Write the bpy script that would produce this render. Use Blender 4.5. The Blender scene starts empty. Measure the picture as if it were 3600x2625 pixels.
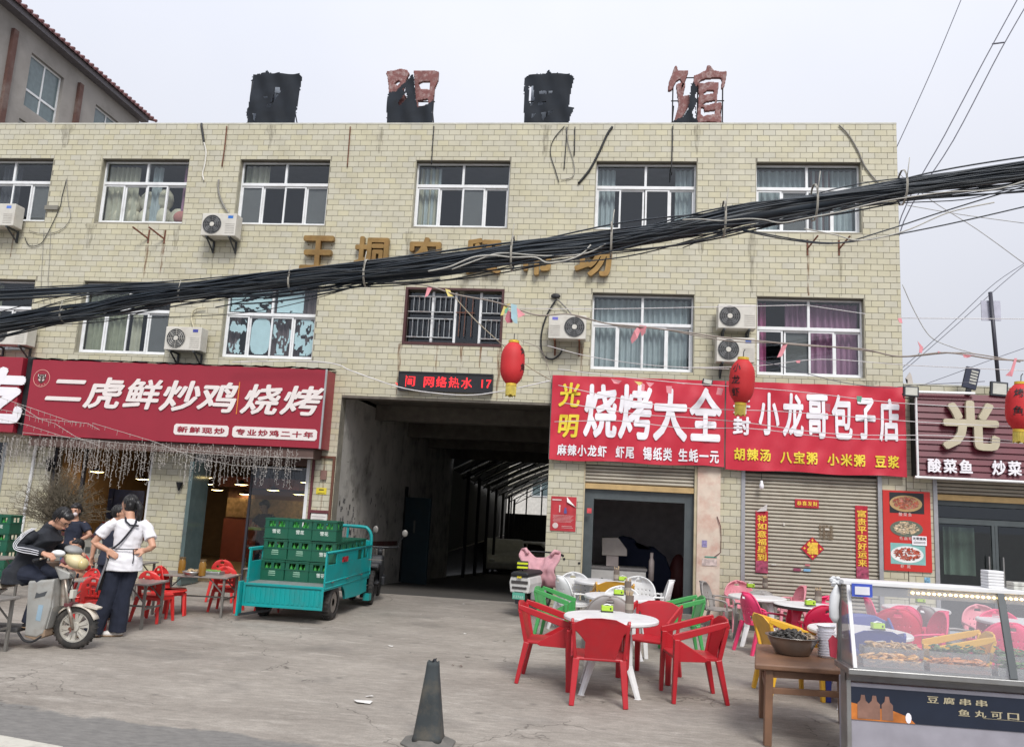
import bpy, math, random, bmesh
from mathutils import Vector, Matrix, noise
random.seed(7)
S = bpy.context.scene
COL = S.collection
R_ = math.radians

# ------------------------------------------------------------------ camera
CF, CPI, CRO, CYA, CH, CD = 2834., R_(9.16), R_(2.986), R_(-6.426), 1.70, 14.256
fw = Vector((math.sin(CYA)*math.cos(CPI), math.cos(CYA)*math.cos(CPI), math.sin(CPI)))
rr = Vector((math.cos(CYA), -math.sin(CYA), 0)); uu = rr.cross(fw)
cR = rr*math.cos(CRO)+uu*math.sin(CRO); cU = -rr*math.sin(CRO)+uu*math.cos(CRO)
cam = bpy.data.cameras.new('camera'); cam.sensor_width = 36; cam.lens = CF/3600*36; cam.clip_end = 2000; cam.clip_start = .05
co = bpy.data.objects.new('camera', cam); COL.objects.link(co)
m = Matrix((cR, cU, -fw)).transposed().to_4x4(); m.translation = Vector((0, -CD, CH)); co.matrix_world = m
S.camera = co

# ------------------------------------------------------------------ sky, sun, exposure
SUN_EL, SUN_ROT = R_(48), R_(160)
W = bpy.data.worlds.new('World'); S.world = W; W.use_nodes = True
nt = W.node_tree; nt.nodes.clear()
o_ = nt.nodes.new('ShaderNodeOutputWorld'); bg = nt.nodes.new('ShaderNodeBackground')
sky = nt.nodes.new('ShaderNodeTexSky'); sky.sky_type = 'NISHITA'; sky.sun_disc = False
sky.sun_elevation = SUN_EL; sky.sun_rotation = SUN_ROT; sky.dust_density = 5; sky.air_density = 1.5
hs = nt.nodes.new('ShaderNodeHueSaturation'); hs.inputs['Saturation'].default_value = .12
tc = nt.nodes.new('ShaderNodeTexCoord'); no = nt.nodes.new('ShaderNodeTexNoise'); no.inputs['Scale'].default_value = 1.6; no.inputs['Detail'].default_value = 5
rp = nt.nodes.new('ShaderNodeValToRGB'); rp.color_ramp.elements[0].color = (5.9, 6.2, 7.1, 1); rp.color_ramp.elements[1].color = (6.7, 6.85, 7.5, 1)
rp.color_ramp.elements[0].position = .35; rp.color_ramp.elements[1].position = .7
mx = nt.nodes.new('ShaderNodeMixRGB'); mx.inputs[0].default_value = .88
L = nt.links.new
L(tc.outputs['Generated'], no.inputs['Vector']); L(no.outputs['Fac'], rp.inputs[0]); L(sky.outputs[0], hs.inputs['Color'])
# an overcast sky is brighter overhead than at the horizon, evenly all round
sz = nt.nodes.new('ShaderNodeSeparateXYZ'); L(tc.outputs['Generated'], sz.inputs[0])
zr = nt.nodes.new('ShaderNodeMapRange'); zr.inputs['From Min'].default_value = .0; zr.inputs['From Max'].default_value = 1.; zr.inputs['To Min'].default_value = .95; zr.inputs['To Max'].default_value = 2.0; L(sz.outputs['Z'], zr.inputs['Value'])
zm = nt.nodes.new('ShaderNodeVectorMath'); zm.operation = 'SCALE'; L(mx.outputs[0], zm.inputs[0]); L(zr.outputs[0], zm.inputs['Scale'])
L(hs.outputs[0], mx.inputs[1]); L(rp.outputs[0], mx.inputs[2]); L(zm.outputs[0], bg.inputs[0]); L(bg.outputs[0], o_.inputs[0])
bg.inputs[1].default_value = .05
sl = bpy.data.lights.new('sun', 'SUN'); sl.energy = 1.5; sl.angle = R_(20); sl.color = (1, .97, .92)
so = bpy.data.objects.new('sun', sl); COL.objects.link(so)
sd = Vector((math.sin(SUN_ROT)*math.cos(SUN_EL), math.cos(SUN_ROT)*math.cos(SUN_EL), math.sin(SUN_EL)))
so.rotation_euler = sd.to_track_quat('Z', 'Y').to_euler()
S.view_settings.view_transform = 'Standard'; S.view_settings.look = 'None'; S.view_settings.gamma = 1
S.view_settings.exposure = 1.0
S.view_settings.use_curve_mapping = False
S.cycles.max_bounces = 6; S.cycles.diffuse_bounces = 3; S.cycles.transparent_max_bounces = 16

# ------------------------------------------------------------------ where a point seen in the photograph stands
RG = {0:(0,0,1.5887),1:(0,0,.5447),2:(1200,0,.5447),3:(2400,0,.5447),4:(0,850,.5447),5:(1200,850,.5447),6:(2400,850,.5447),
      7:(0,1725,.5447),8:(1200,1725,.5447),9:(2400,1725,.5447),10:(0,1600,.45396),11:(550,1550,.42373),12:(1250,1500,.42373),
      13:(1800,1950,.36314),14:(2550,1850,.30261),15:(2950,2000,.37835),16:(2550,1600,.46337),17:(0,1300,.24205),
      18:(1750,1000,.27241),19:(3100,1000,.30266),20:(0,2000,.1816),21:(2400,200,.1574),22:(1900,1700,.30891),23:(3000,2380,.26478)}
def ray(k, x, y):
    a = RG[k]; px = a[0]+x*a[2]; py = a[1]+y*a[2]
    return fw+cR*((px-1800)/CF)-cU*((py-1312.5)/CF)
def Fp(k, x, y, yy=0.):          # the point at distance plane y = yy
    d = ray(k, x, y); t = (yy+CD)/d.y
    return Vector((d.x*t, yy, CH+d.z*t))
def Gp(k, x, y, z=0.):           # the point at height z
    d = ray(k, x, y); t = (z-CH)/d.z
    return Vector((d.x*t, d.y*t-CD, z))

def gh(x, y):                    # the forecourt dips a little towards the right-hand shops
    S_ = lambda t: (lambda u: u*u*(3-2*u))(max(0, min(1, t)))
    return -.13*S_((x-.3)/2.2)*S_((y+4.5)/3.5)
# ------------------------------------------------------------------ materials
MATS = {}
def srgb(r, g, b):
    f = lambda c: (c/255/12.92) if c/255 <= .04045 else ((c/255+.055)/1.055)**2.4
    return (f(r), f(g), f(b))
def mat(name, col=(.5,.5,.5), rough=.6, metal=0., var=.12, scale=6., bump=0., emit=None, es=0., dirt=None, dscale=2., damt=.5, rnd=0., trans=0., spec=None, coat=0.):
    if name in MATS: return MATS[name]
    M = bpy.data.materials.new(name); M.use_nodes = True; n = M.node_tree; N = n.nodes; L = n.links.new
    b = N['Principled BSDF']; b.inputs['Roughness'].default_value = rough; b.inputs['Metallic'].default_value = metal
    if spec is not None: b.inputs['Specular IOR Level'].default_value = spec
    if coat: b.inputs['Coat Weight'].default_value = coat
    tc = N.new('ShaderNodeTexCoord'); no = N.new('ShaderNodeTexNoise'); no.inputs['Scale'].default_value = scale; no.inputs['Detail'].default_value = 6
    L(tc.outputs['Object'], no.inputs['Vector'])
    r = N.new('ShaderNodeValToRGB'); e = r.color_ramp.elements
    e[0].position = .3; e[1].position = .7
    e[0].color = tuple(c*(1-var) for c in col)+(1,); e[1].color = tuple(min(1, c*(1+var)) for c in col)+(1,)
    L(no.outputs['Fac'], r.inputs[0]); out = r.outputs[0]
    if rnd:
        gi = N.new('ShaderNodeNewGeometry'); oi = N.new('ShaderNodeObjectInfo'); ad = N.new('ShaderNodeMath'); ad.operation = 'ADD'
        L(gi.outputs['Random Per Island'], ad.inputs[0]); L(oi.outputs['Random'], ad.inputs[1])
        wn = N.new('ShaderNodeTexWhiteNoise'); wn.noise_dimensions = '1D'; L(ad.outputs[0], wn.inputs['W'])
        mr = N.new('ShaderNodeMapRange'); mr.inputs['To Min'].default_value = 1-rnd; mr.inputs['To Max'].default_value = 1+rnd*.6
        L(wn.outputs['Value'], mr.inputs['Value'])
        hv = N.new('ShaderNodeHueSaturation'); L(mr.outputs[0], hv.inputs['Value']); L(out, hv.inputs['Color']); out = hv.outputs[0]
        rs = N.new('ShaderNodeMapRange'); rs.inputs['To Min'].default_value = .7; rs.inputs['To Max'].default_value = 1.2
        L(wn.outputs['Color'], rs.inputs['Value']); L(rs.outputs[0], hv.inputs['Saturation'])
    if dirt:
        n2 = N.new('ShaderNodeTexNoise'); n2.inputs['Scale'].default_value = dscale; n2.inputs['Detail'].default_value = 9; n2.inputs['Roughness'].default_value = .65
        gp = N.new('ShaderNodeNewGeometry'); L(gp.outputs['Position'], n2.inputs['Vector'])
        r2 = N.new('ShaderNodeValToRGB'); r2.color_ramp.elements[0].position = .48; r2.color_ramp.elements[1].position = .72
        r2.color_ramp.elements[0].color = (0,0,0,1); r2.color_ramp.elements[1].color = (damt,)*3+(1,)
        L(n2.outputs['Fac'], r2.inputs[0]); mm = N.new('ShaderNodeMixRGB'); L(r2.outputs[0], mm.inputs[0]); L(out, mm.inputs[1])
        mm.inputs[2].default_value = tuple(dirt)+(1,); out = mm.outputs[0]
    L(out, b.inputs['Base Color'])
    if bump:
        bn = N.new('ShaderNodeTexNoise'); bn.inputs['Scale'].default_value = scale*4; bn.inputs['Detail'].default_value = 8; L(tc.outputs['Object'], bn.inputs['Vector'])
        bp = N.new('ShaderNodeBump'); bp.inputs['Strength'].default_value = bump; bp.inputs['Distance'].default_value = .01
        L(bn.outputs['Fac'], bp.inputs['Height']); L(bp.outputs[0], b.inputs['Normal'])
    if emit: b.inputs['Emission Color'].default_value = tuple(emit)+(1,); b.inputs['Emission Strength'].default_value = es
    MATS[name] = M; return M
def thin(name, tint=(1,1,1), refl=.14, haze=0., hcol=(.6,.6,.6), rough=.02):
    if name in MATS: return MATS[name]
    M = bpy.data.materials.new(name); M.use_nodes = True; n = M.node_tree; N = n.nodes; N.clear(); L = n.links.new
    o = N.new('ShaderNodeOutputMaterial'); t = N.new('ShaderNodeBsdfTransparent'); t.inputs[0].default_value = tuple(tint)+(1,)
    g = N.new('ShaderNodeBsdfGlossy'); g.inputs['Roughness'].default_value = rough; g.inputs[0].default_value = (.9,.95,1,1)
    lw = N.new('ShaderNodeFresnel'); lw.inputs[0].default_value = 1.5
    ma = N.new('ShaderNodeMath'); ma.operation = 'ADD'; ma.inputs[1].default_value = refl; ma.use_clamp = True; L(lw.outputs[0], ma.inputs[0])
    ge = N.new('ShaderNodeNewGeometry'); iv = N.new('ShaderNodeMath'); iv.operation = 'SUBTRACT'; iv.inputs[0].default_value = 1; L(ge.outputs['Backfacing'], iv.inputs[1]); mu = N.new('ShaderNodeMath'); mu.operation = 'MULTIPLY'; L(ma.outputs[0], mu.inputs[0]); L(iv.outputs[0], mu.inputs[1]); ma = mu   # the far face of a pane adds no second mirror
    m1 = N.new('ShaderNodeMixShader'); L(ma.outputs[0], m1.inputs[0]); L(t.outputs[0], m1.inputs[1]); L(g.outputs[0], m1.inputs[2]); out = m1.outputs[0]
    if haze:
        d = N.new('ShaderNodeBsdfDiffuse'); d.inputs[0].default_value = tuple(hcol)+(1,)
        m2 = N.new('ShaderNodeMixShader'); m2.inputs[0].default_value = haze; L(out, m2.inputs[1]); L(d.outputs[0], m2.inputs[2]); out = m2.outputs[0]
    L(out, o.inputs[0]); MATS[name] = M; return M

# ------------------------------------------------------------------ mesh building
class MB:
    def __init__(s): s.v = []; s.f = []
    def add(s, v, f):
        n = len(s.v); s.v += [tuple(a) for a in v]; s.f += [tuple(i+n for i in q) for q in f]; return s
    def box(s, x0, x1, y0, y1, z0, z1):
        return s.add([(x0,y0,z0),(x1,y0,z0),(x1,y1,z0),(x0,y1,z0),(x0,y0,z1),(x1,y0,z1),(x1,y1,z1),(x0,y1,z1)],
                     [(0,3,2,1),(4,5,6,7),(0,1,5,4),(1,2,6,5),(2,3,7,6),(3,0,4,7)])
    def obox(s, c, sz, M=None):
        h = [a/2 for a in sz]; P = [Vector((a*h[0], b*h[1], d*h[2])) for d in (-1,1) for a, b in ((-1,-1),(1,-1),(1,1),(-1,1))]
        if M is not None: P = [M @ p for p in P]
        c = Vector(c); return s.add([p+c for p in P], [(0,3,2,1),(4,5,6,7),(0,1,5,4),(1,2,6,5),(2,3,7,6),(3,0,4,7)])
    def bar(s, p, q, w, d=None, w2=None, d2=None, up=(0,0,1)):      # a bar of rectangular section that may taper
        p = Vector(p); q = Vector(q); d = d or w; w2 = w2 or w; d2 = d2 or (d*w2/w)
        a = (q-p).normalized(); u = Vector(up)
        if abs(a.dot(u)) > .9: u = Vector((0,1,0))
        x = a.cross(u).normalized(); y = x.cross(a).normalized()
        vs = []
        for c, ww, dd in ((p,w,d),(q,w2,d2)):
            vs += [c+x*(i*ww/2)+y*(j*dd/2) for i, j in ((-1,-1),(1,-1),(1,1),(-1,1))]
        return s.add(vs, [(0,3,2,1),(4,5,6,7),(0,1,5,4),(1,2,6,5),(2,3,7,6),(3,0,4,7)])
    def tube(s, pts, r, n=8, sy=1., cap=True):
        P = [Vector(p) for p in pts]; m = len(P); rs = r if isinstance(r, (list, tuple)) else [r]*m
        t0 = (P[1]-P[0]).normalized(); u = Vector((0,0,1)) if abs(t0.z) < .9 else Vector((1,0,0))
        x = t0.cross(u).normalized(); vs = []
        for i, p in enumerate(P):
            t = ((P[min(i+1,m-1)]-P[max(i-1,0)])).normalized()
            x = (x-t*x.dot(t)).normalized(); y = t.cross(x)
            for k in range(n):
                a = 2*math.pi*k/n; vs.append(p+x*(math.cos(a)*rs[i])+y*(math.sin(a)*rs[i]*sy))
        fs = [(i*n+k, i*n+(k+1)%n, (i+1)*n+(k+1)%n, (i+1)*n+k) for i in range(m-1) for k in range(n)]
        if cap: fs += [tuple(range(n-1,-1,-1)), tuple((m-1)*n+k for k in range(n))]
        return s.add(vs, fs)
    def lathe(s, prof, c=(0,0,0), n=24, M=None, cap=True):          # profile (r, z) turned about the z axis
        vs = []
        for r, z in prof:
            for k in range(n):
                a = 2*math.pi*k/n; vs.append(Vector((math.cos(a)*r, math.sin(a)*r, z)))
        m = len(prof); fs = [(i*n+k, i*n+(k+1)%n, (i+1)*n+(k+1)%n, (i+1)*n+k) for i in range(m-1) for k in range(n)]
        if cap: fs += [tuple(range(n-1,-1,-1)), tuple((m-1)*n+k for k in range(n))]
        c = Vector(c); return s.add([((M @ v) if M is not None else v)+c for v in vs], fs)
    def ell(s, c, r, M=None, n=16, h=10):
        pr = [(math.cos(-math.pi/2+math.pi*i/h)+1e-4, math.sin(-math.pi/2+math.pi*i/h)) for i in range(h+1)]
        D = Matrix.Diagonal(Vector(r)); return s.lathe(pr, c, n, (M @ D) if M is not None else D)
    def prism(s, poly, y0, y1, fn=None):                            # outline (x, z) given thickness along y
        n = len(poly); b = bmesh.new(); vv = [b.verts.new((p[0], 0, p[1])) for p in poly]; f = b.faces.new(vv)
        r = bmesh.ops.triangulate(b, faces=[f]); idx = {v: i for i, v in enumerate(vv)}
        tri = [tuple(idx[v] for v in q.verts) for q in b.faces]; b.free()
        ar = sum(poly[i][0]*poly[(i+1)%n][1]-poly[(i+1)%n][0]*poly[i][1] for i in range(n))
        def nrm(t):
            a = [poly[i] for i in t]; q = (a[1][0]-a[0][0])*(a[2][1]-a[0][1])-(a[2][0]-a[0][0])*(a[1][1]-a[0][1])
            return t if q > 0 else t[::-1]
        tri = [nrm(t) for t in tri]
        vs = [(p[0], y0, p[1]) for p in poly]+[(p[0], y1, p[1]) for p in poly]
        fs = tri+[tuple(i+n for i in t[::-1]) for t in tri]
        for i in range(n):
            j = (i+1)%n; fs.append((i, i+n, j+n, j) if ar > 0 else (i, j, j+n, i+n))
        if fn: vs = [fn(v) for v in vs]
        return s.add(vs, fs)
    def build(s, name, m=None, parent=None, smooth=False, bevel=0., loc=None, seg=2):
        me = bpy.data.meshes.new(name); me.from_pydata(s.v, [], s.f); me.update()
        if m: me.materials.append(m)
        if smooth: me.polygons.foreach_set('use_smooth', [True]*len(me.polygons))
        o = bpy.data.objects.new(name, me); COL.objects.link(o)
        if parent is not None: o.parent = parent
        if loc is not None: o.location = loc
        if bevel:
            b = o.modifiers.new('edge', 'BEVEL'); b.width = bevel; b.segments = seg; b.limit_method = 'ANGLE'; b.angle_limit = R_(40)
        if smooth == 'a':
            me.set_sharp_from_angle(angle=R_(40))
        return o
def tag(o, label=None, cat=None, group=None, kind=None):
    if label: o['label'] = label
    if cat: o['category'] = cat
    if group: o['group'] = group
    if kind: o['kind'] = kind
    return o
def thing(name, label, cat, loc=(0,0,0), rz=0., group=None, kind=None):
    o = bpy.data.objects.new(name, None); COL.objects.link(o); o.location = loc; o.rotation_euler = (0,0,rz); o.empty_display_size = .1
    return tag(o, label, cat, group, kind)
KIDS = {}
def dup(root, loc=None, rz=None, label=None, group=None, mats=None, rot=None):
    ch = {}
    for o in list(COL.objects):
        if o.parent: ch.setdefault(o.parent, []).append(o)
    def cp(o, par):
        c = o.copy(); COL.objects.link(c)
        if par: c.parent = par
        if mats and c.type == 'MESH' and c.data.materials and c.data.materials[0] in mats:
            key = (c.data.name, mats[c.data.materials[0]].name)
            if key not in KIDS:
                d = c.data.copy(); d.materials[0] = mats[c.data.materials[0]]; KIDS[key] = d
            c.data = KIDS[key]
        for k in ch.get(o, []): cp(k, c)
        return c
    r = cp(root, None)
    if loc is not None: r.location = loc
    if rz is not None: r.rotation_euler = (0,0,rz)
    if rot is not None: r.rotation_euler = rot
    if label: r['label'] = label
    if group: r['group'] = group
    return r
# text: every character becomes mesh
_tc = bpy.data.curves.new('tmp_text', 'FONT'); _to = bpy.data.objects.new('tmp_text', _tc); COL.objects.link(_to); _G = {}
def glyph(ch, off=.0, ext=0., res=3):
    k = (ch, off, ext, res)
    if k not in _G:
        _tc.body = ch; _tc.offset = off; _tc.extrude = ext; _tc.resolution_u = res; _tc.size = 1
        bpy.context.view_layer.update()
        me = bpy.data.meshes.new_from_object(_to.evaluated_get(bpy.context.evaluated_depsgraph_get()))
        v = [(a.co.x, -a.co.z, a.co.y) for a in me.vertices]; f = [tuple(p.vertices) for p in me.polygons]
        bpy.data.meshes.remove(me); _G[k] = (v, f)
    return _G[k]
def put(mb, ch, x0, x1, z0, z1, y, off=.02, ext=0., em=False, shear=0., fn=None, res=3):
    v, f = glyph(ch, 0., ext, res)                 # the font is light: strokes are thickened by layered, slightly shifted copies
    if not v: return
    if em: a0, a1, b0, b1 = -.02, 1.02, -.14, .90
    else: a0 = min(p[0] for p in v)-off; a1 = max(p[0] for p in v)+off; b0 = min(p[2] for p in v)-off; b1 = max(p[2] for p in v)+off
    if x1-x0 > .16: dd = [(0,0)]+[(off*math.cos(R_(q)), off*math.sin(R_(q))) for q in range(0,360,45)]
    else: dd = [(-off*.8,-off*.5),(off*.8,-off*.5),(-off*.8,off*.5),(off*.8,off*.5)]
    for i, (dx, dz) in enumerate(dd):
        o = []
        for p in v:
            u = (p[0]+dx-a0)/(a1-a0); w = (p[2]+dz-b0)/(b1-b0); q = (x0+(x1-x0)*u+shear*(w-.5)*(x1-x0), y+p[1]-i*.0005, z0+(z1-z0)*w)
            o.append(fn(q) if fn else q)
        mb.add(o, f)
def line(mb, s, k, a, b, yy, off=.03, gap=.06, fn=None, em=True):   # a row of characters between two corners seen in the photograph
    p = Fp(k, a[0], a[1], yy); q = Fp(k, b[0], b[1], yy); n = len(s); w = (q.x-p.x)/n
    for i, c in enumerate(s):
        if c != ' ': put(mb, c, p.x+w*(i+gap/2), p.x+w*(i+1-gap/2), q.z, p.z, yy, off, em=em, fn=fn)
# ================================================================== materials used all over
TILE = mat('glazed_tile', (.505,.475,.352), .3, var=.05, scale=3, dirt=(.33,.295,.205), dscale=1.3, damt=.4, rnd=.045)
MORT = mat('mortar', (.245,.225,.18), .9, var=.2, dirt=(.06,.05,.04), damt=.6)
WPVC = mat('white_pvc', (.72,.73,.74), .4, var=.05, dirt=(.4,.4,.38), dscale=3, damt=.4)
GLASS = thin('window_glass', (.88,.91,.92), .03)
GLASSD = thin('door_glass', (.72,.78,.76), .05)
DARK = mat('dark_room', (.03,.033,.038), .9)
SCREEN = mat('insect_screen', (.14,.135,.13), .9, var=.05)
CONC = mat('grey_render', (.25,.23,.205), .9, var=.15, scale=2, dirt=(.13,.115,.10), dscale=.9, damt=.7, bump=.3)
RUST = mat('rust', (.15,.06,.035), .8, var=.4, scale=20)
BLK = mat('black_plastic', (.012,.013,.016), .55, var=.2)
RED = mat('sign_red', (.285,.018,.035), .38, var=.05, scale=2)
BANR = mat('banner_red', (.50,.022,.045), .4, var=.06, scale=2)
WHT = mat('white_print', (.78,.76,.80), .5, var=.03)
YEL = mat('yellow_print', (.75,.58,.04), .5, var=.03)
STEEL = mat('brushed_steel', (.42,.42,.41), .38, .8, var=.15, scale=5, dirt=(.2,.18,.15), damt=.5)
GALV = mat('grey_steel_tube', (.20,.19,.175), .5, .5, var=.15)
DKGR = mat('dark_grey_frame', (.10,.11,.115), .45, .2)

# ================================================================== ground
def ground_mat():
    M = bpy.data.materials.new('worn_concrete'); M.use_nodes = True; n = M.node_tree; N = n.nodes; L = n.links.new; b = N['Principled BSDF']
    g = N.new('ShaderNodeNewGeometry')
    def noise_(sc, det=8, ro=.6, vec=None):
        t = N.new('ShaderNodeTexNoise'); t.inputs['Scale'].default_value = sc; t.inputs['Detail'].default_value = det; t.inputs['Roughness'].default_value = ro
        L(vec or g.outputs['Position'], t.inputs['Vector']); return t
    def ramp(src, p0, p1, c0, c1):
        r = N.new('ShaderNodeValToRGB'); e = r.color_ramp.elements; e[0].position = p0; e[1].position = p1; e[0].color = c0+(1,); e[1].color = c1+(1,); L(src, r.inputs[0]); return r.outputs[0]
    def mix(f, a, c, mode='MIX'):
        m = N.new('ShaderNodeMixRGB'); m.blend_type = mode
        if isinstance(f, float): m.inputs[0].default_value = f
        else: L(f, m.inputs[0])
        L(a, m.inputs[1])
        if isinstance(c, tuple): m.inputs[2].default_value = c+(1,)
        else: L(c, m.inputs[2])
        return m.outputs[0]
    mp = N.new('ShaderNodeMapping'); mp.inputs['Scale'].default_value = (1, 2.6, 1); L(g.outputs['Position'], mp.inputs[0])
    big = noise_(.55, 8, .62, mp.outputs[0]).outputs['Fac']; c = ramp(big, .33, .68, (.225,.20,.172), (.345,.312,.272))
    fine = noise_(9, 10, .75, mp.outputs[0]).outputs['Fac']; c = mix(.55, c, ramp(fine, .3, .75, (.62,.62,.62), (1.25,1.25,1.25)), 'MULTIPLY')
    pale = noise_(2.3, 9, .7, mp.outputs[0]).outputs['Fac']; c = mix(ramp(pale, .54, .70, (0.,0.,0.), (.6,.6,.6)), c, (.44,.405,.36))
    mid = noise_(5.5, 6, .8, mp.outputs[0]).outputs['Fac']; c = mix(.6, c, ramp(mid, .36, .64, (.72,.71,.70), (1.2,1.2,1.2)), 'MULTIPLY')
    grit = noise_(70, 3, .8).outputs['Fac']; c = mix(.5, c, ramp(grit, .35, .66, (.7,.7,.7), (1.25,1.25,1.25)), 'MULTIPLY')
    sp = N.new('ShaderNodeTexVoronoi'); sp.inputs['Scale'].default_value = 1.7; L(g.outputs['Position'], sp.inputs['Vector']); c = mix(ramp(sp.outputs['Distance'], .03, .085, (.6,.6,.6), (0.,0.,0.)), c, (.10,.09,.08))
    # greasy dark patches
    st = noise_(1.1, 6, .6).outputs['Fac']; c = mix(ramp(st, .56, .74, (0.,0.,0.), (.55,.55,.55)), c, (.12,.11,.10))
    # asphalt towards the road, ragged edge
    sx = N.new('ShaderNodeSeparateXYZ'); L(g.outputs['Position'], sx.inputs[0])
    ed = noise_(.9, 8, .7).outputs['Fac']
    a1 = N.new('ShaderNodeMath'); a1.operation = 'MULTIPLY_ADD'; a1.inputs[1].default_value = .16; L(sx.outputs['X'], a1.inputs[0]); L(sx.outputs['Y'], a1.inputs[2])   # y - .42 x
    a2 = N.new('ShaderNodeMath'); a2.operation = 'MULTIPLY_ADD'; a2.inputs[1].default_value = .8; L(ed, a2.inputs[0]); L(a1.outputs[0], a2.inputs[2])
    mr = N.new('ShaderNodeMapRange'); mr.inputs['From Min'].default_value = -8.50; mr.inputs["From Max"].default_value = -8.56; L(a2.outputs[0], mr.inputs['Value'])
    asp = ramp(fine, .3, .7, (.115,.11,.105), (.215,.205,.19)); c = mix(mr.outputs[0], c, asp)
    # hairline cracks: several warped cells
    wv = noise_(1.4, 4).outputs['Color']; mv = N.new('ShaderNodeMixRGB'); mv.blend_type = 'ADD'; mv.inputs[0].default_value = .9; L(g.outputs['Position'], mv.inputs[1]); L(wv, mv.inputs[2])
    for sc, wd, msk in ((.34, .0035, .50), (.8, .003, .58)):
        v = N.new('ShaderNodeTexVoronoi'); v.feature = 'DISTANCE_TO_EDGE'; v.inputs['Scale'].default_value = sc; L(mv.outputs[0], v.inputs['Vector'])
        k = ramp(v.outputs['Distance'], 0, wd*sc*3, (1.,1.,1.), (0.,0.,0.)); q = ramp(noise_(.7, 2).outputs['Fac'], msk, msk+.04, (0.,0.,0.), (.8,.8,.8))
        kk = mix(1., k, q, 'MULTIPLY'); c = mix(kk, c, (.07,.06,.05))
    L(c, b.inputs['Base Color']); b.inputs['Roughness'].default_value = .82
    bp = N.new('ShaderNodeBump'); bp.inputs['Strength'].default_value = .35; bp.inputs['Distance'].default_value = .02; L(fine, bp.inputs['Height']); L(bp.outputs[0], b.inputs['Normal'])
    return M
GM = ground_mat()
gnd = MB().add([(-300,-300,0),(300,-300,0),(300,-5,0),(-300,-5,0)], [(0,1,2,3)]).add([(-300,-5,0),(-2,-5,0),(-2,.3,0),(-300,.3,0)], [(0,1,2,3)])
gx_ = [-2+.25*i for i in range(45)]+[300]; gy_ = [-5+.265*i for i in range(21)]
gnd.add([(x, y, gh(x, y)) for y in gy_ for x in gx_], [(j*46+i, j*46+i+1, (j+1)*46+i+1, (j+1)*46+i) for j in range(20) for i in range(45)])
gnd.add([(-300,.3,0),(-4.9,.3,0),(-4.9,300,0),(-300,300,0)], [(0,1,2,3)]).add([(9.6,.3,0),(300,.3,0),(300,300,0),(9.6,300,0)], [(0,1,2,3)])
tag(gnd.build('ground', GM), kind='structure')
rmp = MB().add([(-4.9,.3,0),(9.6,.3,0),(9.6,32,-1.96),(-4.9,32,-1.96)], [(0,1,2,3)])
tag(rmp.build('yard_ground', mat('yard_concrete', (.055,.05,.045), .9, dirt=(.05,.045,.04), damt=.6)), kind='structure')  # albedo lowered so the colour itself carries the yard's shade
# painted road edge line in the near corner
a, b_, c_, d_ = Gp(0,0,1620), Gp(0,120,1652), Gp(0,60,1665), Gp(0,-60,1640)
tag(MB().add([(q.x*s_, q.y, .004) for q, s_ in ((Gp(0,-200,1590),1),(Gp(0,140,1652),1),(Gp(0,90,1690),1),(Gp(0,-260,1625),1))], [(3,2,1,0)]).build('road_line', mat('worn_road_paint', (.50,.48,.42), .8, dirt=(.25,.23,.2), dscale=6, damt=.9)), kind='structure')
# small litter lying on the concrete
rnd = random.Random(3)
for i, (k, x, y) in enumerate([(8,800,925),(8,320,1005),(8,150,1365),(8,180,1330),(8,510,800),(8,790,732),(8,1010,970),(8,1055,972),(8,720,1130),(8,765,1135),(8,810,1073)]):
    g = Gp(k, x, y); dk = i > 5; w_ = rnd.uniform(.02,.045) if i != 2 else .12
    mb = MB(); pts = [(math.cos(t*math.pi/3)*w_*rnd.uniform(.5,1), math.sin(t*math.pi/3)*w_*.5*rnd.uniform(.6,1.2), .004+rnd.uniform(0,.012)) for t in range(6)]
    mb.add(pts+[(0,0,.012)], [(j, (j+1)%6, 6) for j in range(6)])
    lab = ['scrap of white paper on the concrete in front of the passage','small white scrap left of the black cone','long pale scrap on the concrete left of the black cone','tiny pale scrap just behind the long one left of the cone','white scrap on the concrete behind the cone near the tricycle','white scrap lying at the mouth of the passage','brown dried leaf, first of the pair near the left red chair','brown dried leaf, second of the pair near the left red chair','brown twig beside the top of the black cone','dark leaf beside the brown twig right of the black cone','lone brown leaf on the concrete right of the black cone'][i]
    tag(mb.build('leaf' if dk else 'paper_scrap', mat('dry_leaf', (.07,.035,.02), .9) if dk else mat('paper', (.62,.60,.57), .8), loc=(g.x, g.y, .002)), lab, 'leaf' if dk else 'litter')

# ================================================================== market building
BX0, BX1, BZ = -14.2, 5.13, 8.8
BLD = thing('market_building', 'three-storey market building faced in cream glazed tiles with a dark gateway', 'building', (-4.5, 0, 0))
BX = -4.5
def P(mb, name, m, parent=BLD, **kw):           # a part given in world coordinates
    off = -BX if parent is BLD else 0
    if off: mb.v = [(x+off, y, z) for x, y, z in mb.v]
    return mb.build(name, m, parent, **kw)
R3 = (6.74, 8.07, 7.60); R2 = (4.13, 5.55, 5.0)
WIN3 = [(-12.9,-11.09), (-10.05,-8.21), (-7.17,-5.34), (-3.66,-1.83), (-.24,1.62), (2.66,4.51)]
WIN2 = [(-12.9,-11.09), (-10.08,-8.24), (-7.17,-5.35), (-3.66,-1.83), (-.22,1.61), (2.68,4.52)]
holes = [(a, b, R3[0], R3[1]) for a, b in WIN3]+[(a, b, R2[0], R2[1]) for i, (a, b) in enumerate(WIN2) if i != 3]+[(-3.66,-1.83,4.52,5.54)]
GATE = (-4.72, -.87, -.3, 3.5)
shops = [(-12.6,-11.2,-.3,2.35), (-10.2,-8.22,.74,2.35), (-7.42,-5.2,-.3,2.3), (-.22,1.65,-.3,2.45), (2.47,4.67,-.3,2.5)]
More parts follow.
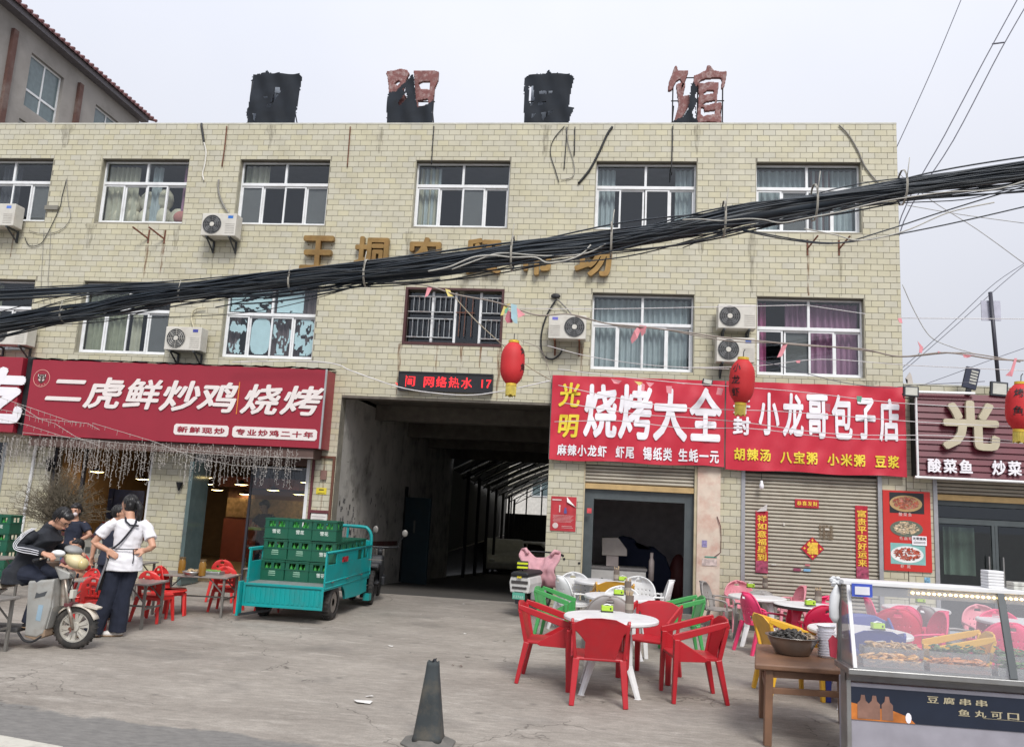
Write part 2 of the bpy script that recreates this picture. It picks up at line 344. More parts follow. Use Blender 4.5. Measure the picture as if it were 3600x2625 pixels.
allh = holes+[GATE]+shops
def wall_holes(mb, x0, x1, z0, z1, H, y0, y1):
    xs = sorted(set([x0, x1]+[a for h in H for a in h[:2] if x0 < a < x1])); zs = sorted(set([z0, z1]+[a for h in H for a in h[2:] if z0 < a < z1]))
    for i in range(len(xs)-1):
        for j in range(len(zs)-1):
            cx = (xs[i]+xs[i+1])/2; cz = (zs[j]+zs[j+1])/2
            if any(h[0] < cx < h[1] and h[2] < cz < h[3] for h in H): continue
            for y, fl in ((y0, 0), (y1, 1)):
                q = [(xs[i],y,zs[j]),(xs[i+1],y,zs[j]),(xs[i+1],y,zs[j+1]),(xs[i],y,zs[j+1])]
                mb.add(q, [(3,2,1,0) if fl else (0,1,2,3)])
    for a, b, c, d in H:
        mb.add([(a,y0,c),(a,y1,c),(a,y1,d),(a,y0,d)], [(0,1,2,3)]).add([(b,y0,c),(b,y1,c),(b,y1,d),(b,y0,d)], [(3,2,1,0)])
        mb.add([(a,y0,c),(b,y0,c),(b,y1,c),(a,y1,c)], [(0,1,2,3)]).add([(a,y0,d),(b,y0,d),(b,y1,d),(a,y1,d)], [(3,2,1,0)])
    mb.add([(x0,y0,z0),(x0,y1,z0),(x0,y1,z1),(x0,y0,z1)], [(3,2,1,0)]).add([(x1,y0,z0),(x1,y1,z0),(x1,y1,z1),(x1,y0,z1)], [(0,1,2,3)])
    mb.add([(x0,y0,z1),(x1,y0,z1),(x1,y1,z1),(x0,y1,z1)], [(0,1,2,3)])
wb = MB(); wall_holes(wb, BX0, BX1, -.3, BZ, allh, 0, .28); P(wb, 'wall', MORT)
# side and rear walls, roof slab
TW = mat('side_wall_render', (.33,.31,.23), .8, dirt=(.2,.18,.13))
P(MB().box(BX1-.28,BX1,.281,12,0,BZ), 'side_wall', TW); P(MB().box(BX0,BX0+.28,.281,12,0,BZ), 'side_wall', TW)
rb = MB(); rb.box(BX0+.281,-4.9,11.72,12,0,BZ); rb.box(-4.9,-.7,11.72,12,3.5,BZ); rb.box(-.7,BX1-.281,11.72,12,0,BZ); P(rb, 'rear_wall', TW)
P(MB().box(BX0+.281,BX1-.281,.281,11.72,8.3,8.45), 'roof', CONC)
P(MB().box(BX0-.0,BX1+.0,-.012,.30,BZ+.001,BZ+.03), 'parapet_cap', mat('pale_coping', (.52,.51,.44), .7, dirt=(.3,.29,.25)))
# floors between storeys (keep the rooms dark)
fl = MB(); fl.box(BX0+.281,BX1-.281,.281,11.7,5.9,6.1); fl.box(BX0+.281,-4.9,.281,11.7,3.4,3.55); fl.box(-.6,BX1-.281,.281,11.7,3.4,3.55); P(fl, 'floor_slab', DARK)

# tiles: running bond, every full-size one a box proud of the mortar; the 300 nearest are parts
PX, PZ, GAP, TH = .2165, .1095, .008, .006
skip = allh+[(-10.45,-4.95,2.5,3.87), (-13,-10.75,2.55,3.9), (-.8,5.06,2.55,3.93)]
def subtract(r, h):
    x0,x1,z0,z1 = r; a,b,c,d = h
    if b <= x0 or a >= x1 or d <= z0 or c >= z1: return [r]
    o = []
    if a > x0: o.append((x0,a,z0,z1))
    if b < x1: o.append((b,x1,z0,z1))
    m0, m1 = max(x0,a), min(x1,b)
    if c > z0: o.append((m0,m1,z0,c))
    if d < z1: o.append((m0,m1,d,z1))
    return o
full = []; cut = []
rt = random.Random(11)
nrow = int(BZ/PZ)+2
for j in range(nrow):
    z1 = BZ-j*PZ; z0 = max(z1-PZ, -.15)
    if z1-z0 < .03: continue
    x = BX0-(PX/2 if j % 2 else 0)
    while x < BX1:
        r = (max(x, BX0), min(x+PX, BX1), z0, z1); x += PX
        if r[1]-r[0] < .02: continue
        parts = [r]
        for h in skip:
            parts = [q for p in parts for q in subtract(p, h)]
        for q in parts:
            if q[1]-q[0] < .03 or q[3]-q[2] < .03: continue
            w = (q[0]+GAP/2, q[1]-GAP/2, q[2]+GAP/2, q[3]-GAP/2)
            (full if abs(q[1]-q[0]-PX) < 1e-5 and abs(q[3]-q[2]-PZ) < 1e-5 else cut).append(w)
def near(w): return math.hypot(math.hypot((w[0]+w[1])/2, CD), (w[2]+w[3])/2-CH)
vis = [w for w in full if w[0] > -6 and not (w[2] < 1.0 and -.2 < w[0])]
vis.sort(key=near); first = vis[:296]; fs_ = set(first)
tm = MB(); tm.box(-(PX-GAP)/2, (PX-GAP)/2, -TH, -.0005, -(PZ-GAP)/2, (PZ-GAP)/2)
t0 = tm.build('tile', TILE, BLD); t0.location = ((first[0][0]+first[0][1])/2-BX, 0, (first[0][2]+first[0][3])/2)
for w in first[1:]:
    t = t0.copy(); COL.objects.link(t); t.location = ((w[0]+w[1])/2-BX, -rt.uniform(0,.002), (w[2]+w[3])/2); t.rotation_euler = (rt.uniform(-.006,.006), rt.uniform(-.006,.006), rt.uniform(-.01,.01)); t.parent = BLD
tb = MB()
for w in [w for w in full if w not in fs_]+cut:
    tb.box(w[0], w[1], -TH-rt.uniform(0,.002), -.0005, w[2], w[3])
tag(P(tb, 'wall_tiles', TILE), kind='stuff')

# window reveals in the same tile, coloured darker than the wall face
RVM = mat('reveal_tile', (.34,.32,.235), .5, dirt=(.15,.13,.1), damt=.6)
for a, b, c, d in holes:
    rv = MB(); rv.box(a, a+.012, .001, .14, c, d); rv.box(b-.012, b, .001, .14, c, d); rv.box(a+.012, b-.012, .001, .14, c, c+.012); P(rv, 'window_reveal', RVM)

for a, b, c, d in holes: P(MB().box(a+.013, b-.013, .001, .14, d-.014, d), 'window_soffit', mat('soffit_dark', (.10,.09,.07), .9))  # strip at the head of each opening, coloured darker than its sides

def curtain(x0, x1, z0, z1, y, amp=.03, waves=9):
    mb = MB(); n = int((x1-x0)/.012)+2; r = random.Random(int(x0*100)); ph = r.uniform(0,6); vs = []
    for i in range(n):
        x = x0+(x1-x0)*i/(n-1); u = (x-x0)
        yy = y+amp*math.sin(u*waves*6.28+ph+1.2*math.sin(u*9+ph)); vs += [(x, yy, z0), (x+amp*.2*math.sin(u*21), yy*1.0, z1)]
    mb.add(vs, [(2*i, 2*i+2, 2*i+3, 2*i+1) for i in range(n-1)]); return mb
CUR = {'cream': mat('cream_curtain', (.50,.47,.36), .9, var=.1), 'grey': mat('grey_sheer', (.42,.46,.46), .9, var=.08), 'green': mat('olive_curtain', (.33,.33,.23), .9),
       'pink': mat('mauve_curtain', (.36,.18,.27), .9, var=.25, scale=2), 'magenta': mat('magenta_curtain', (.46,.12,.25), .9), 'brown': mat('taupe_curtain', (.19,.14,.14), .9), 'dark': mat('dark_curtain', (.08,.08,.09), .9)}
def window(x0, x1, z0, z1, zb, curt=(), scr=(), openi=None, label=None, cloud=None):
    y = .11; f = .042; g = MB()
    g.box(x0+.013, x0+f, y, y+.06, z0+.013, z1-.015); g.box(x1-f, x1-.013, y, y+.06, z0+.013, z1-.015)
    g.box(x0+f, x1-f, y, y+.06, z0+.013, z0+f+.01); g.box(x0+f, x1-f, y, y+.06, z1-f, z1-.015); g.box(x0+f, x1-f, y-.004, y+.06, zb-.03, zb+.03)
    xm = (x0+x1)/2; g.box(xm-.022, xm+.022, y+.001, y+.058, zb+.03, z1-f)
    wn = P(g, 'window', WPVC, bevel=.004)
    if label: wn['label'] = label
    off = -BX
    def sub(mb, n, m, **kw):
        mb.v = [(a+off, b, c) for a, b, c in mb.v]; return mb.build(n, m, wn, **kw)
    sub(MB().box(x0+f, xm-.022, y+.028, y+.032, zb+.03, z1-f), 'pane', GLASS); sub(MB().box(xm+.022, x1-f, y+.028, y+.032, zb+.03, z1-f), 'pane', GLASS)
    w = (x1-x0-2*f)/4; t = .032
    for i in range(4):
        a = x0+f+w*i; yy = y+(.036 if i in (1, 3) else .012)
        if openi and i == openi[0]: a += w*openi[1]
        b = a+w+ (.02 if i in (1,3) else .0)
        b = min(b, x1-f); z_0, z_1 = z0+f+.012, zb-.031
        s = MB(); s.box(a, a+t, yy, yy+.022, z_0, z_1); s.box(b-t, b, yy, yy+.022, z_0, z_1); s.box(a+t, b-t, yy, yy+.022, z_0, z_0+t); s.box(a+t, b-t, yy, yy+.022, z_1-t, z_1)
        sub(s, 'sash', WPVC)
        sub(MB().box(a+t, b-t, yy+.009, yy+.013, z_0+t, z_1-t), 'pane', GLASS)
        if i in scr: sub(MB().box(a+t*.6, b-t*.6, yy+.026, yy+.028, z_0+t*.6, z_1-t*.6), 'screen', SCREEN)
    for c in curt:
        a, b, m_ = c[:3]; zc0 = c[3] if len(c) > 3 else z0+.05; zc1 = c[4] if len(c) > 4 else z1-.05
        sub(curtain(x0+(x1-x0)*a, x0+(x1-x0)*b, zc0, zc1, .30), 'curtain', CUR[m_], smooth=True)
    bx = MB(); bx.box(x0-.3, x1+.3, 1.6, 1.62, z0-.5, z1+.2)  # dark backing sheet stands for the unlit room behind the glass
    sub(bx, 'dark_backing', DARK)
    return wn, sub
W3 = R3; W2 = R2
window(*WIN3[0], *W3, curt=[(.3,.5,'dark')], scr=(3,))
wA, sA = window(*WIN3[1], *W3, curt=[(.0,.35,'cream'), (.5,.62,'grey'), (.86,1,'pink')], scr=(), openi=(2,.06))
# white sacks piled behind the glass
sk = MB(); rs_ = random.Random(5)
for i in range(9):
    cx = WIN3[1][0]+.18+(i % 5)*.33; cz = 6.95+(i//5)*.38+rs_.uniform(-.05,.05); sk.ell((cx, .42, cz), (.19,.14,.23), n=10, h=6)
sA(sk, 'sack_pile', mat('woven_sack', (.62,.56,.42), .9, var=.2), smooth=True)
sA(MB().ell((WIN3[1][1]-.22,.33,6.98),(.17,.1,.14)), 'cushion', mat('pink_cushion', (.5,.2,.17), .9), smooth=True)
window(*WIN3[2], *W3, curt=[(.0,.28,'cream', 7.6, 8.05), (.0,.14,'green')], scr=(0,3))
window(*WIN3[3], *W3, curt=[(.0,.25,'grey'), (.02,.22,'cream')], scr=(2,))
window(*WIN3[4], *W3, curt=[(.0,.2,'grey'), (.8,1.,'grey')], openi=(1,-.08))
window(*WIN3[5], *W3, curt=[(0,1,'grey'), (.5,.75,'brown')], scr=(1,))
window(*WIN2[0], *W2, curt=[(0,.5,'green')])
window(*WIN2[1], *W2, curt=[(0,.45,'green'), (.5,.62,'cream')], scr=(3,))
wB, sB = window(*WIN2[2], *W2, curt=[(.0,.12,'brown'), (.4,1.,'brown')])
window(*WIN2[4], *W2, curt=[(0,.5,'grey'), (.5,.97,'grey')])
window(*WIN2[5], *W2, curt=[(.0,.12,'magenta'), (.3,.98,'pink')], scr=(1,), openi=(1,.05))
# torn pale-blue film stuck behind the panes of one window
FILM = mat('blue_film', (.58,.73,.74), .7, var=.06)
def torn(x0, x1, z0, z1, seed, cov, oval):
    mb = MB(); n = 34; k = 34
    for i in range(n):
        for j in range(k):
            u = (i+.5)/n; v = (j+.5)/k; q = noise.noise(Vector((u*3+seed, v*3.4, seed)))+.5*noise.noise(Vector((u*9, v*9+seed, 3)))
            e = ((u-.5)/.5)**2+((v-.5)/.52)**4
            if oval and e > 1.0: continue
            if q > cov: continue
            a = x0+(x1-x0)*i/n; b = x0+(x1-x0)*(i+1)/n; c = z0+(z1-z0)*j/k; d = z0+(z1-z0)*(j+1)/k
            mb.add([(a,.162,c),(b,.162,c),(b,.162,d),(a,.162,d)], [(0,1,2,3)])
    return mb
bx0, bx1 = WIN2[2]; wq = (bx1-bx0-.084)/4
for i, (cv, ov) in enumerate([(-.08,True),(.9,True),(-.02,False),(.22,True)]):
    sB(torn(bx0+.05+wq*i+.03, bx0+.05+wq*(i+1)-.02, 4.24, 4.93, i*7.3+1, cv, ov), 'torn_film', FILM)
sB(torn(bx0+.06, bx0+.86, 5.06, 5.49, 31, .1, False), 'torn_film', FILM); sB(torn(bx0+.98, bx0+1.5, 5.06, 5.49, 44, .35, False), 'torn_film', FILM)
# barred window over the gateway
gx0, gx1, gz0, gz1 = -3.66,-1.83,4.52,5.54
fr = MB(); y = -.02
for a in ((gx0-.01,gx0+.035,gz0-.03,gz1+.03),(gx1-.035,gx1+.01,gz0-.03,gz1+.03)): fr.box(a[0],a[1],y,.1,a[2],a[3])
fr.box(gx0+.035,gx1-.035,y,.1,gz0-.03,gz0+.02); fr.box(gx0+.035,gx1-.035,y,.1,gz1-.01,gz1+.03)
wg = P(fr, 'window', mat('maroon_window_frame', (.06,.018,.018), .6)); wg['label'] = 'barred window in a dark maroon frame'
def sub(mb, n, m, **kw):
    mb.v = [(a-BX, b, c) for a, b, c in mb.v]; return mb.build(n, m, wg, **kw)
for x in (gx0+.5, gx0+.93, gx0+1.4): sub(MB().box(x-.022,x+.022,.1,.15,gz0+.03,gz1-.02), 'mullion', WPVC)
for a, b in ((.04,.475),(.525,.905),(.955,1.375),(1.425,1.79)): sub(MB().box(gx0+a, gx0+b, .122, .126, gz0+.04, gz1-.03), 'pane', GLASS)
BARM = mat('weathered_bar', (.45,.47,.48), .4, .5, dirt=(.2,.1,.06), dscale=9, damt=.8)
for a, b, rz in ((.05,.9,0),(1.42,1.79,0)):
    for z in (gz0+.12, gz0+.47, gz0+.60, gz1-.13):
        sub(MB().tube([(gx0+a,.04,z),(gx0+b,.04,z)], .011, 6), 'bar', BARM)
    n = int((b-a)/.105)
    for i in range(1, n+1):
        for z0_, z1_ in ((gz0+.13,gz0+.46),(gz0+.61,gz1-.14)): sub(MB().tube([(gx0+a+i*.1,.04,z0_),(gx0+a+i*.1,.04,z1_)], .006, 5), 'bar', BARM)
for x in (1.02,1.12,1.25):
    sub(MB().tube([(gx0+x,.04,gz0+.15),(gx0+x+.01,.04,gz1-.12)], .007, 5), 'bar', RUST)
sub(MB().tube([(gx0+.95,.04,gz0+.6),(gx0+1.3,.04,gz0+.6)], .01, 5), 'bar', RUST)
sub(MB().box(gx0-.2,gx1+.2,1.6,1.62,gz0-.3,gz1+.3), 'dark_backing', DARK)

# gateway: side walls, ceiling, beams
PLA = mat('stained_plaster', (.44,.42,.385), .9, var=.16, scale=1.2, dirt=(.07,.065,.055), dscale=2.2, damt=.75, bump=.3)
sl_ = -.035
def skew(mb, k): mb.v = [(x, y, z+k*max(0, y)) for x, y, z in mb.v]; return mb
P(MB().box(-4.95,-4.722,.2805,11.9,-.9,3.55), 'gateway_wall', PLA)
P(MB().box(-4.9501,-4.7201,.281,11.9,0,3.5), 'gateway_wall_back', PLA) if False else None
P(MB().box(-.868,-.62,.2805,11.9,-.9,3.55), 'gateway_wall', PLA)
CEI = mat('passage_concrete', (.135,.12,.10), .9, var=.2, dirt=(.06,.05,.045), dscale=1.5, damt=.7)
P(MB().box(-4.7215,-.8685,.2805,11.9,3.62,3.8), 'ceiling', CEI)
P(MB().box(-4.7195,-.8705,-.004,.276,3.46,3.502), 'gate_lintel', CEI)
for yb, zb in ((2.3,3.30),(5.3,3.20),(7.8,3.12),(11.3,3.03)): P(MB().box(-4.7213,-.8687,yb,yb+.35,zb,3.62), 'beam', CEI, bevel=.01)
P(skew(MB().box(-4.7215,-4.716,.9,5.0,.76,.86), sl_), 'red_stripe', mat('faded_red_paint', (.12,.04,.035), .9, dirt=(.1,.09,.08), dscale=8, damt=.9))
# stencilled phone-number stamps and scuffs on the gateway wall
stp = MB(); r = random.Random(9)
for i in range(26):
    yy = r.uniform(.35,1.6); zz = 1.35-.25*yy+r.uniform(-.2,.38)
    for k in range(4): stp.box(-4.7159,-4.7155,yy,yy+.075,zz+k*.024,zz+k*.024+r.uniform(.008,.016))
P(stp, 'stencil_marks', mat('faded_ink', (.045,.05,.06), .9))
scf = MB()
for i in range(60):
    yy = r.uniform(.3,4.8); zz = r.uniform(.0,2.6)-.06*yy; w = r.uniform(.01,.05)
    scf.add([(-4.7158,yy+math.cos(t)*w*r.uniform(.4,1),zz+math.sin(t)*w*1.6*r.uniform(.4,1)) for t in (0,1.1,2.2,3.3,4.4,5.4)], [(0,1,2,3,4,5)])
P(scf, 'wall_scuffs', mat('plaster_damage', (.075,.07,.065), .95))
dl = thing('steel_door_leaf', 'tall dark teal steel door leaf standing ajar inside the passage', 'door', (-4.66,5.45,-.32), R_(-28))
dm = MB().box(0,.78,-.03,.03,.02,2.05); q = dm.build('leaf_panel', mat('teal_steel', (.018,.035,.045), .5, dirt=(.04,.045,.045)), dl, bevel=.006)
MB().box(.3,.36,-.034,-.031,1.2,1.5).build('sticker', mat('old_sticker', (.12,.12,.11), .9), dl); MB().box(-.04,.0,-.04,.04,.02,2.3).build('hinge_post', BLK, dl)

# wall backing of shops: lower piers carry the same tile; shop fittings follow in their own section
# ================================================================== sign boards
# left signbox
s0 = thing('signboard', 'long red box sign of the chicken and barbecue restaurant with white brush characters', 'shop sign', (-7.7, 0, 2.48))
SX0, SX1, SY, SZ0, SZ1 = -10.52, -4.87, -.5, 2.48, 3.89
def PL(mb, n, m, root, **kw):
    l = root.location; mb.v = [(x-l.x, y-l.y, z-l.z) for x, y, z in mb.v]; return mb.build(n, m, root, **kw)
PL(MB().box(SX0,SX1,SY,-.012,SZ0,SZ1), 'box', RED, s0, bevel=.006)
PL(MB().box(SX1-.02,SX1+.012,SY-.008,SY+.02,SZ0-.005,SZ1+.005), 'corner_strip', mat('alu_strip', (.45,.45,.46), .4, .6), s0)
# crumpled roofing felt on top of the box
fm = MB(); r = random.Random(2); n = 60
for i in range(n+1):
    x = SX0-.1+(SX1-SX0+.12)*i/n; fm.v += [(x, SY-.02, SZ1+.005+r.uniform(0,.03)), (x, -.3, SZ1+.03+r.uniform(0,.04)), (x,-.02,SZ1+.05+r.uniform(0,.05))]
for i in range(n):
    for k in range(2): fm.f.append((3*i+k, 3*i+3+k, 3*i+4+k, 3*i+1+k))
PL(fm, 'felt_cover', BLK, s0)
BR = [('二',330,885,540,1030),('虎',578,870,778,1082),('鲜',828,880,1025,1085),('炒',1065,890,1280,1100),('鸡',1303,900,1520,1105),('烧',1585,915,1800,1120),('烤',1840,925,2065,1125)]
for ch, x0, y0, x1, y1 in BR:
    mb = MB(); p = Fp(4,x0,y0,SY-.012); q = Fp(4,x1,y1,SY-.012)
    put(mb, ch, p.x, q.x, q.z, p.z, SY-.014, .026, ext=.004, shear=.2)
    PL(mb, 'character', mat('sign_white_letter', (.72,.66,.64), .5, var=.03), s0)
p, q = Fp(4,1548,905,SY), Fp(4,1543,1112,SY); PL(MB().box(p.x-.006,p.x+.008,SY-.012,SY-.0005,q.z,p.z), 'divider', mat('orange_line', (.7,.25,.04)), s0)
for txt, x0, y0, x1, y1 in (('新鲜现炒',1128,1172,1472,1258),('专业炒鸡二十年',1505,1188,2043,1284)):
    p, q = Fp(4,x0,y0,SY), Fp(4,x1,y1,SY); r_ = .035; a0, a1, b0, b1 = p.x, q.x, q.z, p.z
    pl = [(a0+r_,b0),(a1-r_,b0),(a1,b0+r_),(a1,b1-r_),(a1-r_,b1),(a0+r_,b1),(a0,b1-r_),(a0,b0+r_)]
    pp = PL(MB().prism(pl, SY-.010, SY-.0005), 'panel', mat('sign_white_letter'), s0)
    mb = MB(); w = (a1-a0-.1)/len(txt)
    for i, c in enumerate(txt): put(mb, c, a0+.05+w*(i+.04), a0+.05+w*(i+.96), b0+.04, b1-.04, SY-.012, .03, em=True)
    PL(mb, 'lettering', RED, s0)
# round tiger emblem
cx, cz = Fp(4,270,880,SY).x, Fp(4,270,880,SY).z; em = MB(); rr_ = .165; n = 40
for k in range(n):
    a, b = 2*math.pi*k/n, 2*math.pi*(k+1)/n
    em.add([(cx+math.cos(t)*ra, SY-.006, cz+math.sin(t)*ra) for t, ra in ((a,rr_),(b,rr_),(b,rr_-.012),(a,rr_-.012))], [(0,1,2,3)])
GLD = mat('emblem_line', (.62,.28,.24)); PL(em, 'emblem_ring', GLD, s0)
def blob(mb, pts, y): mb.add([(cx+a*.1, y, cz+b*.1) for a, b in pts], [tuple(range(len(pts)))])
hd = MB(); blob(hd, [(-.8,.9),(-.5,.7),(0,.8),(.5,.7),(.8,.9),(.85,.4),(.75,-.2),(.4,-.7),(0,-.95),(-.4,-.7),(-.75,-.2),(-.85,.4)], SY-.005); PL(hd, 'tiger_head', mat('emblem_dark', (.07,.04,.035)), s0)
wf = MB()
for s in (-1,1):
    blob(wf, [(s*.15,.1),(s*.45,.35),(s*.5,.2),(s*.25,-.05)], SY-.0075); blob(wf, [(s*.6,.65),(s*.75,.8),(s*.78,.3),(s*.62,.3)], SY-.0075); blob(wf, [(s*.12,-.25),(s*.5,-.1),(s*.62,-.3),(s*.3,-.6)], SY-.0075); blob(wf, [(s*.1,.6),(s*.35,.55),(s*.3,.45),(s*.1,.5)], SY-.0075)
PL(wf, 'tiger_markings', mat('emblem_pale', (.55,.48,.45)), s0)
et = MB()
for i, c in enumerate('二虎炒鸡'):
    t = R_(-125+i*23.5); put(et, c, cx+math.cos(t)*.135-.017, cx+math.cos(t)*.135+.017, cz+math.sin(t)*.135-.017, cz+math.sin(t)*.135+.017, SY-.007, .03, em=True)
PL(et, 'emblem_lettering', GLD, s0)
# neighbour sign at the frame edge
s1 = thing('signboard', 'red box sign cut by the picture edge with one huge white character', 'shop sign', (-12., 0, 2.5))
PL(MB().box(-13.9,-10.72,SY,-.012,2.52,3.92), 'box', RED, s1, bevel=.006)
mb = MB(); p, q = Fp(4,-150,800,SY), Fp(4,135,1175,SY); put(mb, '吃', p.x, q.x, q.z, p.z, SY-.014, .045, ext=.004); PL(mb, 'character', WHT, s1)
tag(MB().box(-10.70,-10.55,SY+.1,-.012,2.5,3.95).build('gap_strip', BLK), 'black strip standing for the dark gap between the two red box signs on the left', 'post')  # black strip fills the gap and stands for its shade

# led sign
l0 = thing('led_sign', 'black scrolling display showing red glowing characters above the gateway', 'led sign', (-2.8, 0, 3.6))
PL(MB().box(-3.66,-1.93,-.11,-.01,3.62,3.97), 'housing', mat('led_housing', (.018,.018,.022), .35), l0, bevel=.004)
LEDR = mat('led_red', (.3,.01,.01), .5, emit=(1,.02,.03), es=1.0)
dots = MB()
def dotted(ch, x0, x1, z0, z1):
    v, f = glyph(ch, .012, 0, 2); a0, a1, b0, b1 = -.02,1.02,-.12,.9; N_ = 16; tri = []
    for q in f:
        for k in range(1, len(q)-1): tri.append((v[q[0]], v[q[k]], v[q[k+1]]))
    for i in range(N_):
        for j in range(N_):
            u = a0+(a1-a0)*(i+.5)/N_; w = b0+(b1-b0)*(j+.5)/N_
            for A, B, C_ in tri:
                d1 = (u-B[0])*(A[2]-B[2])-(A[0]-B[0])*(w-B[2]); d2 = (u-C_[0])*(B[2]-C_[2])-(B[0]-C_[0])*(w-C_[2]); d3 = (u-A[0])*(C_[2]-A[2])-(C_[0]-A[0])*(w-A[2])
                if not ((d1 < 0 or d2 < 0 or d3 < 0) and (d1 > 0 or d2 > 0 or d3 > 0)):
                    x = x0+(x1-x0)*(i+.5)/N_; z = z0+(z1-z0)*(j+.5)/N_; s = (x1-x0)/N_*.46
                    dots.add([(x-s,-.113,z-s),(x+s,-.113,z-s),(x+s,-.113,z+s),(x-s,-.113,z+s)], [(0,1,2,3)]); break
zl, zh = 3.69, 3.905
for c, a in (('、',-3.72),('间',-3.55),('网',-3.2),('络',-2.97),('热',-2.74),('水',-2.51)): dotted(c, a, a+.215, zl, zh)
for c, a in (('1',-2.17),('7',-2.06)): dotted(c, a, a+.2, zl, zh)
dots = dots; PL(dots, 'lettering', LEDR, l0)
bz = MB(); bz.box(-3.66,-1.93,-.125,-.1105,3.62,3.645); bz.box(-3.66,-1.93,-.125,-.1105,3.945,3.97); bz.box(-3.66,-3.645,-.125,-.1105,3.645,3.945); bz.box(-1.945,-1.93,-.125,-.1105,3.645,3.945); PL(bz, 'bezel', BLK, l0)

# printed banners, slightly wrinkled
def wr(x, z): return .010*math.sin(x*7+z*5+2*math.sin(z*3))+.007*math.sin(x*17-z*9)+.012*noise.noise(Vector((x*2.2,z*2.2,1)))+.006*noise.noise(Vector((x*7,z*5,4)))
def banner(name, label, x0, x1, z0, z1, y, rows, loc):
    t = thing(name, label, 'banner', loc); nx, nz = int((x1-x0)/.035), int((z1-z0)/.035); mb = MB()
    for j in range(nz+1):
        for i in range(nx+1):
            x = x0+(x1-x0)*i/nx; z = z0+(z1-z0)*j/nz; sg = -.012*math.sin(math.pi*i/nx*4) if j in (0,) else 0
            mb.v.append((x, y-wr(x,z), z+sg))
    for j in range(nz):
        for i in range(nx): mb.f.append((j*(nx+1)+i, j*(nx+1)+i+1, (j+1)*(nx+1)+i+1, (j+1)*(nx+1)+i))
    PL(mb, 'sheet', BANR, t, smooth=True)
    f = MB(); f.box(x0-.015,x0+.02,y+.03,y+.06,z0,z1); f.box(x1-.02,x1+.005,y+.03,y+.06,z0,z1); f.box(x0+.02,x1-.02,y+.03,y+.06,z0,z0+.035); f.box(x0+.02,x1-.02,y+.03,y+.06,z1-.035,z1); PL(f, 'frame', GALV, t)
    bk = MB()
    for x in (x0+.2,(x0+x1)/2,x1-.2): bk.box(x-.02,x+.02,y+.061,-.008,z0+.1,z0+.14); bk.box(x-.02,x+.02,y+.061,-.008,z1-.14,z1-.1)
    PL(bk, 'bracket', GALV, t)
    fn = lambda q: (q[0], y-.013-wr(q[0], q[2])+(q[1]-y), q[2])
    for nm, m_, items in rows:
        for it in items:
            mb = MB(); k, s, a, b = it[:4]; bold = it[4] if len(it) > 4 else .03
            if len(s) == 1 and len(it) > 5:
                p, q = Fp(k,*a,y), Fp(k,*b,y); put(mb, s, p.x, q.x, q.z, p.z, y, bold, fn=fn, shear=it[5] if len(it) > 5 else 0)
            else: line(mb, s, k, a, b, y, bold, fn=fn)
            PL(mb, nm, m_, t)
    return t
banner('banner', 'red printed barbecue banner right of the gateway with two yellow brush characters', -.86, 2.125, 2.5, 3.985, -.15,
  [('character', YEL, [(18,'光',(805,1260),(1062,1585),.03,.1),(5,'明',(1405,1110),(1525,1265),.03,.1)]),
   ('character', WHT, [(5,'烧',(1572,915),(1775,1270),.032,0),(5,'烤',(1795,915),(2003,1280),.032,0),(0,'大',(1447,858),(1520,978),.032,0),(0,'全',(1526,856),(1597,978),.032,0)]),
   ('lettering', WHT, [(5,'麻辣小龙虾',(1393,1300),(1715,1392)),(5,'虾尾',(1768,1312),(1893,1402)),(0,'锡纸类',(1422,987),(1488,1021)),(0,'生蚝一元',(1500,991),(1592,1026))])], (.6,-.15,2.5))
banner('banner', 'red printed bun-shop banner with white characters and a row of yellow ones', 2.15, 5.1, 2.47, 3.985, -.15,
  [('character', WHT, [(0,'开',(1620,880),(1662,918),.04),(0,'封',(1620,920),(1662,964),.04),(6,'小',(490,970),(625,1250),.032,0),(6,'龙',(645,975),(780,1260),.032,0),(6,'哥',(795,983),(940,1272),.032,0),(6,'包',(960,985),(1095,1278),.032,0),(6,'子',(1110,1003),(1248,1280),.032,0),(6,'店',(1265,1010),(1400,1292),.032,0)]),
   ('lettering', YEL, [(6,'胡辣汤',(325,1325),(575,1420)),(6,'八宝粥',(625,1345),(876,1440)),(6,'小米粥',(930,1360),(1182,1455)),(6,'豆浆',(1235,1372),(1402,1465))])], (3.6,-.15,2.47))

# ================================================================== single-storey shop on the right
RB = thing('side_shop_building', 'low single-storey shop building joined to the right end of the market', 'building', (7.5, 0, 0))
rh = [(5.62, 8.8, -.3, 2.5)]
wb = MB(); wall_holes(wb, 5.135, 10.5, -.3, 4.05, rh, 0, .25); PL(wb, 'wall', MORT, RB)
PL(MB().box(5.135,10.5,.2505,9,3.8,4.0), 'roof', CONC, RB); PL(MB().box(10.2,10.5,.2505,9,0,3.8), 'side_wall', TW, RB); PL(MB().box(5.4,10.2,8.7,9,0,3.8), 'rear_wall', TW, RB)
PL(MB().box(5.135,10.5,-.012,.27,4.051,4.075), 'coping', mat('pale_coping'), RB)
tb = MB()
for j in range(int(4.2/PZ)):
    z1 = 4.045-j*PZ; x = 5.14-(PX/2 if j % 2 else 0)
    while x < 10.5:
        r = (max(x,5.14), min(x+PX,10.5), z1-PZ, z1); x += PX
        for q in [p for p in subtract(r, (5.62,8.8,-.3,2.5))]:
            for w in subtract(q, (5.25,10.4,2.5,3.85)):
                if w[1]-w[0] > .03 and w[3]-w[2] > .03 and w[2] > -.2: tb.box(w[0]+.0045, w[1]-.0045, -.008, -.0005, w[2]+.0045, w[3]-.0045)
tag(PL(tb, 'wall_tiles', TILE, RB), kind='stuff')
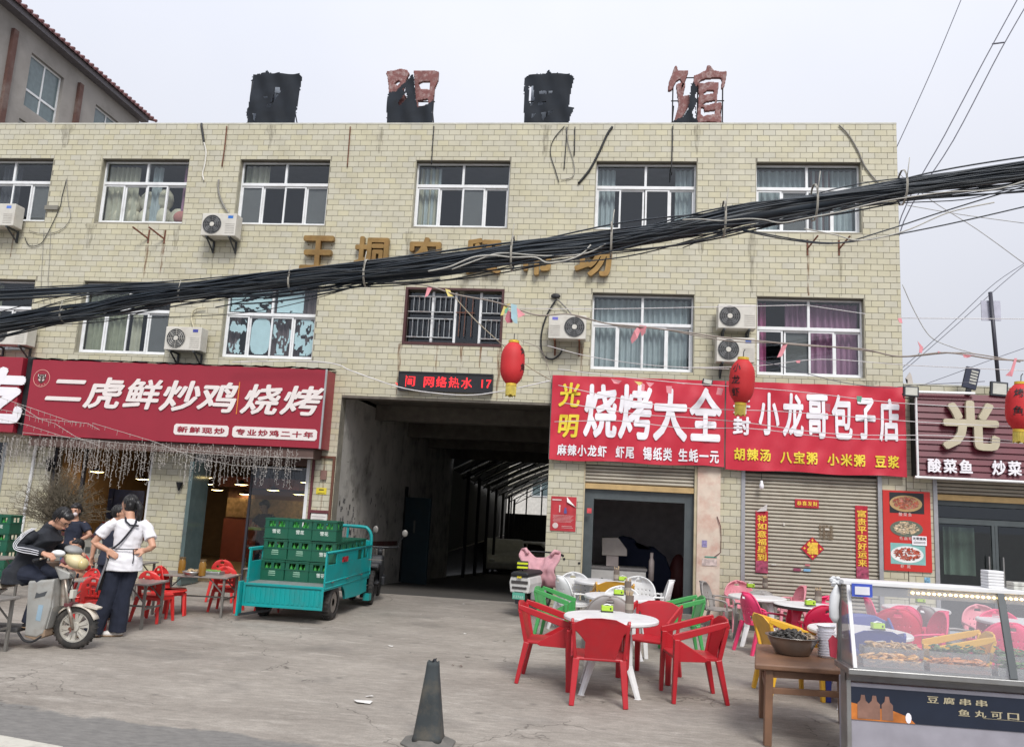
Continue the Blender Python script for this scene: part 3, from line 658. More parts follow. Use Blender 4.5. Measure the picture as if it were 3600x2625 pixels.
s2 = thing('signboard', 'dark red slatted fascia sign with one huge champagne-coloured metal character', 'shop sign', (7, -.3, 2.5))
DRD = mat('dark_red_slat', (.115,.012,.025), .4, var=.12, scale=3)
PL(MB().box(5.22,10.4,-.27,-.02,2.5,3.88), 'backing', BLK, s2)
for k in range(13):
    z = 2.5+k*.106; sb = MB(); sb.add([(5.24,-.31,z),(10.4,-.31,z),(10.4,-.285,z+.103),(5.24,-.285,z+.103),(5.24,-.272,z),(10.4,-.272,z),(10.4,-.272,z+.103),(5.24,-.272,z+.103)], [(0,1,2,3),(3,2,6,7),(0,4,5,1),(0,3,7,4),(1,5,6,2)])
    PL(sb, 'slat', DRD, s2)
CH_ = mat('champagne_metal', (.50,.45,.33), .45, .25, var=.05)
mb = MB(); p, q = Fp(6,1665,1018,-.36), Fp(6,2048,1352,-.36); put(mb, '光', p.x, q.x, q.z, p.z, -.36, .036, ext=.03); PL(mb, 'character', CH_, s2)
for s_, a, b in (('酸菜鱼',(1570,1392),(1880,1502)),('炒菜',(1985,1405),(2195,1515)),('米饭',(2290,1415),(2500,1525))):
    mb = MB(); p, q = Fp(6,*a,-.33), Fp(6,*b,-.33); w = (q.x-p.x)/len(s_)
    for i, c in enumerate(s_): put(mb, c, p.x+w*(i+.05), p.x+w*(i+.95), q.z, p.z, -.335, .03, ext=.012, em=True)
    PL(mb, 'lettering', WHT, s2)
PL(MB().tube([(5.15,-.36,2.47),(10.4,-.36,2.47)], .022, 8), 'pipe_rail', WPVC, s2); PL(MB().tube([(5.2,-.35,2.47),(5.2,-.35,3.8)], .02, 8), 'pipe_rail', WPVC, s2)
tag(MB().tube([Fp(19,425,1248,-.36),Fp(19,1080,1265,-.36)], .022, 10).build('fluorescent_tube', WPVC), 'white tube lamp fixed along the top of the dark red sign', 'tube lamp')

# ================================================================== gold characters between the storeys
GOLD = mat('gilt_metal', (.32,.20,.075), .36, .7, var=.25, scale=4, dirt=(.25,.13,.05), dscale=5, damt=.6)
names = ['first', 'second', 'third', 'fourth', 'fifth', 'last']; side = mat('gilt_side', (.13,.08,.035), .6)
for i, (ch, x0, x1) in enumerate((('王',-5.72,-5.06),('垌',-4.68,-4.03),('农',-3.67,-3.0),('贸',-2.58,-1.9),('市',-1.55,-.93),('场',-.56,.12))):
    g = thing('gilt_character', '%s of the six gilt characters across the facade, reading %s' % (names[i], ch), 'wall character', ((x0+x1)/2, 0, 5.83), group='gilt characters under the top windows')
    mb = MB(); put(mb, ch, x0, x1, 5.82, 6.50, -.085, .03, ext=.045); PL(mb, 'face', GOLD, g, bevel=.0)
    st_ = MB()
    for xx in (x0+.1, x1-.1):
        for zz in (5.95, 6.35): st_.tube([(xx,-.05,zz),(xx,-.006,zz)], .008, 6)
    PL(st_, 'standoff', side, g)
# rust and soot runs below things fixed to the wall (thin stains on the tiles)
def stain(x, z0, z1, w, m_, n=5, seed=0):
    mb = MB(); r = random.Random(seed or int(x*100)); P_ = []
    for i in range(n+1):
        z = z1+(z0-z1)*i/n; ww = w*(1-.7*i/n)*r.uniform(.6,1.2); P_.append((x+r.uniform(-.01,.01), z, ww))
    for i, (a, z, ww) in enumerate(P_): mb.v += [(a-ww/2, -.0105, z), (a+ww/2, -.0105, z)]
    mb.f = [(2*i, 2*i+1, 2*i+3, 2*i+2) for i in range(n)]
    return mb
def stain_mat(name, col, a0):
    M = bpy.data.materials.new(name); M.use_nodes = True; n = M.node_tree; N = n.nodes; L = n.links.new; b = N['Principled BSDF']
    b.inputs['Base Color'].default_value = col+(1,); b.inputs['Roughness'].default_value = .9
    g = N.new('ShaderNodeNewGeometry'); mp = N.new('ShaderNodeMapping'); mp.inputs['Scale'].default_value = (14, 1, 2); L(g.outputs['Position'], mp.inputs[0]); t = N.new('ShaderNodeTexNoise'); t.inputs['Scale'].default_value = 2; t.inputs['Detail'].default_value = 6; L(mp.outputs[0], t.inputs['Vector'])
    r = N.new('ShaderNodeMapRange'); r.inputs['From Min'].default_value = .35; r.inputs['From Max'].default_value = .7; r.inputs['To Max'].default_value = a0; L(t.outputs['Fac'], r.inputs['Value']); L(r.outputs[0], b.inputs['Alpha']); return M
SR = stain_mat('rust_run', (.20,.09,.04), .75); SK = stain_mat('soot_run', (.14,.12,.09), .38)
for x, z0, z1, w, m_ in ((-8.86,5.6,6.3,.08,SR),(-8.53,5.6,6.35,.08,SR),(3.57,5.58,6.35,.07,SR),(4.13,5.58,6.3,.06,SK),(-3.7,3.55,4.5,.07,SR),(-3.0,4.0,4.5,.05,SR),(-2.55,4.05,4.48,.06,SR),(-1.85,3.52,4.5,.09,SR),(-2.2,4.1,4.48,.05,SR),
        (-.36,3.98,4.6,.05,SR),(-7.06,5.65,6.3,.06,SK),(-7.5,5.6,6.3,.05,SK),(-2.6,5.4,5.8,.2,SK),(-2.2,5.55,5.85,.16,SK),(-11.7,6.,6.5,.05,SR),(-4.4,8.2,8.75,.12,SK),(-6.6,8.3,8.78,.2,SK),(1.6,8.2,8.78,.15,SK),(-1.2,8.1,8.78,.2,SK),(-4.93,1.0,2.35,.05,SR),
        (-10.1,6.2,6.7,.25,SK),(-8.3,6.2,6.7,.2,SK),(-5.4,6.3,6.72,.2,SK),(-3.7,6.2,6.65,.15,SK),(1.7,6.3,6.7,.2,SK),(2.6,5.6,6.7,.15,SK),(4.6,3.98,4.1,.3,SK),(-10.9,8.3,8.79,.3,SK)):
    P(stain(x, z0, z1, w, m_, seed=int(abs(x)*1000)), 'wall_stain', m_)

# ================================================================== roof letters wrapped in torn black cloth
CLO = mat('black_shade_cloth', (.010,.014,.021), .9, var=.3, scale=4); FADE = mat('faded_red_letter', (.17,.06,.055), .7, var=.2, scale=7, dirt=(.5,.42,.4), dscale=14, damt=.55)
def inpoly(x, y, poly):
    c = False; j = len(poly)-1
    for i in range(len(poly)):
        if (poly[i][1] > y) != (poly[j][1] > y) and x < (poly[j][0]-poly[i][0])*(y-poly[i][1])/(poly[j][1]-poly[i][1])+poly[i][0]: c = not c
        j = i
    return c
def solid_(o, t): s = o.modifiers.new('thickness', 'SOLIDIFY'); s.thickness = t; s.offset = 0; return o
def cloth(root, k, poly, holes_, yy, name='torn_cloth', res=.018, m_=CLO, wob=1.):
    W_ = [Fp(k, x, y, yy) for x, y in poly]; po = [(w.x, w.z) for w in W_]; hs_ = [[(Fp(k,x,y,yy).x, Fp(k,x,y,yy).z) for x, y in h] for h in holes_]
    x0, x1 = min(p[0] for p in po), max(p[0] for p in po); z0, z1 = min(p[1] for p in po), max(p[1] for p in po)
    mb = MB(); nx, nz = int((x1-x0)/res), int((z1-z0)/res); id_ = {}
    def vid(i, j):
        if (i, j) not in id_:
            x = x0+i*res; z = z0+j*res; y = yy+wob*(.035*noise.noise(Vector((x*5,z*2.4,2)))+.02*math.sin(x*16+z*6)); id_[(i,j)] = len(mb.v); mb.v.append((x, y, z))
        return id_[(i,j)]
    for i in range(nx):
        for j in range(nz):
            x = x0+(i+.5)*res; z = z0+(j+.5)*res; jx = x+.012*wob*noise.noise(Vector((x*30,z*30,0))); jz = z+.012*wob*noise.noise(Vector((z*30,x*30,5)))
            if inpoly(jx, jz, po) and not any(inpoly(jx, jz, h) for h in hs_): mb.f.append((vid(i,j), vid(i+1,j), vid(i+1,j+1), vid(i,j+1)))
    return PL(mb, name, m_, root, smooth=True)
YR = .35
def frame4(root, x0, x1):
    f = MB()
    for x in (x0+.08, (x0+x1)/2, x1-.08): f.tube([(x,YR+.09,8.45),(x,YR+.09,10.0)], .014, 6)
    for z in (9.05, 9.5, 9.98): f.tube([(x0+.05,YR+.09,z),(x1-.05,YR+.09,z)], .012, 6)
    for x in (x0+.1, x1-.1): f.tube([(x,YR+.09,9.4),(x,YR+1.,8.46)], .012, 6)
    PL(f, 'frame', BLK, root)
LB = ['leftmost roof letter wholly wrapped in torn black cloth', 'faded red roof letter half wrapped in black cloth, second from the left', 'roof letter hidden under black cloth with a torn skirt, third from the left', 'faded red roof letter almost free of cloth, at the right end of the row']
XR = [(-7.40,-6.28),(-4.47,-3.43),(-1.72,-.75),(1.1,2.2)]
for i, ch in enumerate('朝阳宾馆'):
    a, b = XR[i]; g = thing('roof_letter', LB[i], 'roof letter', ((a+b)/2, YR, 8.8), group='letters standing on the roof edge'); frame4(g, a, b)
    LP_ = {1: (2, [([(300,500),(292,480),(300,465),(340,462),(385,450),(425,458),(440,480),(420,520),(400,600),(440,660),(400,700),(310,700),(308,560)], [[(343,545),(370,525),(385,535),(365,560)]]), ([(470,462),(600,462),(632,470),(630,510),(605,570),(595,640),(580,680),(575,815),(500,815),(485,700)], [[(498,545),(525,530),(575,530),(572,583),(515,582)],[(495,655),(560,642),(565,675),(530,690),(495,690)]])]),
           3: (21, [([(230,720),(240,560),(255,440),(350,410),(450,350),(520,325),(545,215),(575,203),(610,215),(690,320),(850,355),(960,343),(982,370),(930,650),(900,715),(865,715),(862,640),(880,560),(850,490),(760,480),(520,500),(400,540),(345,610),(300,700)], []),
                    ([(340,610),(480,615),(580,575),(640,568),(720,592),(805,590),(790,720),(760,900),(755,1050),(840,1036),(878,1070),(860,1150),(832,1250),(862,1400),(855,1470),(800,1500),(720,1470),(520,1465),(320,1500),(312,1430),(345,1100),(360,860)], [[(450,830),(560,760),(690,770),(685,835),(470,872)],[(418,1090),(520,1020),(722,980),(722,1050),(580,1090)],[(405,1140),(462,1140),(485,1232),(722,1200),(722,1300),(540,1320),(460,1355),(405,1300)]]),
                    ([(-325,770),(-328,700),(-300,560),(-240,420),(-200,290),(-165,215),(-130,240),(-110,325),(130,330),(60,540),(0,700),(-40,740),(-10,600),(-60,510),(-150,560),(-190,640),(-250,760)], []),
                    ([(-150,640),(-40,600),(60,620),(0,900),(150,870),(168,1050),(20,1300),(-100,1490),(-190,1450),(-90,1100)], [])])}
    if i in LP_:
        for po_, ho_ in LP_[i][1]: solid_(cloth(g, LP_[i][0], po_, ho_, YR, 'letter', .012, FADE, 0), .07)
    if i == 0: cloth(g, 1, [(1630,478),(1718,470),(1724,450),(1735,468),(1860,476),(1930,474),(1952,500),(1930,600),(1915,720),(1900,815),(1860,822),(1580,822),(1575,800),(1600,795),(1585,720),(1612,660),(1628,560)], [[(1770,565),(1808,560),(1806,600),(1770,600)],[(1775,605),(1795,612),(1750,690),(1722,690),(1720,672),(1742,668)],[(1700,622),(1728,622),(1725,632),(1700,630)],[(1635,735),(1655,735),(1645,780),(1632,775)],[(1722,800),(1805,798),(1800,818),(1722,818)],[(1690,822),(1715,790),(1720,822)]], YR-.12)
    if i == 1: cloth(g, 2, [(305,598),(350,590),(455,480),(466,480),(480,640),(490,690),(555,680),(590,650),(588,815),(290,818),(298,640)], [[(395,570),(412,565),(410,590),(398,590)],[(365,660),(420,600),(424,640),(372,682)],[(400,800),(500,795),(495,822),(395,822)]], YR-.12)
    if i == 2: cloth(g, 2, [(1182,500),(1210,480),(1320,476),(1335,448),(1355,470),(1470,474),(1503,505),(1480,600),(1468,690),(1505,690),(1478,760),(1462,815),(1380,810),(1300,812),(1182,822),(1178,700)], [[(1212,555),(1238,555),(1245,640),(1225,690),(1210,640)],[(1280,590),(1362,585),(1358,600),(1280,606)],[(1272,660),(1322,652),(1318,672),(1272,678)],[(1228,740),(1258,730),(1228,765)],[(1290,728),(1368,718),(1300,775)]], YR-.12)
    if i == 3: cloth(g, 21, [(190,600),(250,560),(330,700),(330,960),(290,1100),(340,1500),(760,1490),(760,1560),(-400,1560),(-300,1480),(0,1350),(130,1150),(160,900)], [[(280,1120),(290,1380),(240,1380),(215,1230)],[(290,820),(350,760),(340,960),(285,900)]], YR-.12)
    # tattered tarpaulin showing through the holes
    if i in (0, 2): PL(MB().box(a+.15,b-.15,YR+.12,YR+.125,9.0,9.9), 'rear_sheet', mat('grey_tarpaulin', (.30,.34,.41), .6), g)
# flat panel lying on the roof edge, and small stump
tag(MB().box(Fp(2,1530,800,.5).x, Fp(2,1725,805,.5).x, .5, 1.1, 8.83, 8.93).build('roof_panel', mat('grey_board', (.3,.3,.3))), 'short grey panel lying on the roof edge, left of its twin', 'panel', 'panels on the roof edge')
tag(MB().box(Fp(2,1735,800,.5).x, Fp(2,1985,805,.5).x, .52, 1.1, 8.83, 8.95).build('roof_panel', mat('grey_board')), 'longer grey panel lying on the roof edge near the free red letter', 'panel', 'panels on the roof edge')

# ================================================================== air conditioners
ACW = mat('ac_ivory', (.56,.54,.49), .5, var=.06, dirt=(.35,.30,.24), dscale=4, damt=.4); ACD = mat('ac_fan_dark', (.035,.037,.04), .5)
def ac(label, cx, cz, w=.72, h=.45, side=-1, badge=(.1,.2,.6), rusty=False, bigfan=False):
    t = thing('air_conditioner', label, 'air conditioner', (cx, -.2, cz-h/2), group='outdoor units on the facade')
    d = .28; MB().box(-w/2,w/2,-d/2-.02,d/2-.04,0,h).build('casing', ACW, t, bevel=.012)
    fx = side*w*.19; y = -d/2-.02; R0 = h*.42; n = 28
    fan = MB(); fan.add([(fx,y-.002,h/2)]+[(fx+math.cos(2*math.pi*k/n)*R0, y-.002, h/2+math.sin(2*math.pi*k/n)*R0) for k in range(n)], [(0, k+1, (k+1) % n+1) for k in range(n)]); fan.build('fan_opening', ACD, t)
    bl = MB()
    for k in range(4):
        a = k*math.pi/2+.3; bl.add([(fx+math.cos(a+q)*rr2, y-.004-.004*(q > .2), h/2+math.sin(a+q)*rr2) for q, rr2 in ((0,R0*.25),(.15,R0*.9),(.75,R0*.9),(.6,R0*.25))], [(0,1,2,3)])
    bl.build('fan_blades', mat('ac_blade', (.10,.105,.11), .5), t)
    gr = MB()
    for q in (.98,.8,.62,.44): gr.tube([(fx+math.cos(2*math.pi*k/n)*R0*q, y-.010, h/2+math.sin(2*math.pi*k/n)*R0*q) for k in range(n+1)], .0035, 4, cap=False)
    for k in range(8): gr.bar((fx,y-.010,h/2), (fx+math.cos(k*math.pi/4)*R0, y-.010, h/2+math.sin(k*math.pi/4)*R0), .004)
    gr.build('fan_guard', mat('ac_guard', (.2,.2,.2), .5) if not bigfan else ACW, t)
    MB().lathe([(.045,0),(.04,.006)], (fx,y-.011,h/2), 16, Matrix.Rotation(math.pi/2,3,'X')).build('hub_cap', ACW, t)
    sx = -side*w*.33
    if badge: MB().box(sx-.05,sx+.05,y-.003,y-.0005,h*.78,h*.9).build('badge', mat('badge_%d' % int(badge[0]*99+badge[2]*9), badge, .4), t)
    lo = MB()
    for k in range(6): lo.box(sx-.09,sx+.09,y-.004,y-.0005,h*.12+k*.035,h*.12+k*.035+.014)
    lo.build('louvre', mat('ac_louvre', (.44,.42,.38)), t)
    bk = MB()
    for x in (-w*.33, w*.33):
        bk.box(x-.015,x+.015,-d/2-.02,.185,-.03,-.001); bk.box(x-.014,x+.014,.155,.19,-.24,-.03); bk.bar((x,-d/2+.02,-.03), (x,.17,-.22), .022)
    bk.build('bracket', RUST if rusty else mat('bracket_paint', (.05,.055,.06), .6), t)
    return t
ac('ivory unit at the left edge below the top-row window', -11.87, 6.75, .8)
ac('ivory unit with blue badge and dark round fan between top-row windows', -7.28, 6.61, .68, .44, side=-1, badge=(.02,.15,.5))
ac('unit with side label below the left-edge lower window', -11.25, 4.39, .85, .42, side=-1, badge=(.4,.05,.1))
ac('beige unit with ringed fan guard beside the torn-film window', -7.72, 4.40, .7, .44, side=-1, badge=(.05,.06,.3), bigfan=True)
ac('ivory unit with big dark fan left of the grey-curtained window', -.63, 4.82, .66, .43, side=1, badge=(.15,.15,.5), rusty=True)
ac('upper beige unit of the stacked pair beside the mauve-curtained window', 2.29, 5.09, .64, .43, side=-1, badge=None)
ac('lower ivory unit of the stacked pair, half behind a lantern', 2.27, 4.5, .64, .43, side=-1, badge=(.02,.1,.4))
# pipes and loose wires on the facade
def wire(label, pts, r, m_, cat='cable', name='wire', group=None, n=6):
    P_ = [Vector(p) for p in pts]
    if len(P_) > 2:                                  # smooth through the points
        o = []
        for i in range(len(P_)-1):
            p0, p1, p2, p3 = P_[max(i-1,0)], P_[i], P_[i+1], P_[min(i+2,len(P_)-1)]
            for k in range(5):
                t = k/5; o.append(.5*((2*p1)+(p2-p0)*t+(2*p0-5*p1+4*p2-p3)*t*t+(3*p1-p0-3*p2+p3)*t**3))
        P_ = o+[P_[-1]]
    return tag(MB().tube(P_, r, n).build(name, m_, smooth=True), label, cat, group)
GW = mat('grey_wire', (.22,.21,.19), .7); WW = mat('white_wire', (.62,.6,.55), .6)
def fw_(k, *pts, yy=-.03): return [Fp(k, x, y, yy) for x, y in pts]
wire('black capped pipe bent over the roof edge at the left', [Fp(1,1305,800,.02)]+fw_(1,(1300,806),(1308,860),(1316,918)), .022, BLK, 'pipe', 'pipe')
wire('white hose running down from the black pipe to a hole', fw_(1,(1316,918),(1330,980),(1322,1060),(1308,1120),(1316,1165)), .014, WW, 'hose', 'hose')
wire('thin rusted rod hanging from the roof edge beside the white hose', fw_(1,(1464,815),(1450,950),(1432,1075)), .013, RUST, 'rod', 'rod')
wire('corrugated hose from the wall hole to the blue-badged unit', fw_(1,(1412,1160),(1410,1230),(1435,1310),(1470,1370),(1500,1410),yy=-.05), .018, GW, 'hose', 'hose')
wire('short rusty rod at the roof edge', fw_(2,(58,818),(52,900),(38,1078)), .012, RUST, 'rod', 'rod')
wire('dark rod hanging over the roof edge above a top-row window', fw_(2,(598,815),(590,930),(582,1062)), .010, BLK, 'rod', 'rod')
wire('thin black cable loop hanging below the skirted roof letter', fw_(2,(1440,815),(1370,900),(1350,990),(1385,1110),(1405,1178)), .008, BLK)
wire('second thin cable loop joining the hanging loop on its right', fw_(2,(1450,815),(1465,930),(1502,1060),(1495,1140),(1420,1160)), .007, GW)
wire('straight black rod hanging inside the cable loops', fw_(2,(1458,820),(1448,960),(1438,1090)), .010, BLK, 'rod', 'rod')
wire('short black rod right of the cable loops', fw_(2,(1508,820),(1504,1005)), .010, BLK, 'rod', 'rod')
wire('thick black cable slanting down from the flat roof panels', fw_(2,(1750,818),(1715,870),(1660,990),(1600,1100),(1530,1185)), .022, BLK)
wire('dark rod hanging under the free red roof letter', fw_(2,(2138,815),(2136,950),(2130,1130)), .011, BLK, 'rod', 'rod')
wire('grey jointed pipe running down the facade near the right corner', fw_(3,(1010,808),(1070,870),(1130,970),(1180,1080),(1265,1185)), .013, GW, 'pipe', 'pipe')
wire('cream refrigerant hose arching above the ringed-fan unit', fw_(4,(1325,425),(1260,435),(1235,480),(1250,550),(1275,585),yy=-.06), .016, mat('cream_hose', (.5,.46,.33), .7), 'hose', 'hose')
wire('black insulated hose looping left of the big dark fan unit', fw_(18,(755,190),(640,380),(570,600),(560,800),(600,920),(700,965),(800,900),(830,830),yy=-.05), .016, BLK, 'hose', 'hose')
wire('grey hose from the black knot to the top of the big dark fan unit', fw_(18,(770,190),(870,290),(965,400),yy=-.06), .014, GW, 'hose', 'hose')
tag(MB().ell(Fp(18,748,150,-.04), (.09,.035,.05), n=8, h=5).build('tape_knot', BLK), 'black tape knot where two hoses leave the wall', 'tape')
wire('pair wire dangling down the tiles left of the first window', fw_(1,(430,1155),(400,1270),(385,1340),(310,1500),(260,1575),(190,1585),(160,1530)), .007, BLK)
wire('thin wire dropping beside the pair wire', fw_(1,(430,1155),(440,1300),(455,1400),(400,1480),(290,1510),(190,1490)), .006, GW)
tag(MB().box(*[Fp(1,300,1325,0).x, Fp(1,385,1325,0).x], -.05, -.008, Fp(1,300,1358,0).z, Fp(1,300,1330,0).z).build('junction_box', mat('dusty_box', (.2,.19,.16)), bevel=.004), 'small dusty junction box fixed between the first windows', 'box')
for i, x in enumerate((275, 320)): wire('thin vertical line down the tiles, %s one' % ('left' if i == 0 else 'right'), fw_(1,(x+8,1480),(x,1650))+fw_(4,(x-10,300),(x+10,400)), .004, GW, group='thin lines between the first windows')
for i, (x, z) in enumerate(((-8.86,6.55),(-8.53,6.55))):
    b_ = MB(); b_.bar((x,-.01,z+.05),(x,-.01,z-.22),.03,.02); b_.bar((x,-.02,z-.13),(x-.16,-.32,z),.025); tag(b_.build('rusty_bracket', RUST), 'rusty empty unit bracket, %s of the pair with rust runs below' % ('left' if i == 0 else 'right'), 'bracket', 'empty rusty brackets')
for i, (x, z) in enumerate(((3.56,6.52),(4.1,6.52))):
    b_ = MB(); b_.bar((x,-.01,z+.08),(x,-.01,z-.2),.03,.02); b_.bar((x,-.02,z-.08),(x+.12,-.25,z+.08),.022); tag(b_.build('rusty_bracket', RUST), 'rusty bracket under the right-end top window, %s' % ('the left with a plain bar' if i == 0 else 'the right with a forked arm'), 'bracket', 'empty rusty brackets')
# ================================================================== right-hand shop fronts
FRT = mat('cream_paint_strip', (.46,.40,.27), .7, dirt=(.3,.2,.12)); OAK = mat('ochre_board', (.45,.31,.14), .7, dirt=(.25,.15,.06))
SHU = mat('roller_shutter_slat', (.40,.365,.30), .5, .15, var=.05, dirt=(.25,.2,.15), dscale=3, damt=.5)
def shutter(x0, x1, z0, z1, y, pitch=.062, parent=BLD, m_=SHU):
    n = int((z1-z0)/pitch); bk = MB().box(x0, x1, y+.03, y+.04, z0, z1); rt_ = P(bk, 'roller_shutter', mat('shutter_gap', (.05,.045,.04), .8), parent) if parent is BLD else PL(bk, 'roller_shutter', mat('shutter_gap', (.05,.045,.04), .8), parent)
    ox = -BX if parent is BLD else -parent.location.x
    sm = MB(); h = pitch-.007
    prof = [(0.026,0),(0.008,.006),(0.0,h*.35),(0.004,h*.75),(.026,h)]
    for x in (x0, x1): sm.v += [(x+ox, y+a, b) for a, b in prof]
    k = len(prof); sm.f = [(i, k+i, k+i+1, i+1) for i in range(k-1)]
    s0_ = sm.build('slat', m_, rt_); s0_.location = (0, 0, z0)
    for i in range(1, n):
        s = s0_.copy(); COL.objects.link(s); s.parent = rt_; s.location = (0, rt.uniform(-.002,.002), z0+i*pitch)
    return rt_
P(MB().box(-.245,-.222,-.02,.1,0,2.47), 'door_jamb', FRT); P(MB().box(1.652,1.70,-.02,.1,0,2.47), 'door_jamb', FRT)
shutter(-.22, 1.65, 2.14, 2.46, .03); P(MB().box(-.22,1.65,.01,.07,2.03,2.125), 'shutter_bottom_bar', OAK, bevel=.004)
PIL = mat('stained_pink_pillar', (.62,.52,.43), .75, var=.08, dirt=(.42,.11,.07), dscale=2.4, damt=.6)
P(MB().box(1.70,2.085,-.045,-.001,-.2,2.5), 'pillar', PIL)
P(MB().box(-.2,1.65,-.1,.28,-.2,.02), 'kerb', CONC)
for x in (2.435, 4.672): P(MB().box(x,x+.065,-.03,.06,0,2.5), 'shutter_rail', mat('rail_grey', (.38,.38,.40), .4, .5))
shutter(2.5, 4.67, -.1, 2.5, .02); P(MB().box(2.5,4.67,.01,.06,-.15,-.09), 'shutter_bottom_bar', FRT)
P(MB().box(1.75,5.1,-.30,-.0,-.25,-.02), 'kerb', mat('dark_kerb', (.10,.095,.085), .9, dirt=(.05,.05,.04)))
# door frame and leaves, room behind
DG = mat('tinted_door_frame', (.085,.10,.105), .4, .3)
P(MB().box(-.22,-.06,.08,.12,0,2.03), 'glass_door_leaf', DG); P(MB().box(1.50,1.65,.08,.12,0,2.03), 'glass_door_leaf', DG); P(MB().box(-.06,1.50,.08,.12,1.86,2.03), 'door_header', DG)
room = MB(); room.box(-.6,2.2,4.2,4.25,0,3.4); room.box(-.62,-.6,.29,4.2,0,3.4); room.box(2.2,2.22,.29,4.2,0,3.4)
P(room, 'shop_room', mat('dim_room_wall', (.62,.58,.59), .9)); P(MB().box(-.6,2.2,.285,4.2,-.01,.012), 'shop_floor', mat('dim_floor', (.3,.28,.26), .7))
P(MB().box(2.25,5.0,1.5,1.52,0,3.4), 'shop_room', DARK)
# things inside the dim shop
hd_ = thing('cooker_hood', 'beige sloped metal hood above a cabinet inside the dim shop', 'hood', (.45,1.1,0))
P_hood = [(a.x-.45, a.z) for a in (Fp(22,700,812,1.1),Fp(22,985,822,1.1),Fp(22,985,745,1.1),Fp(22,885,612,1.1),Fp(22,700,612,1.1))]; c0_, c1_ = Fp(22,752,812,1.1), Fp(22,885,940,1.1); MB().prism(P_hood, 0, .5).build('hood', mat('dull_beige_metal', (.40,.36,.33), .5, .2), hd_, bevel=.008)
MB().box(c0_.x-.45,c1_.x-.45,-.01,.3,c1_.z,c0_.z-.005).build('duct', mat('dull_duct', (.34,.29,.28), .6), hd_)
cb = thing('cabinet', 'white low cabinet with dark worktop just inside the dim shop door', 'cabinet', (.42,.95,0)); MB().box(-.5,.5,0,.6,-.1,c1_.z-.05).build('body', mat('cabinet_white', (.42,.41,.40), .6), cb, bevel=.006); MB().box(-.55,.52,-.02,.62,c1_.z-.045,c1_.z-.005).build('worktop', mat('worktop', (.15,.14,.14)), cb)
wk = MB().tube([(-.3,-.03,.46),(-.2,-.03,.4),(.1,-.03,.38),(.2,-.03,.37)], .008, 5); wk.build('handle', BLK, cb)
nb = MB().prism([(-.45,0),(.52,0),(.55,.55),(.42,.88),(.2,1.05),(-.1,1.06),(-.2,1.2),(-.45,1.24),(-.6,1.1),(-.6,.5)], 0, .5); tag(nb.build('covered_machine', mat('navy_cover', (.012,.018,.05), .8), loc=(.95,2.1,-.05), bevel=.05), 'tall shape under a navy cover inside the dim shop', 'machine')
tag(MB().ell((0,0,.45),(.18,.18,.45)).build('gas_bottle', mat('dull_red_drum', (.10,.02,.02), .6), loc=(1.62,2.2,0), smooth=True), 'dull red rounded drum at the back of the dim shop', 'drum')
tag(MB().lathe([(.05,0),(.05,.35),(.03,.4),(.03,.5)]).build('thermos_flask', mat('dull_duct'), loc=(1.02,1.0,.45), smooth=True), 'slim grey flask standing in the dim shop', 'flask')
# right shop door
DGR = RB
PL(MB().box(5.555,5.62,-.03,.06,0,2.5), 'shutter_rail', mat('rail_grey'), DGR)
shutter(5.62, 8.8, 2.24, 2.5, .03, parent=RB); PL(MB().box(5.62,8.8,.01,.07,2.13,2.225), 'shutter_bottom_bar', OAK, DGR)
fr = MB(); fr.box(5.62,8.8,.08,.13,1.75,1.84)
for x in (5.62,6.5,6.55,7.4,7.45,8.3): fr.box(x,x+.045,.08,.13,0,1.75)
fr.box(5.62,8.8,.08,.13,2.05,2.13); PL(fr, 'door_frame', DG, DGR)
for a, b in ((5.67,6.49),(6.61,7.39),(7.51,8.29)): PL(MB().box(a,b,.1,.106,.02,1.74), 'pane', GLASSD, DGR)
PL(MB().box(5.67,8.75,.1,.106,1.85,2.04), 'pane', GLASSD, DGR)
for x in (6.42, 6.64): PL(MB().tube([(x,.03,.75),(x,.03,1.25)], .012, 8), 'door_handle', STEEL, DGR)
room = MB(); room.box(5.3,9.5,3.2,3.22,0,3.4); room.box(5.28,5.3,.26,3.2,0,3.4); PL(room, 'shop_room', mat('dark_green_room', (.05,.06,.06)), DGR)
PL(curtain(5.9,6.4,.9,1.7,.5,.03,6), 'plastic_curtain', mat('plastic_strip', (.3,.34,.30), .4), DGR)

# posters and papers fixed to the shop fronts
def poster(name, label, x0, x1, z0, z1, y, m_, cat='poster', curl=0.):
    t = thing(name, label, cat, ((x0+x1)/2, y, z0)); w = (x1-x0)/2; h = z1-z0; mb = MB(); n = 8
    for i in range(n+1):
        for k in range(2): mb.v.append((-w+2*w*i/n, -.004-.006*math.sin(i*1.3)**2, h*k))
    mb.f = [(2*i, 2*i+2, 2*i+3, 2*i+1) for i in range(n)]
    if curl: mb.v[-1] = (w-curl, -.02, h); mb.v[-2] = (w, -.006, 0); mb.v[-3] = (mb.v[-3][0]-.0, -.02, h*.99)
    mb.build('sheet', m_, t); return t
po = poster('poster', 'dark red notice poster with one curled corner on the tiled pier', -.80,-.36,1.28,1.87,-.014, mat('poster_red', (.42,.03,.04), .5, var=.2, scale=5), curl=.0)
def flat(root, mbf, name, m_):
    mb = MB(); mbf(mb); l = root.location; mb.v = [(x-l.x, y-l.y, z-l.z) for x, y, z in mb.v]; return mb.build(name, m_, root)
PW = mat('faint_white_print', (.62,.50,.48), .6)
def quad(mb, x0, x1, z0, z1, y): mb.add([(x0,y,z0),(x1,y,z0),(x1,y,z1),(x0,y,z1)], [(0,1,2,3)])
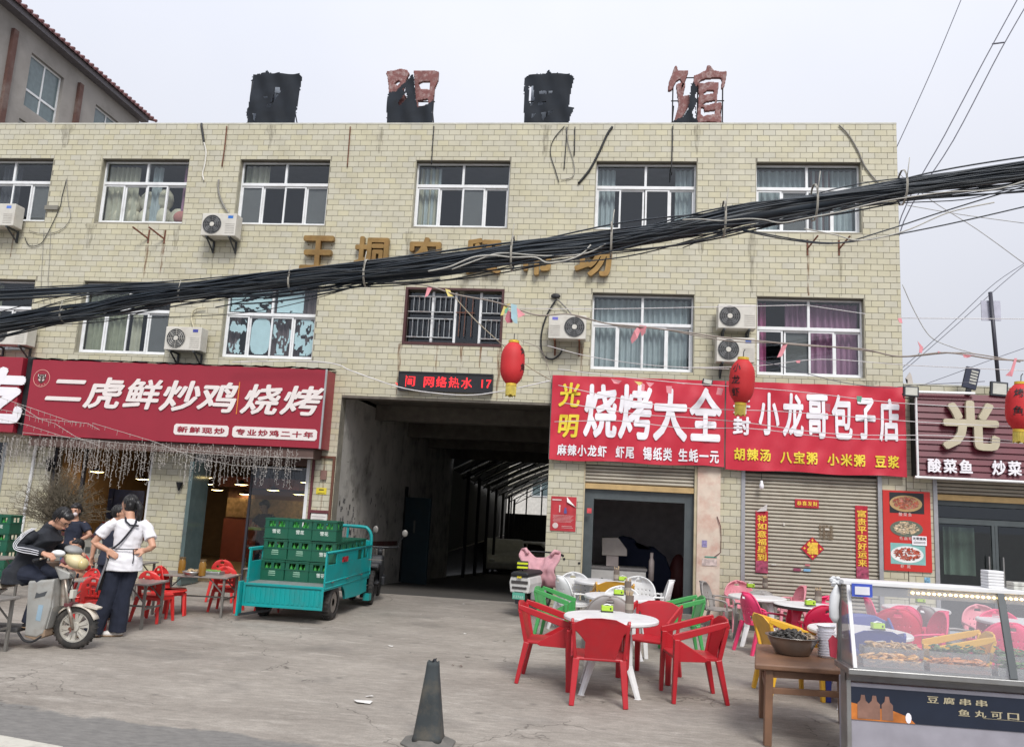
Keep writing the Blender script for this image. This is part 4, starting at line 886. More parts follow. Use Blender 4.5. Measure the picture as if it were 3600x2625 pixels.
def _a(mb):
    for i in range(6): quad(mb, -.76+.01*(i%2), -.40-.02*(i%3), 1.545-i*.022, 1.549-i*.022, -.028)
    quad(mb,-.78,-.62,1.80,1.82,-.028); quad(mb,-.6,-.42,1.36,1.366,-.028); quad(mb,-.6,-.40,1.335,1.34,-.028); quad(mb,-.655,-.635,1.6,1.7,-.028); quad(mb,-.66,-.63,1.7,1.72,-.028)
flat(po, _a, 'lettering', PW)
flat(po, lambda mb: mb.prism([(-.73+.05*math.cos(k*.5236)+.02,1.37+.05*math.sin(k*.5236)) for k in range(12)],-.0285,-.0275), 'seal', PW)
flat(po, lambda mb: (quad(mb,-.57,-.52,1.58,1.64,-.028), quad(mb,-.56,-.53,1.64,1.68,-.028)), 'blue_figure', mat('poster_blue', (.08,.08,.25)))
flat(po, lambda mb: mb.add([(-.53,-.03,1.87),(-.355,-.03,1.68),(-.36,-.045,1.70),(-.52,-.06,1.78)], [(0,1,2,3)]), 'curled_corner', mat('paper_back', (.65,.62,.6)))
GLT = mat('gold_print', (.78,.50,.06), .45, var=.25, scale=30); CPR = mat('couplet_red', (.42,.012,.03), .6, var=.2, scale=6); CPM = mat('couplet_pattern', (.30,.05,.10), .6, var=.6, scale=18)
for lab, x0, x1, z0, z1, s_ in (('left red couplet strip with gold characters on the roller shutter, its top peeling', 2.68,2.885,.77,1.80,'祥如意福星到'),('right red couplet strip with gold characters on the roller shutter', 4.31,4.51,.77,1.97,'富贵平安好运来')):
    c = poster('couplet', lab, x0, x1, z0, z1, .015, CPR, 'couplet')
    h = (z1-z0-.26)/len(s_)
    for i, ch in enumerate(s_):
        mb = MB(); zt = z1-.07-i*h; put(mb, ch, x0+.025, x1-.025, zt-h*.92, zt, -.002, .035); flat(c, lambda q: q.add(mb.v, mb.f), 'character', GLT)
    flat(c, lambda q: quad(q, x0+.004, x1-.004, z0+.005, z0+.2, -.001), 'pattern_panel', CPM)
    if x0 < 3: flat(c, lambda q: q.add([(x0,-.01,z1-.02),(x1-.03,-.03,z1-.0),(x1-.02,-.05,z1+.12)], [(0,1,2)]), 'peeling_corner', mat('paper_back'))
c = poster('couplet', 'small red horizontal scroll with four gold characters at the top of the shutter', 3.33,3.72,1.89,2.03,.015, CPR, 'couplet'); mb = MB()
for i, ch in enumerate('恭喜发财'): put(mb, ch, 3.36+i*.087, 3.435+i*.087, 1.92, 2.0, -.002, .035)
flat(c, lambda q: q.add(mb.v, mb.f), 'lettering', GLT)
fu = thing('paper_diamond', 'red paper diamond with a gold character in the middle of the roller shutter', 'paper decoration', (3.61,0,1.21)); fu.rotation_euler = (0,0,0)
flat(fu, lambda q: q.prism([(3.42,1.215),(3.61,1.03),(3.80,1.225),(3.61,1.41)], .002, .006), 'sheet', CPR)
flat(fu, lambda q: [q.prism([(3.61+a+dx*.02,1.22+b+dz*.02) for dx, dz in ((-1,0),(0,-1),(1,0),(0,1))], -.001, .0015) for a, b in ((-.13,0),(.13,.0),(0,-.13),(0,.135),(-.07,-.065),(.07,-.065),(-.07,.07),(.07,.07))], 'gold_motif', GLT)
mb = MB(); put(mb, '福', 3.52, 3.70, 1.12, 1.33, -.003, .06); flat(fu, lambda q: q.add(mb.v, mb.f), 'character', GLT)
for i, (x, z, w, h, col, lab) in enumerate(((3.36,.86,.12,.045,(.25,.05,.1),'tiny maroon sticker low on the roller shutter'),(3.52,.862,.11,.04,(.2,.4,.6),'tiny light-blue sticker beside the maroon one on the shutter'),(3.53,.945,.08,.03,(.5,.15,.17),'tiny pink heart scrap below the red diamond'),(3.15,1.6,.03,.05,(.6,.57,.5),'small white scrap high on the roller shutter'),(2.98,.92,.08,.02,(.6,.58,.53),'thin white scrap right of the left couplet'),(3.85,1.55,.07,.03,(.6,.57,.5),'small white torn scrap between diamond and right couplet'))):
    tag(MB().box(x-w/2,x+w/2,.004,.010,z-h/2,z+h/2).build('sticker', mat('scrap_%d' % i, col)), lab, 'sticker')
tag(MB().box(3.72,3.95,.008,.0105,1.38,1.62).build('paste_mark', stain_mat('paste_brown', (.2,.15,.10), .8)), 'brown paste mark left on the roller shutter slats', 'stain')
# menu poster with three dishes
mn = thing('menu_poster', 'tall red menu poster with three dish pictures beside the roller shutter', 'poster', (5.11,-.03,.94))
MR = mat('menu_red', (.50,.025,.02), .4, var=.05)
flat(mn, lambda q: q.box(4.745,5.50,-.034,-.014,.94,2.25), 'sheet', MR)
def dish(cz, fr_, bg, rim, foodc, lab):
    if fr_: flat(mn, lambda q: q.box(*fr_, -.0365, -.0345, cz-.17, cz+.17), 'picture_ground', bg)
    flat(mn, lambda q: q.prism([(5.11+.26*math.cos(k*R_(15)), cz-.01+.135*math.sin(k*R_(15))) for k in range(24)], -.040,-.037), 'plate', rim)
    r = random.Random(int(cz*100)); q = MB()
    for i in range(230):
        a = r.uniform(0,6.28); d = math.sqrt(r.random()); x = 5.11+.205*d*math.cos(a); z = cz+.0+.10*d*math.sin(a); s = r.uniform(.014,.036); t = r.uniform(0,3)
        q.add([(x+s*math.cos(t), -.0415-i*.00001, z+s*.5*math.sin(t)),(x-s*.4*math.sin(t), -.0415-i*.00001, z+s*.5*math.cos(t)),(x-s*math.cos(t), -.0415-i*.00001, z-s*.5*math.sin(t)),(x+s*.4*math.sin(t), -.0415-i*.00001, z-s*.5*math.cos(t))], [(0,1,2,3)])
    flat(mn, lambda k: k.add(q.v, q.f), 'food_picture', foodc)
dish(2.05, (4.85,5.40), BLK, mat('bowl_ochre', (.40,.27,.12)), mat('food_red_white', (.38,.10,.06), .6, var=.5, scale=9, rnd=.5), '')
dish(1.64, None, None, mat('bowl_dark', (.10,.12,.09)), mat('food_pale', (.52,.40,.26), .6, var=.5, scale=9, rnd=.6), '')
dish(1.22, (4.85,5.40), mat('teal_cloth', (.2,.42,.40)), mat('plate_white', (.7,.7,.7)), mat('food_dark_red', (.34,.05,.02), .6, var=.5, scale=9, rnd=.6), '')
for s_, z, x0, w in (('酸菜鱼',1.83,4.99,.075),('毛血旺',1.44,4.99,.075),('虾尾',.985,5.0,.1)):
    q = MB()
    for i, ch in enumerate(s_): put(q, ch, x0+i*w, x0+i*w+.062, z, z+.065, -.0365, .03, em=True)
    flat(mn, lambda k: k.add(q.v, q.f), 'lettering', mat('menu_pink_print', (.65,.38,.36)))
nt_ = thing('notice', 'small white notice stuck over the middle of the menu poster', 'notice', (5.3,-.045,1.36)); flat(nt_, lambda q: q.box(5.19,5.42,-.05,-.046,1.37,1.52), 'sheet', WHT)
q = MB()
for i, ch in enumerate('光明烧烤'): put(q, ch, 5.2+i*.053, 5.25+i*.053, 1.45, 1.505, -.052, .03, em=True)
for i in range(2): quad(q, 5.21, 5.40, 1.40+i*.02, 1.408+i*.02, -.0512)
flat(nt_, lambda k: k.add(q.v, q.f), 'lettering', BLK)
tag(MB().box(5.38,5.47,-.016,-.0095,.73,.86).build('sticker', mat('blue_sticker', (.15,.3,.42), .5, var=.6, scale=30)), 'small blue and white sticker below the menu poster', 'sticker')
for lab, k, x0, y0, x1, y1, c in (('small red sticker on the dark door frame of the dim shop',22,530,275,580,335,(.55,.06,.07)),('purple and white sticker on the stained pink pillar',22,1838,640,1895,720,(.25,.22,.4)),('green and white torn flyer low on the stained pink pillar',22,1868,822,2005,842,(.05,.25,.19)),('white torn flyer remnant below the green strip on the pink pillar',22,1840,850,2008,938,(.55,.45,.42))):
    a = Fp(k,x0,y0,-.05); b = Fp(k,x1,y1,-.05); tag(MB().box(a.x,b.x,-.053,-.047,b.z,a.z).build('sticker', mat('st_%d%d' % (x0, y0), c, .6, var=.35, scale=25)), lab, 'sticker')
tag(MB().tube([Fp(22,2010,370,-.06),Fp(22,2050,480,-.07),Fp(22,2055,620,-.06),Fp(22,2050,780,-.06),Fp(22,1980,830,-.06)], .007, 5).build('wire', mat('maroon_wire', (.12,.04,.04))), 'maroon wire hanging down the stained pink pillar', 'wire')
for i, (x, y) in enumerate(((270,855),(440,902))): tag(MB().lathe([(.022,0),(.018,.012)], Fp(22,x,y,-.008), 10, Matrix.Rotation(math.pi/2,3,'X')).build('wall_hole_plug', BLK), '%s round plug low on the pier beside the dim shop' % ('larger' if i == 0 else 'smaller'), 'plug')
a = Fp(16,275,205,-.1); bu = thing('light_bulb', 'white lamp bulb hanging at the top left of the roller shutter', 'bulb', a); MB().lathe([(.005,-.12),(.035,-.10),(.04,-.05),(.022,.0),(.02,.03)]).build('bulb', WHT, bu, smooth=True); MB().tube([(0,0,.03),(0,0,.2)], .006, 5).build('flex', BLK, bu)

# ================================================================== left restaurant front
LJ = mat('alu_grey', (.33,.35,.36), .4, .4); WAL = mat('warm_wall', (.13,.085,.05), .8); FLO = mat('dark_tile_floor', (.11,.085,.07), .4)
ST = mat('stain_wood_soffit', (.10,.06,.05), .7)
P(MB().box(-10.4,-5.0,-.45,-.012,2.30,2.47), 'sign_soffit', ST)
rm = MB(); rm.box(-10.9,-4.96,6.0,6.05,0,3.4); rm.box(-10.95,-10.9,.285,6.0,0,3.4); P(rm, 'dining_room_wall', WAL)
P(MB().box(-10.9,-4.96,.285,6.0,-.01,.012), 'dining_floor', FLO); P(MB().box(-10.9,-4.96,.285,6.0,3.0,3.02), 'dining_ceiling', mat('dark_ceiling', (.05,.04,.035)))
P(MB().box(-4.98,-4.955,.285,6.0,0,3.4), 'dining_room_wall', WAL)
# window A frame, low wall, sill
for x in (-10.2,-8.27): P(MB().box(x,x+.06,.02,.1,.76,2.3), 'window_jamb', WPVC if x > -9 else mat('dark_jamb', (.03,.03,.04)))
P(MB().box(-10.25,-8.2,-.06,.2,.70,.745), 'window_sill', mat('maroon_sill', (.12,.03,.035)))
P(MB().box(-9.62,-9.56,.03,.09,.75,2.3), 'mullion', mat('dark_jamb', (.03,.03,.04)))
P(MB().box(-10.1,-8.35,-.018,-.0085,.06,.66), 'low_wall_panel', mat('pale_panel', (.5,.48,.42), .8, dirt=(.3,.28,.22)))
q = MB(); r = random.Random(4)
for i in range(9): quad(q, -9.7+i*.13, -9.6+i*.13, .40+r.uniform(0,.03), .52, -.0195)
P(q, 'stencil_lettering', mat('stencil_grey', (.12,.13,.12)))
# window lettering posters behind (blue menu boards)
b0 = Fp(10,742,250,3.); b1 = Fp(10,862,495,3.); b2 = Fp(10,885,262,3.); b3 = Fp(10,1092,500,3.)
tb_ = thing('menu_board', 'narrow navy wall menu board inside the restaurant window, left one', 'menu board', b0); MB().box(0,b1.x-b0.x,0,.03,b1.z-b0.z,0).build('board', mat('navy_board', (.02,.035,.13), .5, var=.3), tb_)
tb2 = thing('menu_board', 'wide navy wall menu board inside the restaurant window, right one', 'menu board', b2); MB().box(0,b3.x-b2.x,0,.03,b3.z-b2.z,0).build('board', mat('navy_board'), tb2)
b4 = Fp(10,600,500,2.9); b5 = Fp(10,850,620,2.9)
tag(MB().box(b4.x,b5.x,2.9,2.97,.02,b4.z).build('fridge_panel', mat('dull_red_panel', (.2,.03,.03))), 'dull red low cabinet front inside the restaurant window', 'cabinet')
# doors of the big opening
P(MB().box(-7.42,-7.2,.02,.1,0,2.3), 'door_post', LJ); P(MB().box(-5.26,-5.2,.0,.1,0,2.3), 'door_post', WPVC)
P(MB().box(-7.2,-5.26,.02,.09,2.18,2.3), 'door_header', ST)
P(MB().box(-7.17,-7.1,-.6,.02,.02,2.15), 'open_door_leaf', mat('green_tint_glass', (.10,.14,.14), .1, .2))
for z in (1.15,1.45): P(MB().tube([(-7.30,-.04,z),(-7.22,-.04,z)], .012, 6), 'door_handle', STEEL)
P(MB().tube([(-7.25,-.05,.7),(-7.25,-.05,1.55)], .014, 6), 'door_handle', BLK)
P(MB().box(-6.35,-6.31,.1,.14,0,2.2), 'glass_partition_post', mat('dark_jamb')); P(MB().box(-6.31,-5.28,.115,.12,.05,2.15), 'pane', GLASSD)
# restaurant inside: bar counter with cream panels, lamps, stools
ct = thing('bar_counter', 'maroon reception counter with cream lettered panels inside the restaurant', 'counter', (-7.6,4.6,0))
MB().box(-1.3,1.2,0,.5,0,1.0).build('body', mat('maroon_wood', (.14,.03,.025), .5), ct); MB().box(-1.4,1.3,-.3,.6,1.75,2.0).build('canopy', mat('maroon_wood'), ct)
MB().box(-1.25,1.15,-.02,-.001,1.05,1.5).build('panel', mat('cream_panel', (.20,.13,.08), .6, var=.4, scale=12), ct); MB().box(-1.3,1.2,.1,.4,1.0,1.72).build('shelf', mat('shelf_brown', (.10,.04,.03)), ct)
MB().box(-.2,1.0,-.06,-.021,.08,.85).build('curtain', mat('deep_red_cloth', (.20,.02,.025)), ct)
LAMP = mat('lamp_glow', (1,.85,.5), .5, emit=(1,.72,.30), es=9)
pl = None
LP = [(10,752,122,1.7),(10,1105,180,2.4),(11,405,297,1.6),(11,420,350,3.2),(11,505,400,4.2),(11,705,355,2.2),(11,735,435,4.6),(11,970,402,3.2),(11,1185,437,4.0),(11,1250,338,2.0),(4,650,1478,3.0)]
labs = ['large pendant lamp behind the left restaurant window','pendant lamp at the right side of the left restaurant window','pendant lamp nearest the grey door post','tiny pendant lamp below the one by the door post','low pendant lamp left of centre in the doorway','largest pendant lamp in the middle of the doorway','low pendant lamp just right of centre in the doorway','pendant lamp behind the glass partition post','low pendant lamp at the right of the doorway','pendant lamp half hidden by the white right door post','']
for i, (k, x, y, yy) in enumerate(LP[:-1]):
    p = Fp(k, x, y, yy); l = thing('pendant_lamp', labs[i], 'pendant lamp', p, group='pendant lamps in the restaurant')
    MB().lathe([(.17,-.015),(.15,.0),(.05,.05),(.02,.08)], n=16).build('lamp_shade', mat('lamp_shade_dark', (.06,.04,.03)), l, smooth=True)
    MB().lathe([(.155,-.012),(.10,-.022),(.02,-.03)], n=16).build('diffuser', LAMP, l, smooth=True)
    MB().tube([(0,0,.08),(0,0,3.0-p.z)], .004, 4).build('cord', BLK, l)
    if i in (0,1,5,7,8):
        pt = bpy.data.lights.new('lamp_light', 'POINT'); pt.energy = 3.5; pt.color = (1,.66,.3); pt.shadow_soft_size = .1; po_ = bpy.data.objects.new('lamp_light', pt); COL.objects.link(po_); po_.location = p+Vector((0,0,-.12))
# pier with poster frame and yellow sticker
P(MB().box(-5.15,-5.11,-.05,-.008,0,2.38), 'frame_post', mat('maroon_sill', (.12,.03,.035))); P(MB().box(-4.77,-4.73,-.05,-.008,0,2.38), 'frame_post', mat('rusty_maroon', (.13,.05,.03)))
P(MB().box(-5.11,-4.77,-.05,-.008,2.34,2.38), 'frame_post', mat('rusty_maroon')); P(MB().box(-5.11,-4.77,-.05,-.008,1.36,1.41), 'frame_post', mat('maroon_sill'))
nt1 = thing('notice', 'white printed notice in a maroon frame on the pier left of the gateway', 'notice', (-4.94,-.03,1.0)); flat(nt1, lambda q: q.box(-5.09,-4.79,-.036,-.03,.85,1.35), 'sheet', mat('paper', (.62,.60,.57)))
q = MB()
for i in range(9): quad(q, -5.07, -4.82-.03*(i % 3), 1.29-i*.045, 1.3-i*.045, -.037)
flat(nt1, lambda k: k.add(q.v, q.f), 'lettering', mat('grey_print', (.3,.28,.27)))
st1 = thing('sticker', 'yellow sticker with a black mark on the pier left of the gateway', 'sticker', (-4.98,-.012,1.6)); a = Fp(11,1330,385); b = Fp(11,1410,442)
flat(st1, lambda q: q.box(a.x,b.x,-.016,-.009,b.z,a.z), 'sheet', mat('yellow_sticker', (.62,.5,.03))); flat(st1, lambda q: [quad(q, a.x+.05, b.x-.05, a.z-.045, a.z-.025, -.0165), quad(q, a.x+.03, b.x-.03, b.z+.012, b.z+.02, -.0165)], 'lettering', BLK)
tag(MB().box(-4.98,-4.87,-.05,-.008,1.95,2.12).build('meter_box', mat('brown_box', (.2,.11,.09)), bevel=.005), 'small brown box high on the pier left of the gateway', 'box')
wl = thing('wall_lamp', 'small black cone-shaped wall lamp on the tiled pier between restaurant openings', 'wall lamp', Fp(10,1388,240,-.07)); MB().lathe([(.01,-.08),(.06,.06),(.06,.08)], n=12).build('shade', BLK, wl); MB().box(-.015,.015,0,.06,.02,.05).build('arm', BLK, wl)
wl2 = thing('wall_lamp', 'dark lantern-shaped wall lamp at the left end of the restaurant window', 'wall lamp', Fp(10,385,40,-.07)); MB().lathe([(.03,-.2),(.05,-.1),(.06,0),(.03,.06)], n=8).build('shade', BLK, wl2); MB().box(-.015,.015,0,.06,-.02,.05).build('arm', BLK, wl2)
P(MB().tube([(-10.62,-.04,0),(-10.55,-.04,2.4)], .03, 8), 'downpipe', WPVC)
P(MB().box(-11.22,-11.16,-.02,.1,0,2.35), 'door_post', LJ); P(MB().box(-12.6,-11.22,.05,.06,0,2.35), 'pane', thin('teal_glass', (.3,.5,.48), .03)); P(MB().box(-12.6,-11,1.5,1.52,0,3.4), 'shop_room', DARK)

# icicle fairy lights hanging in front of the restaurant
WLT = mat('fairy_light_wire', (.40,.375,.35), .5, var=.2)
r = random.Random(21); il = thing('fairy_lights', 'curtain of clear-wire fairy lights hanging below the chicken restaurant sign', 'fairy lights', (-8.3,-.62,2.4))
strands = MB()
x = -11.7
while x < -5.25:
    x += r.uniform(.022,.055); zt = 2.42+r.uniform(-.03,.03); ln = r.uniform(.3,.72) if x > -7.9 or r.random() < .3 else r.uniform(.45,.85)
    if -7.75 < x < -7.35: ln *= .7
    y = -.62+r.uniform(-.05,.05); n = int(ln/.035); px, py = x, y; P0 = []
    for i in range(n): P0.append((px+r.uniform(-.012,.012), py+r.uniform(-.01,.01), zt-i*.035))
    if len(P0) > 2: strands.tube(P0, .003, 3, cap=False)
    for i in range(n):
        if r.random() < .8:
            a = r.uniform(0,6.28); l = r.uniform(.015,.04); c = P0[i]; e = (c[0]+math.cos(a)*l, c[1]+math.sin(a)*l*.5, c[2]+r.uniform(-.02,.025)); strands.bar(c, e, .006, .006)
strands.v = [(a-il.location.x, b-il.location.y, c-il.location.z) for a, b, c in strands.v]
tag(strands.build('light_strand', WLT, il), kind='stuff')
for i, pts in enumerate([[(17,0,400),(17,560,590),(17,1000,740),(17,1280,780),(17,1446,870)],[(17,-60,560),(17,340,640),(17,800,780),(17,1100,970),(17,1440,1100)],[(17,-60,700),(17,400,800),(17,900,960),(17,1446,1060)],[(17,250,500),(17,560,700),(17,860,740),(17,1260,775)],[(4,600,1170),(4,1000,1290),(4,1250,1390),(4,1500,1440),(4,1950,1470)],[(4,150,1230),(4,700,1290),(4,1200,1340),(4,1940,1400)],[(11,0,60),(11,300,100),(11,760,130),(11,1300,140)]]):
    mb = MB(); Q = [Fp(k,a,b,-.62) for k, a, b in pts]; mb.tube(Q, .004, 4)
    for j in range(len(Q)-1):
        for t in (0,.2,.4,.6,.8):
            c = Q[j].lerp(Q[j+1], t); mb.bar(c, c+Vector((r.uniform(-.01,.01),0,-r.uniform(.02,.09))), .004)
            mb.ell(c, (.009,.009,.009), n=5, h=3)
    l = il.location; mb.v = [(a-l.x, b-l.y, c-l.z) for a, b, c in mb.v]; mb.build('light_string', WLT, il)

# dry twiggy bush
bu = thing('dry_bush', 'dry grey-brown twiggy bush standing before the restaurant window', 'bush', (-9.30,-.95,0))
tw = MB(); r = random.Random(8)
for i in range(520):
    a = r.uniform(0,6.28); el = r.uniform(.15,1.5); ln = r.uniform(.5,1.05); b0 = Vector((0,0,.85+r.uniform(0,.25))); d = Vector((math.cos(a)*math.cos(el), math.sin(a)*math.cos(el)*.7, math.sin(el)))
    p1 = b0+d*ln*.5+Vector((r.uniform(-.05,.05),0,r.uniform(-.03,.05))); p2 = b0+d*ln+Vector((0,0,-.1*ln)); tw.tube([b0+Vector((r.uniform(-.1,.1),0,0)), p1, p2], [.006,.004,.0015], 3, cap=False)
    for k in range(4):
        c = p1.lerp(p2, r.random()); tw.bar(c, c+Vector((r.uniform(-.12,.12),r.uniform(-.05,.05),r.uniform(-.02,.12))), .0035)
tag(tw.build('twigs', mat('dry_twig', (.12,.10,.07), .9, var=.4), bu), kind='stuff')
MB().tube([(0,0,.3),(.02,0,.6),(0,0,.95)], [.035,.03,.02], 8).build('stem', mat('dark_stem', (.07,.05,.04)), bu); MB().lathe([(.13,0),(.17,.3),(.18,.32)], n=16).build('pot', mat('clay_pot', (.12,.08,.06)), bu, smooth=True)

# ================================================================== grey building behind on the left
GB = thing('grey_building', 'bare grey rendered apartment building with red tiled eaves behind the roof at left', 'building', (-24, 10, 0))
gx = -20.0
def atx(k, x, y):
    d = ray(k, x, y); t = gx/d.x; return Vector((gx, d.y*t-CD, CH+d.z*t))
eL = atx(1,0,30); eR = atx(1,905,745); ez = eR.z
ww = []
w1 = (atx(1,205,345), atx(1,415,500), atx(1,383,720)); w2 = (atx(1,622,660), atx(1,800,800)); ye = eR.y
WZ1, WZ0 = (w1[0].z+w1[1].z)/2, (w1[0].z+w1[1].z)/2-1.95
ws = [(w1[0].y, w1[1].y, WZ0, WZ1), (w2[0].y, w2[0].y+(w1[1].y-w1[0].y), WZ0, WZ1)]
a3 = atx(1,125,760); ws.append((a3.y, a3.y+1.9, a3.z-1.9, a3.z))
g_ = MB(); H_ = [(a, b, c, d) for a, b, c, d in ws]; wall_holes(g_, ye-14, ye, 0, ez-.1, H_, 0, .3)
g_.v = [(gx-y, x, z) for x, y, z in g_.v]
GRY = mat('bare_grey_render', (.30,.28,.26), .95, var=.14, scale=.6, dirt=(.17,.155,.14), dscale=.35, damt=.8, bump=.3)
PL(g_, 'wall', GRY, GB); PL(MB().box(gx-9, gx-.301, ye-14, ye, 0, ez-.3), 'block', GRY, GB)
for a, b, c, d in ws:
    f = MB(); x = gx-.12
    for q in ((a,a+.07,c,d),(b-.07,b,c,d)): f.box(x-.05,x,q[0],q[1],q[2],q[3])
    f.box(x-.05,x,a+.07,b-.07,d-.07,d); f.box(x-.05,x,a+.07,b-.07,c,c+.07); f.box(x-.05,x,a+.07,b-.07,c+.62,c+.70); f.box(x-.05,x,(a+b)/2-.03,(a+b)/2+.03,c+.07,c+.62); f.box(x-.05,x,(a+b)/2-.03,(a+b)/2+.03,c+.70,d-.07)
    wn = PL(f, 'window', WPVC, GB)
    for q in ((a+.07,(a+b)/2-.03),((a+b)/2+.03,b-.07)):
        for z in ((c+.07,c+.62),(c+.7,d-.07)):
            mb = MB().box(x-.03,x-.025,q[0],q[1],z[0],z[1]); l = GB.location; mb.v = [(u-l.x, v-l.y, w-l.z) for u, v, w in mb.v]; mb.build('pane', mat('grey_blue_glass', (.13,.17,.18), .08), wn)
for y0, lab in ((atx(1,45,480).y,''),(atx(1,510,580).y,'')):
    ps = MB().box(gx,gx+.12,y0-.12,y0+.1,0,ez-.75); PL(ps, 'downpipe_chase', mat('rust_brown_strip', (.11,.055,.045), .9, dirt=(.25,.22,.2), dscale=.8, damt=.7), GB)
PL(MB().box(gx-.0,gx+.35,ye-14,ye+.1,ez-.28,ez-.08), 'eaves', mat('dark_eave', (.12,.11,.12)), GB)
rf = PL(MB().add([(gx+.45,ye-14,ez-.05),(gx+.45,ye+.5,ez-.05),(gx-4.5,ye+.5,ez+1.2),(gx-4.5,ye-14,ez+1.2),(gx+.45,ye-14,ez-.1),(gx+.45,ye+.5,ez-.1)], [(0,1,2,3),(4,5,1,0)]), 'roof', mat('red_roof_tile', (.17,.075,.075), .6), GB)
rt0 = MB().tube([(0,0,0),(-2.4,0,.61)], .06, 6).build('roof_tile', mat('red_roof_tile'), GB); l = GB.location; n = 0; yy = ye+.45
while yy > ye-13.5:
    t = rt0 if n == 0 else rt0.copy()
    if n: COL.objects.link(t); t.parent = GB
    t.location = (gx+.5-l.x, yy-l.y, ez-.03); yy -= .28; n += 1

# ================================================================== yard seen through the passage
CV = thing('yard_canopy', 'arched dark canopy with translucent strips over the yard behind the passage', 'canopy', (-1,20,0)); SKL = mat('yellowed_skylight', (.75,.72,.52), .6); l = CV.location
def arc(y0, y1, name, m_, r0=0):
    mb = MB(); n = 14; vs = []
    for i in range(n+1):
        u = i/n; x = -5.15+(.02*(y0-12))+10.1*u; h = 1.7*math.sin(math.pi*u)
        for y in (y0, y1): vs.append((x, y, 2.79-.05*(y-12.5)+h))
    mb.add(vs, [(2*i, 2*i+2, 2*i+3, 2*i+1) for i in range(n)]); return PL(mb, name, m_, CV)
y = 12.02; k = 0
SKD = thin('yellowed_strip', (.24,.23,.16), 0.0, 0, rough=.5)
while y < 28.4:
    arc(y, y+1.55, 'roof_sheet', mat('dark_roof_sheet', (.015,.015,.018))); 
    y += 1.55; arc(y, y+.22, 'skylight_strip', SKD); y += .22; k += 1
y = 12.4
while y < 27.8:
    tr = MB(); z = 2.7-.05*(y-12.5)
    for i in range(14):
        u, v = i/14, (i+1)/14; f = lambda u: (-4.45+.02*(y-12)+9.5*u, y, z+1.7*math.sin(math.pi*u)); g = lambda u: (-4.45+.02*(y-12)+9.5*u, y, z-.28+1.75*math.sin(math.pi*u))
        tr.tube([f(u), f(v)], .02, 4, cap=False); tr.tube([g(u), g(v)], .02, 4, cap=False); tr.tube([g(u), f((u+v)/2), g(v)], .013, 4, cap=False)
    y += 2.1; PL(tr, 'truss', BLK, CV)
for i in range(7):
    y = 12.6+i*2.6; PL(MB().tube([(-4.3,y,-.06*y),(-4.3,y,2.7-.05*(y-12.5))], .06, 8), 'post', mat('dark_post', (.02,.02,.025)), CV)  # posts coloured near black for the shaded yard
YW = thing('yard_wall', 'stained wall coloured dark as shade along the left side of the yard', 'wall', (-5,20,-1.2)); flatw = MB().box(-.3,-.05,-7.99,11.5,-.9,6.2); flatw.build('wall', mat('yard_wall_dark', (.05,.048,.043), .9, dirt=(.04,.04,.035), dscale=.5, damt=.8), YW)
tag(MB().box(4.5,4.7,12.01,31,-2.2,5).build('yard_light_blocker', mat('yard_wall_dark')), 'unseen wall added on the far right to keep the yard dark', 'wall')  # unseen wall added to keep daylight out of the yard
FG = thing('corrugated_gate', 'dark corrugated metal gate closing the far end of the yard', 'gate', (-1.5,28.6,-1.8)); mb = MB()
for i in range(46): mb.box(-3.1+i*.15, -3.1+i*.15+.09, -.03*(i % 2), .02, .02, 3.0)
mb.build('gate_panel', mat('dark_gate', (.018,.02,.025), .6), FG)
MB().box(-3.3,4.2,.021,.06,.0,3.0).build('gate_back', BLK, FG)
for i in range(9): MB().tube([(-3+i*.8,0,3.0),(-3+i*.8,0,4.3)], .04, 6).build('gate_post', BLK, FG)
FB = thing('white_house', 'pale house with white framed windows glimpsed beyond the yard gate', 'house', (-1,34,-2)); MB().box(-6,7,0,3,0,9).build('wall', mat('pale_house_wall', (.62,.60,.56)), FB)
for x in (-2.9,-1.5,.2): 
    w_ = MB().box(x,x+1.1,-.05,-.001,4.2,5.4).build('window', WPVC, FB)
    for a in (.06,.58): MB().box(x+a,x+a+.46,-.056,-.0505,4.26,5.34).build('pane', mat('grey_blue_glass'), w_)
def car(label, loc, rz):
    c = thing('parked_car', label, 'car', loc, rz, group='cars parked in the dark yard'); CP = mat('dusty_white_car', (.5,.5,.5), .4)
    b = MB(); pr = [(-2.1,.35),(-2.15,.75),(-1.9,.95),(-1.2,1.0),(-.65,1.45),(.7,1.48),(1.35,1.0),(2.0,.88),(2.2,.6),(2.15,.3),(1.7,.25),(-1.7,.25)]
    b.prism(pr, -.82, .82); b.build('body', CP, c, bevel=.06, seg=3)
    for s in (-1,1):
        MB().prism([(-1.05,1.02),(-.6,1.38),(-.05,1.4),(-.05,1.02)], s*.825-.004, s*.825+.004).build('side_window', BLK, c); MB().prism([(.02,1.02),(.02,1.4),(.65,1.38),(1.15,1.02)], s*.825-.004, s*.825+.004).build('side_window', BLK, c)
        for x in (-1.35,1.4):
            w_ = MB().lathe([(.2,-.1),(.31,-.1),(.33,0),(.31,.1),(.2,.1)], (x, s*.78, .33), 20, Matrix.Rotation(math.pi/2,3,'X')).build('wheel', BLK, c, smooth=True); MB().lathe([(.19,-.11),(.02,-.12)], (x, s*.78+s*.0, .33), 12, Matrix.Rotation(math.pi/2,3,'X')).build('rim', GALV, w_)
    MB().add([(-1.22,-.7,1.02),(-1.22,.7,1.02),(-.68,.66,1.42),(-.68,-.66,1.42)], [(0,1,2,3)]).build('windscreen', BLK, c)
    for s in (-.6,.6): MB().ell((2.16,s,.68),(.05,.14,.07)).build('headlight', WPVC, c)
    return c
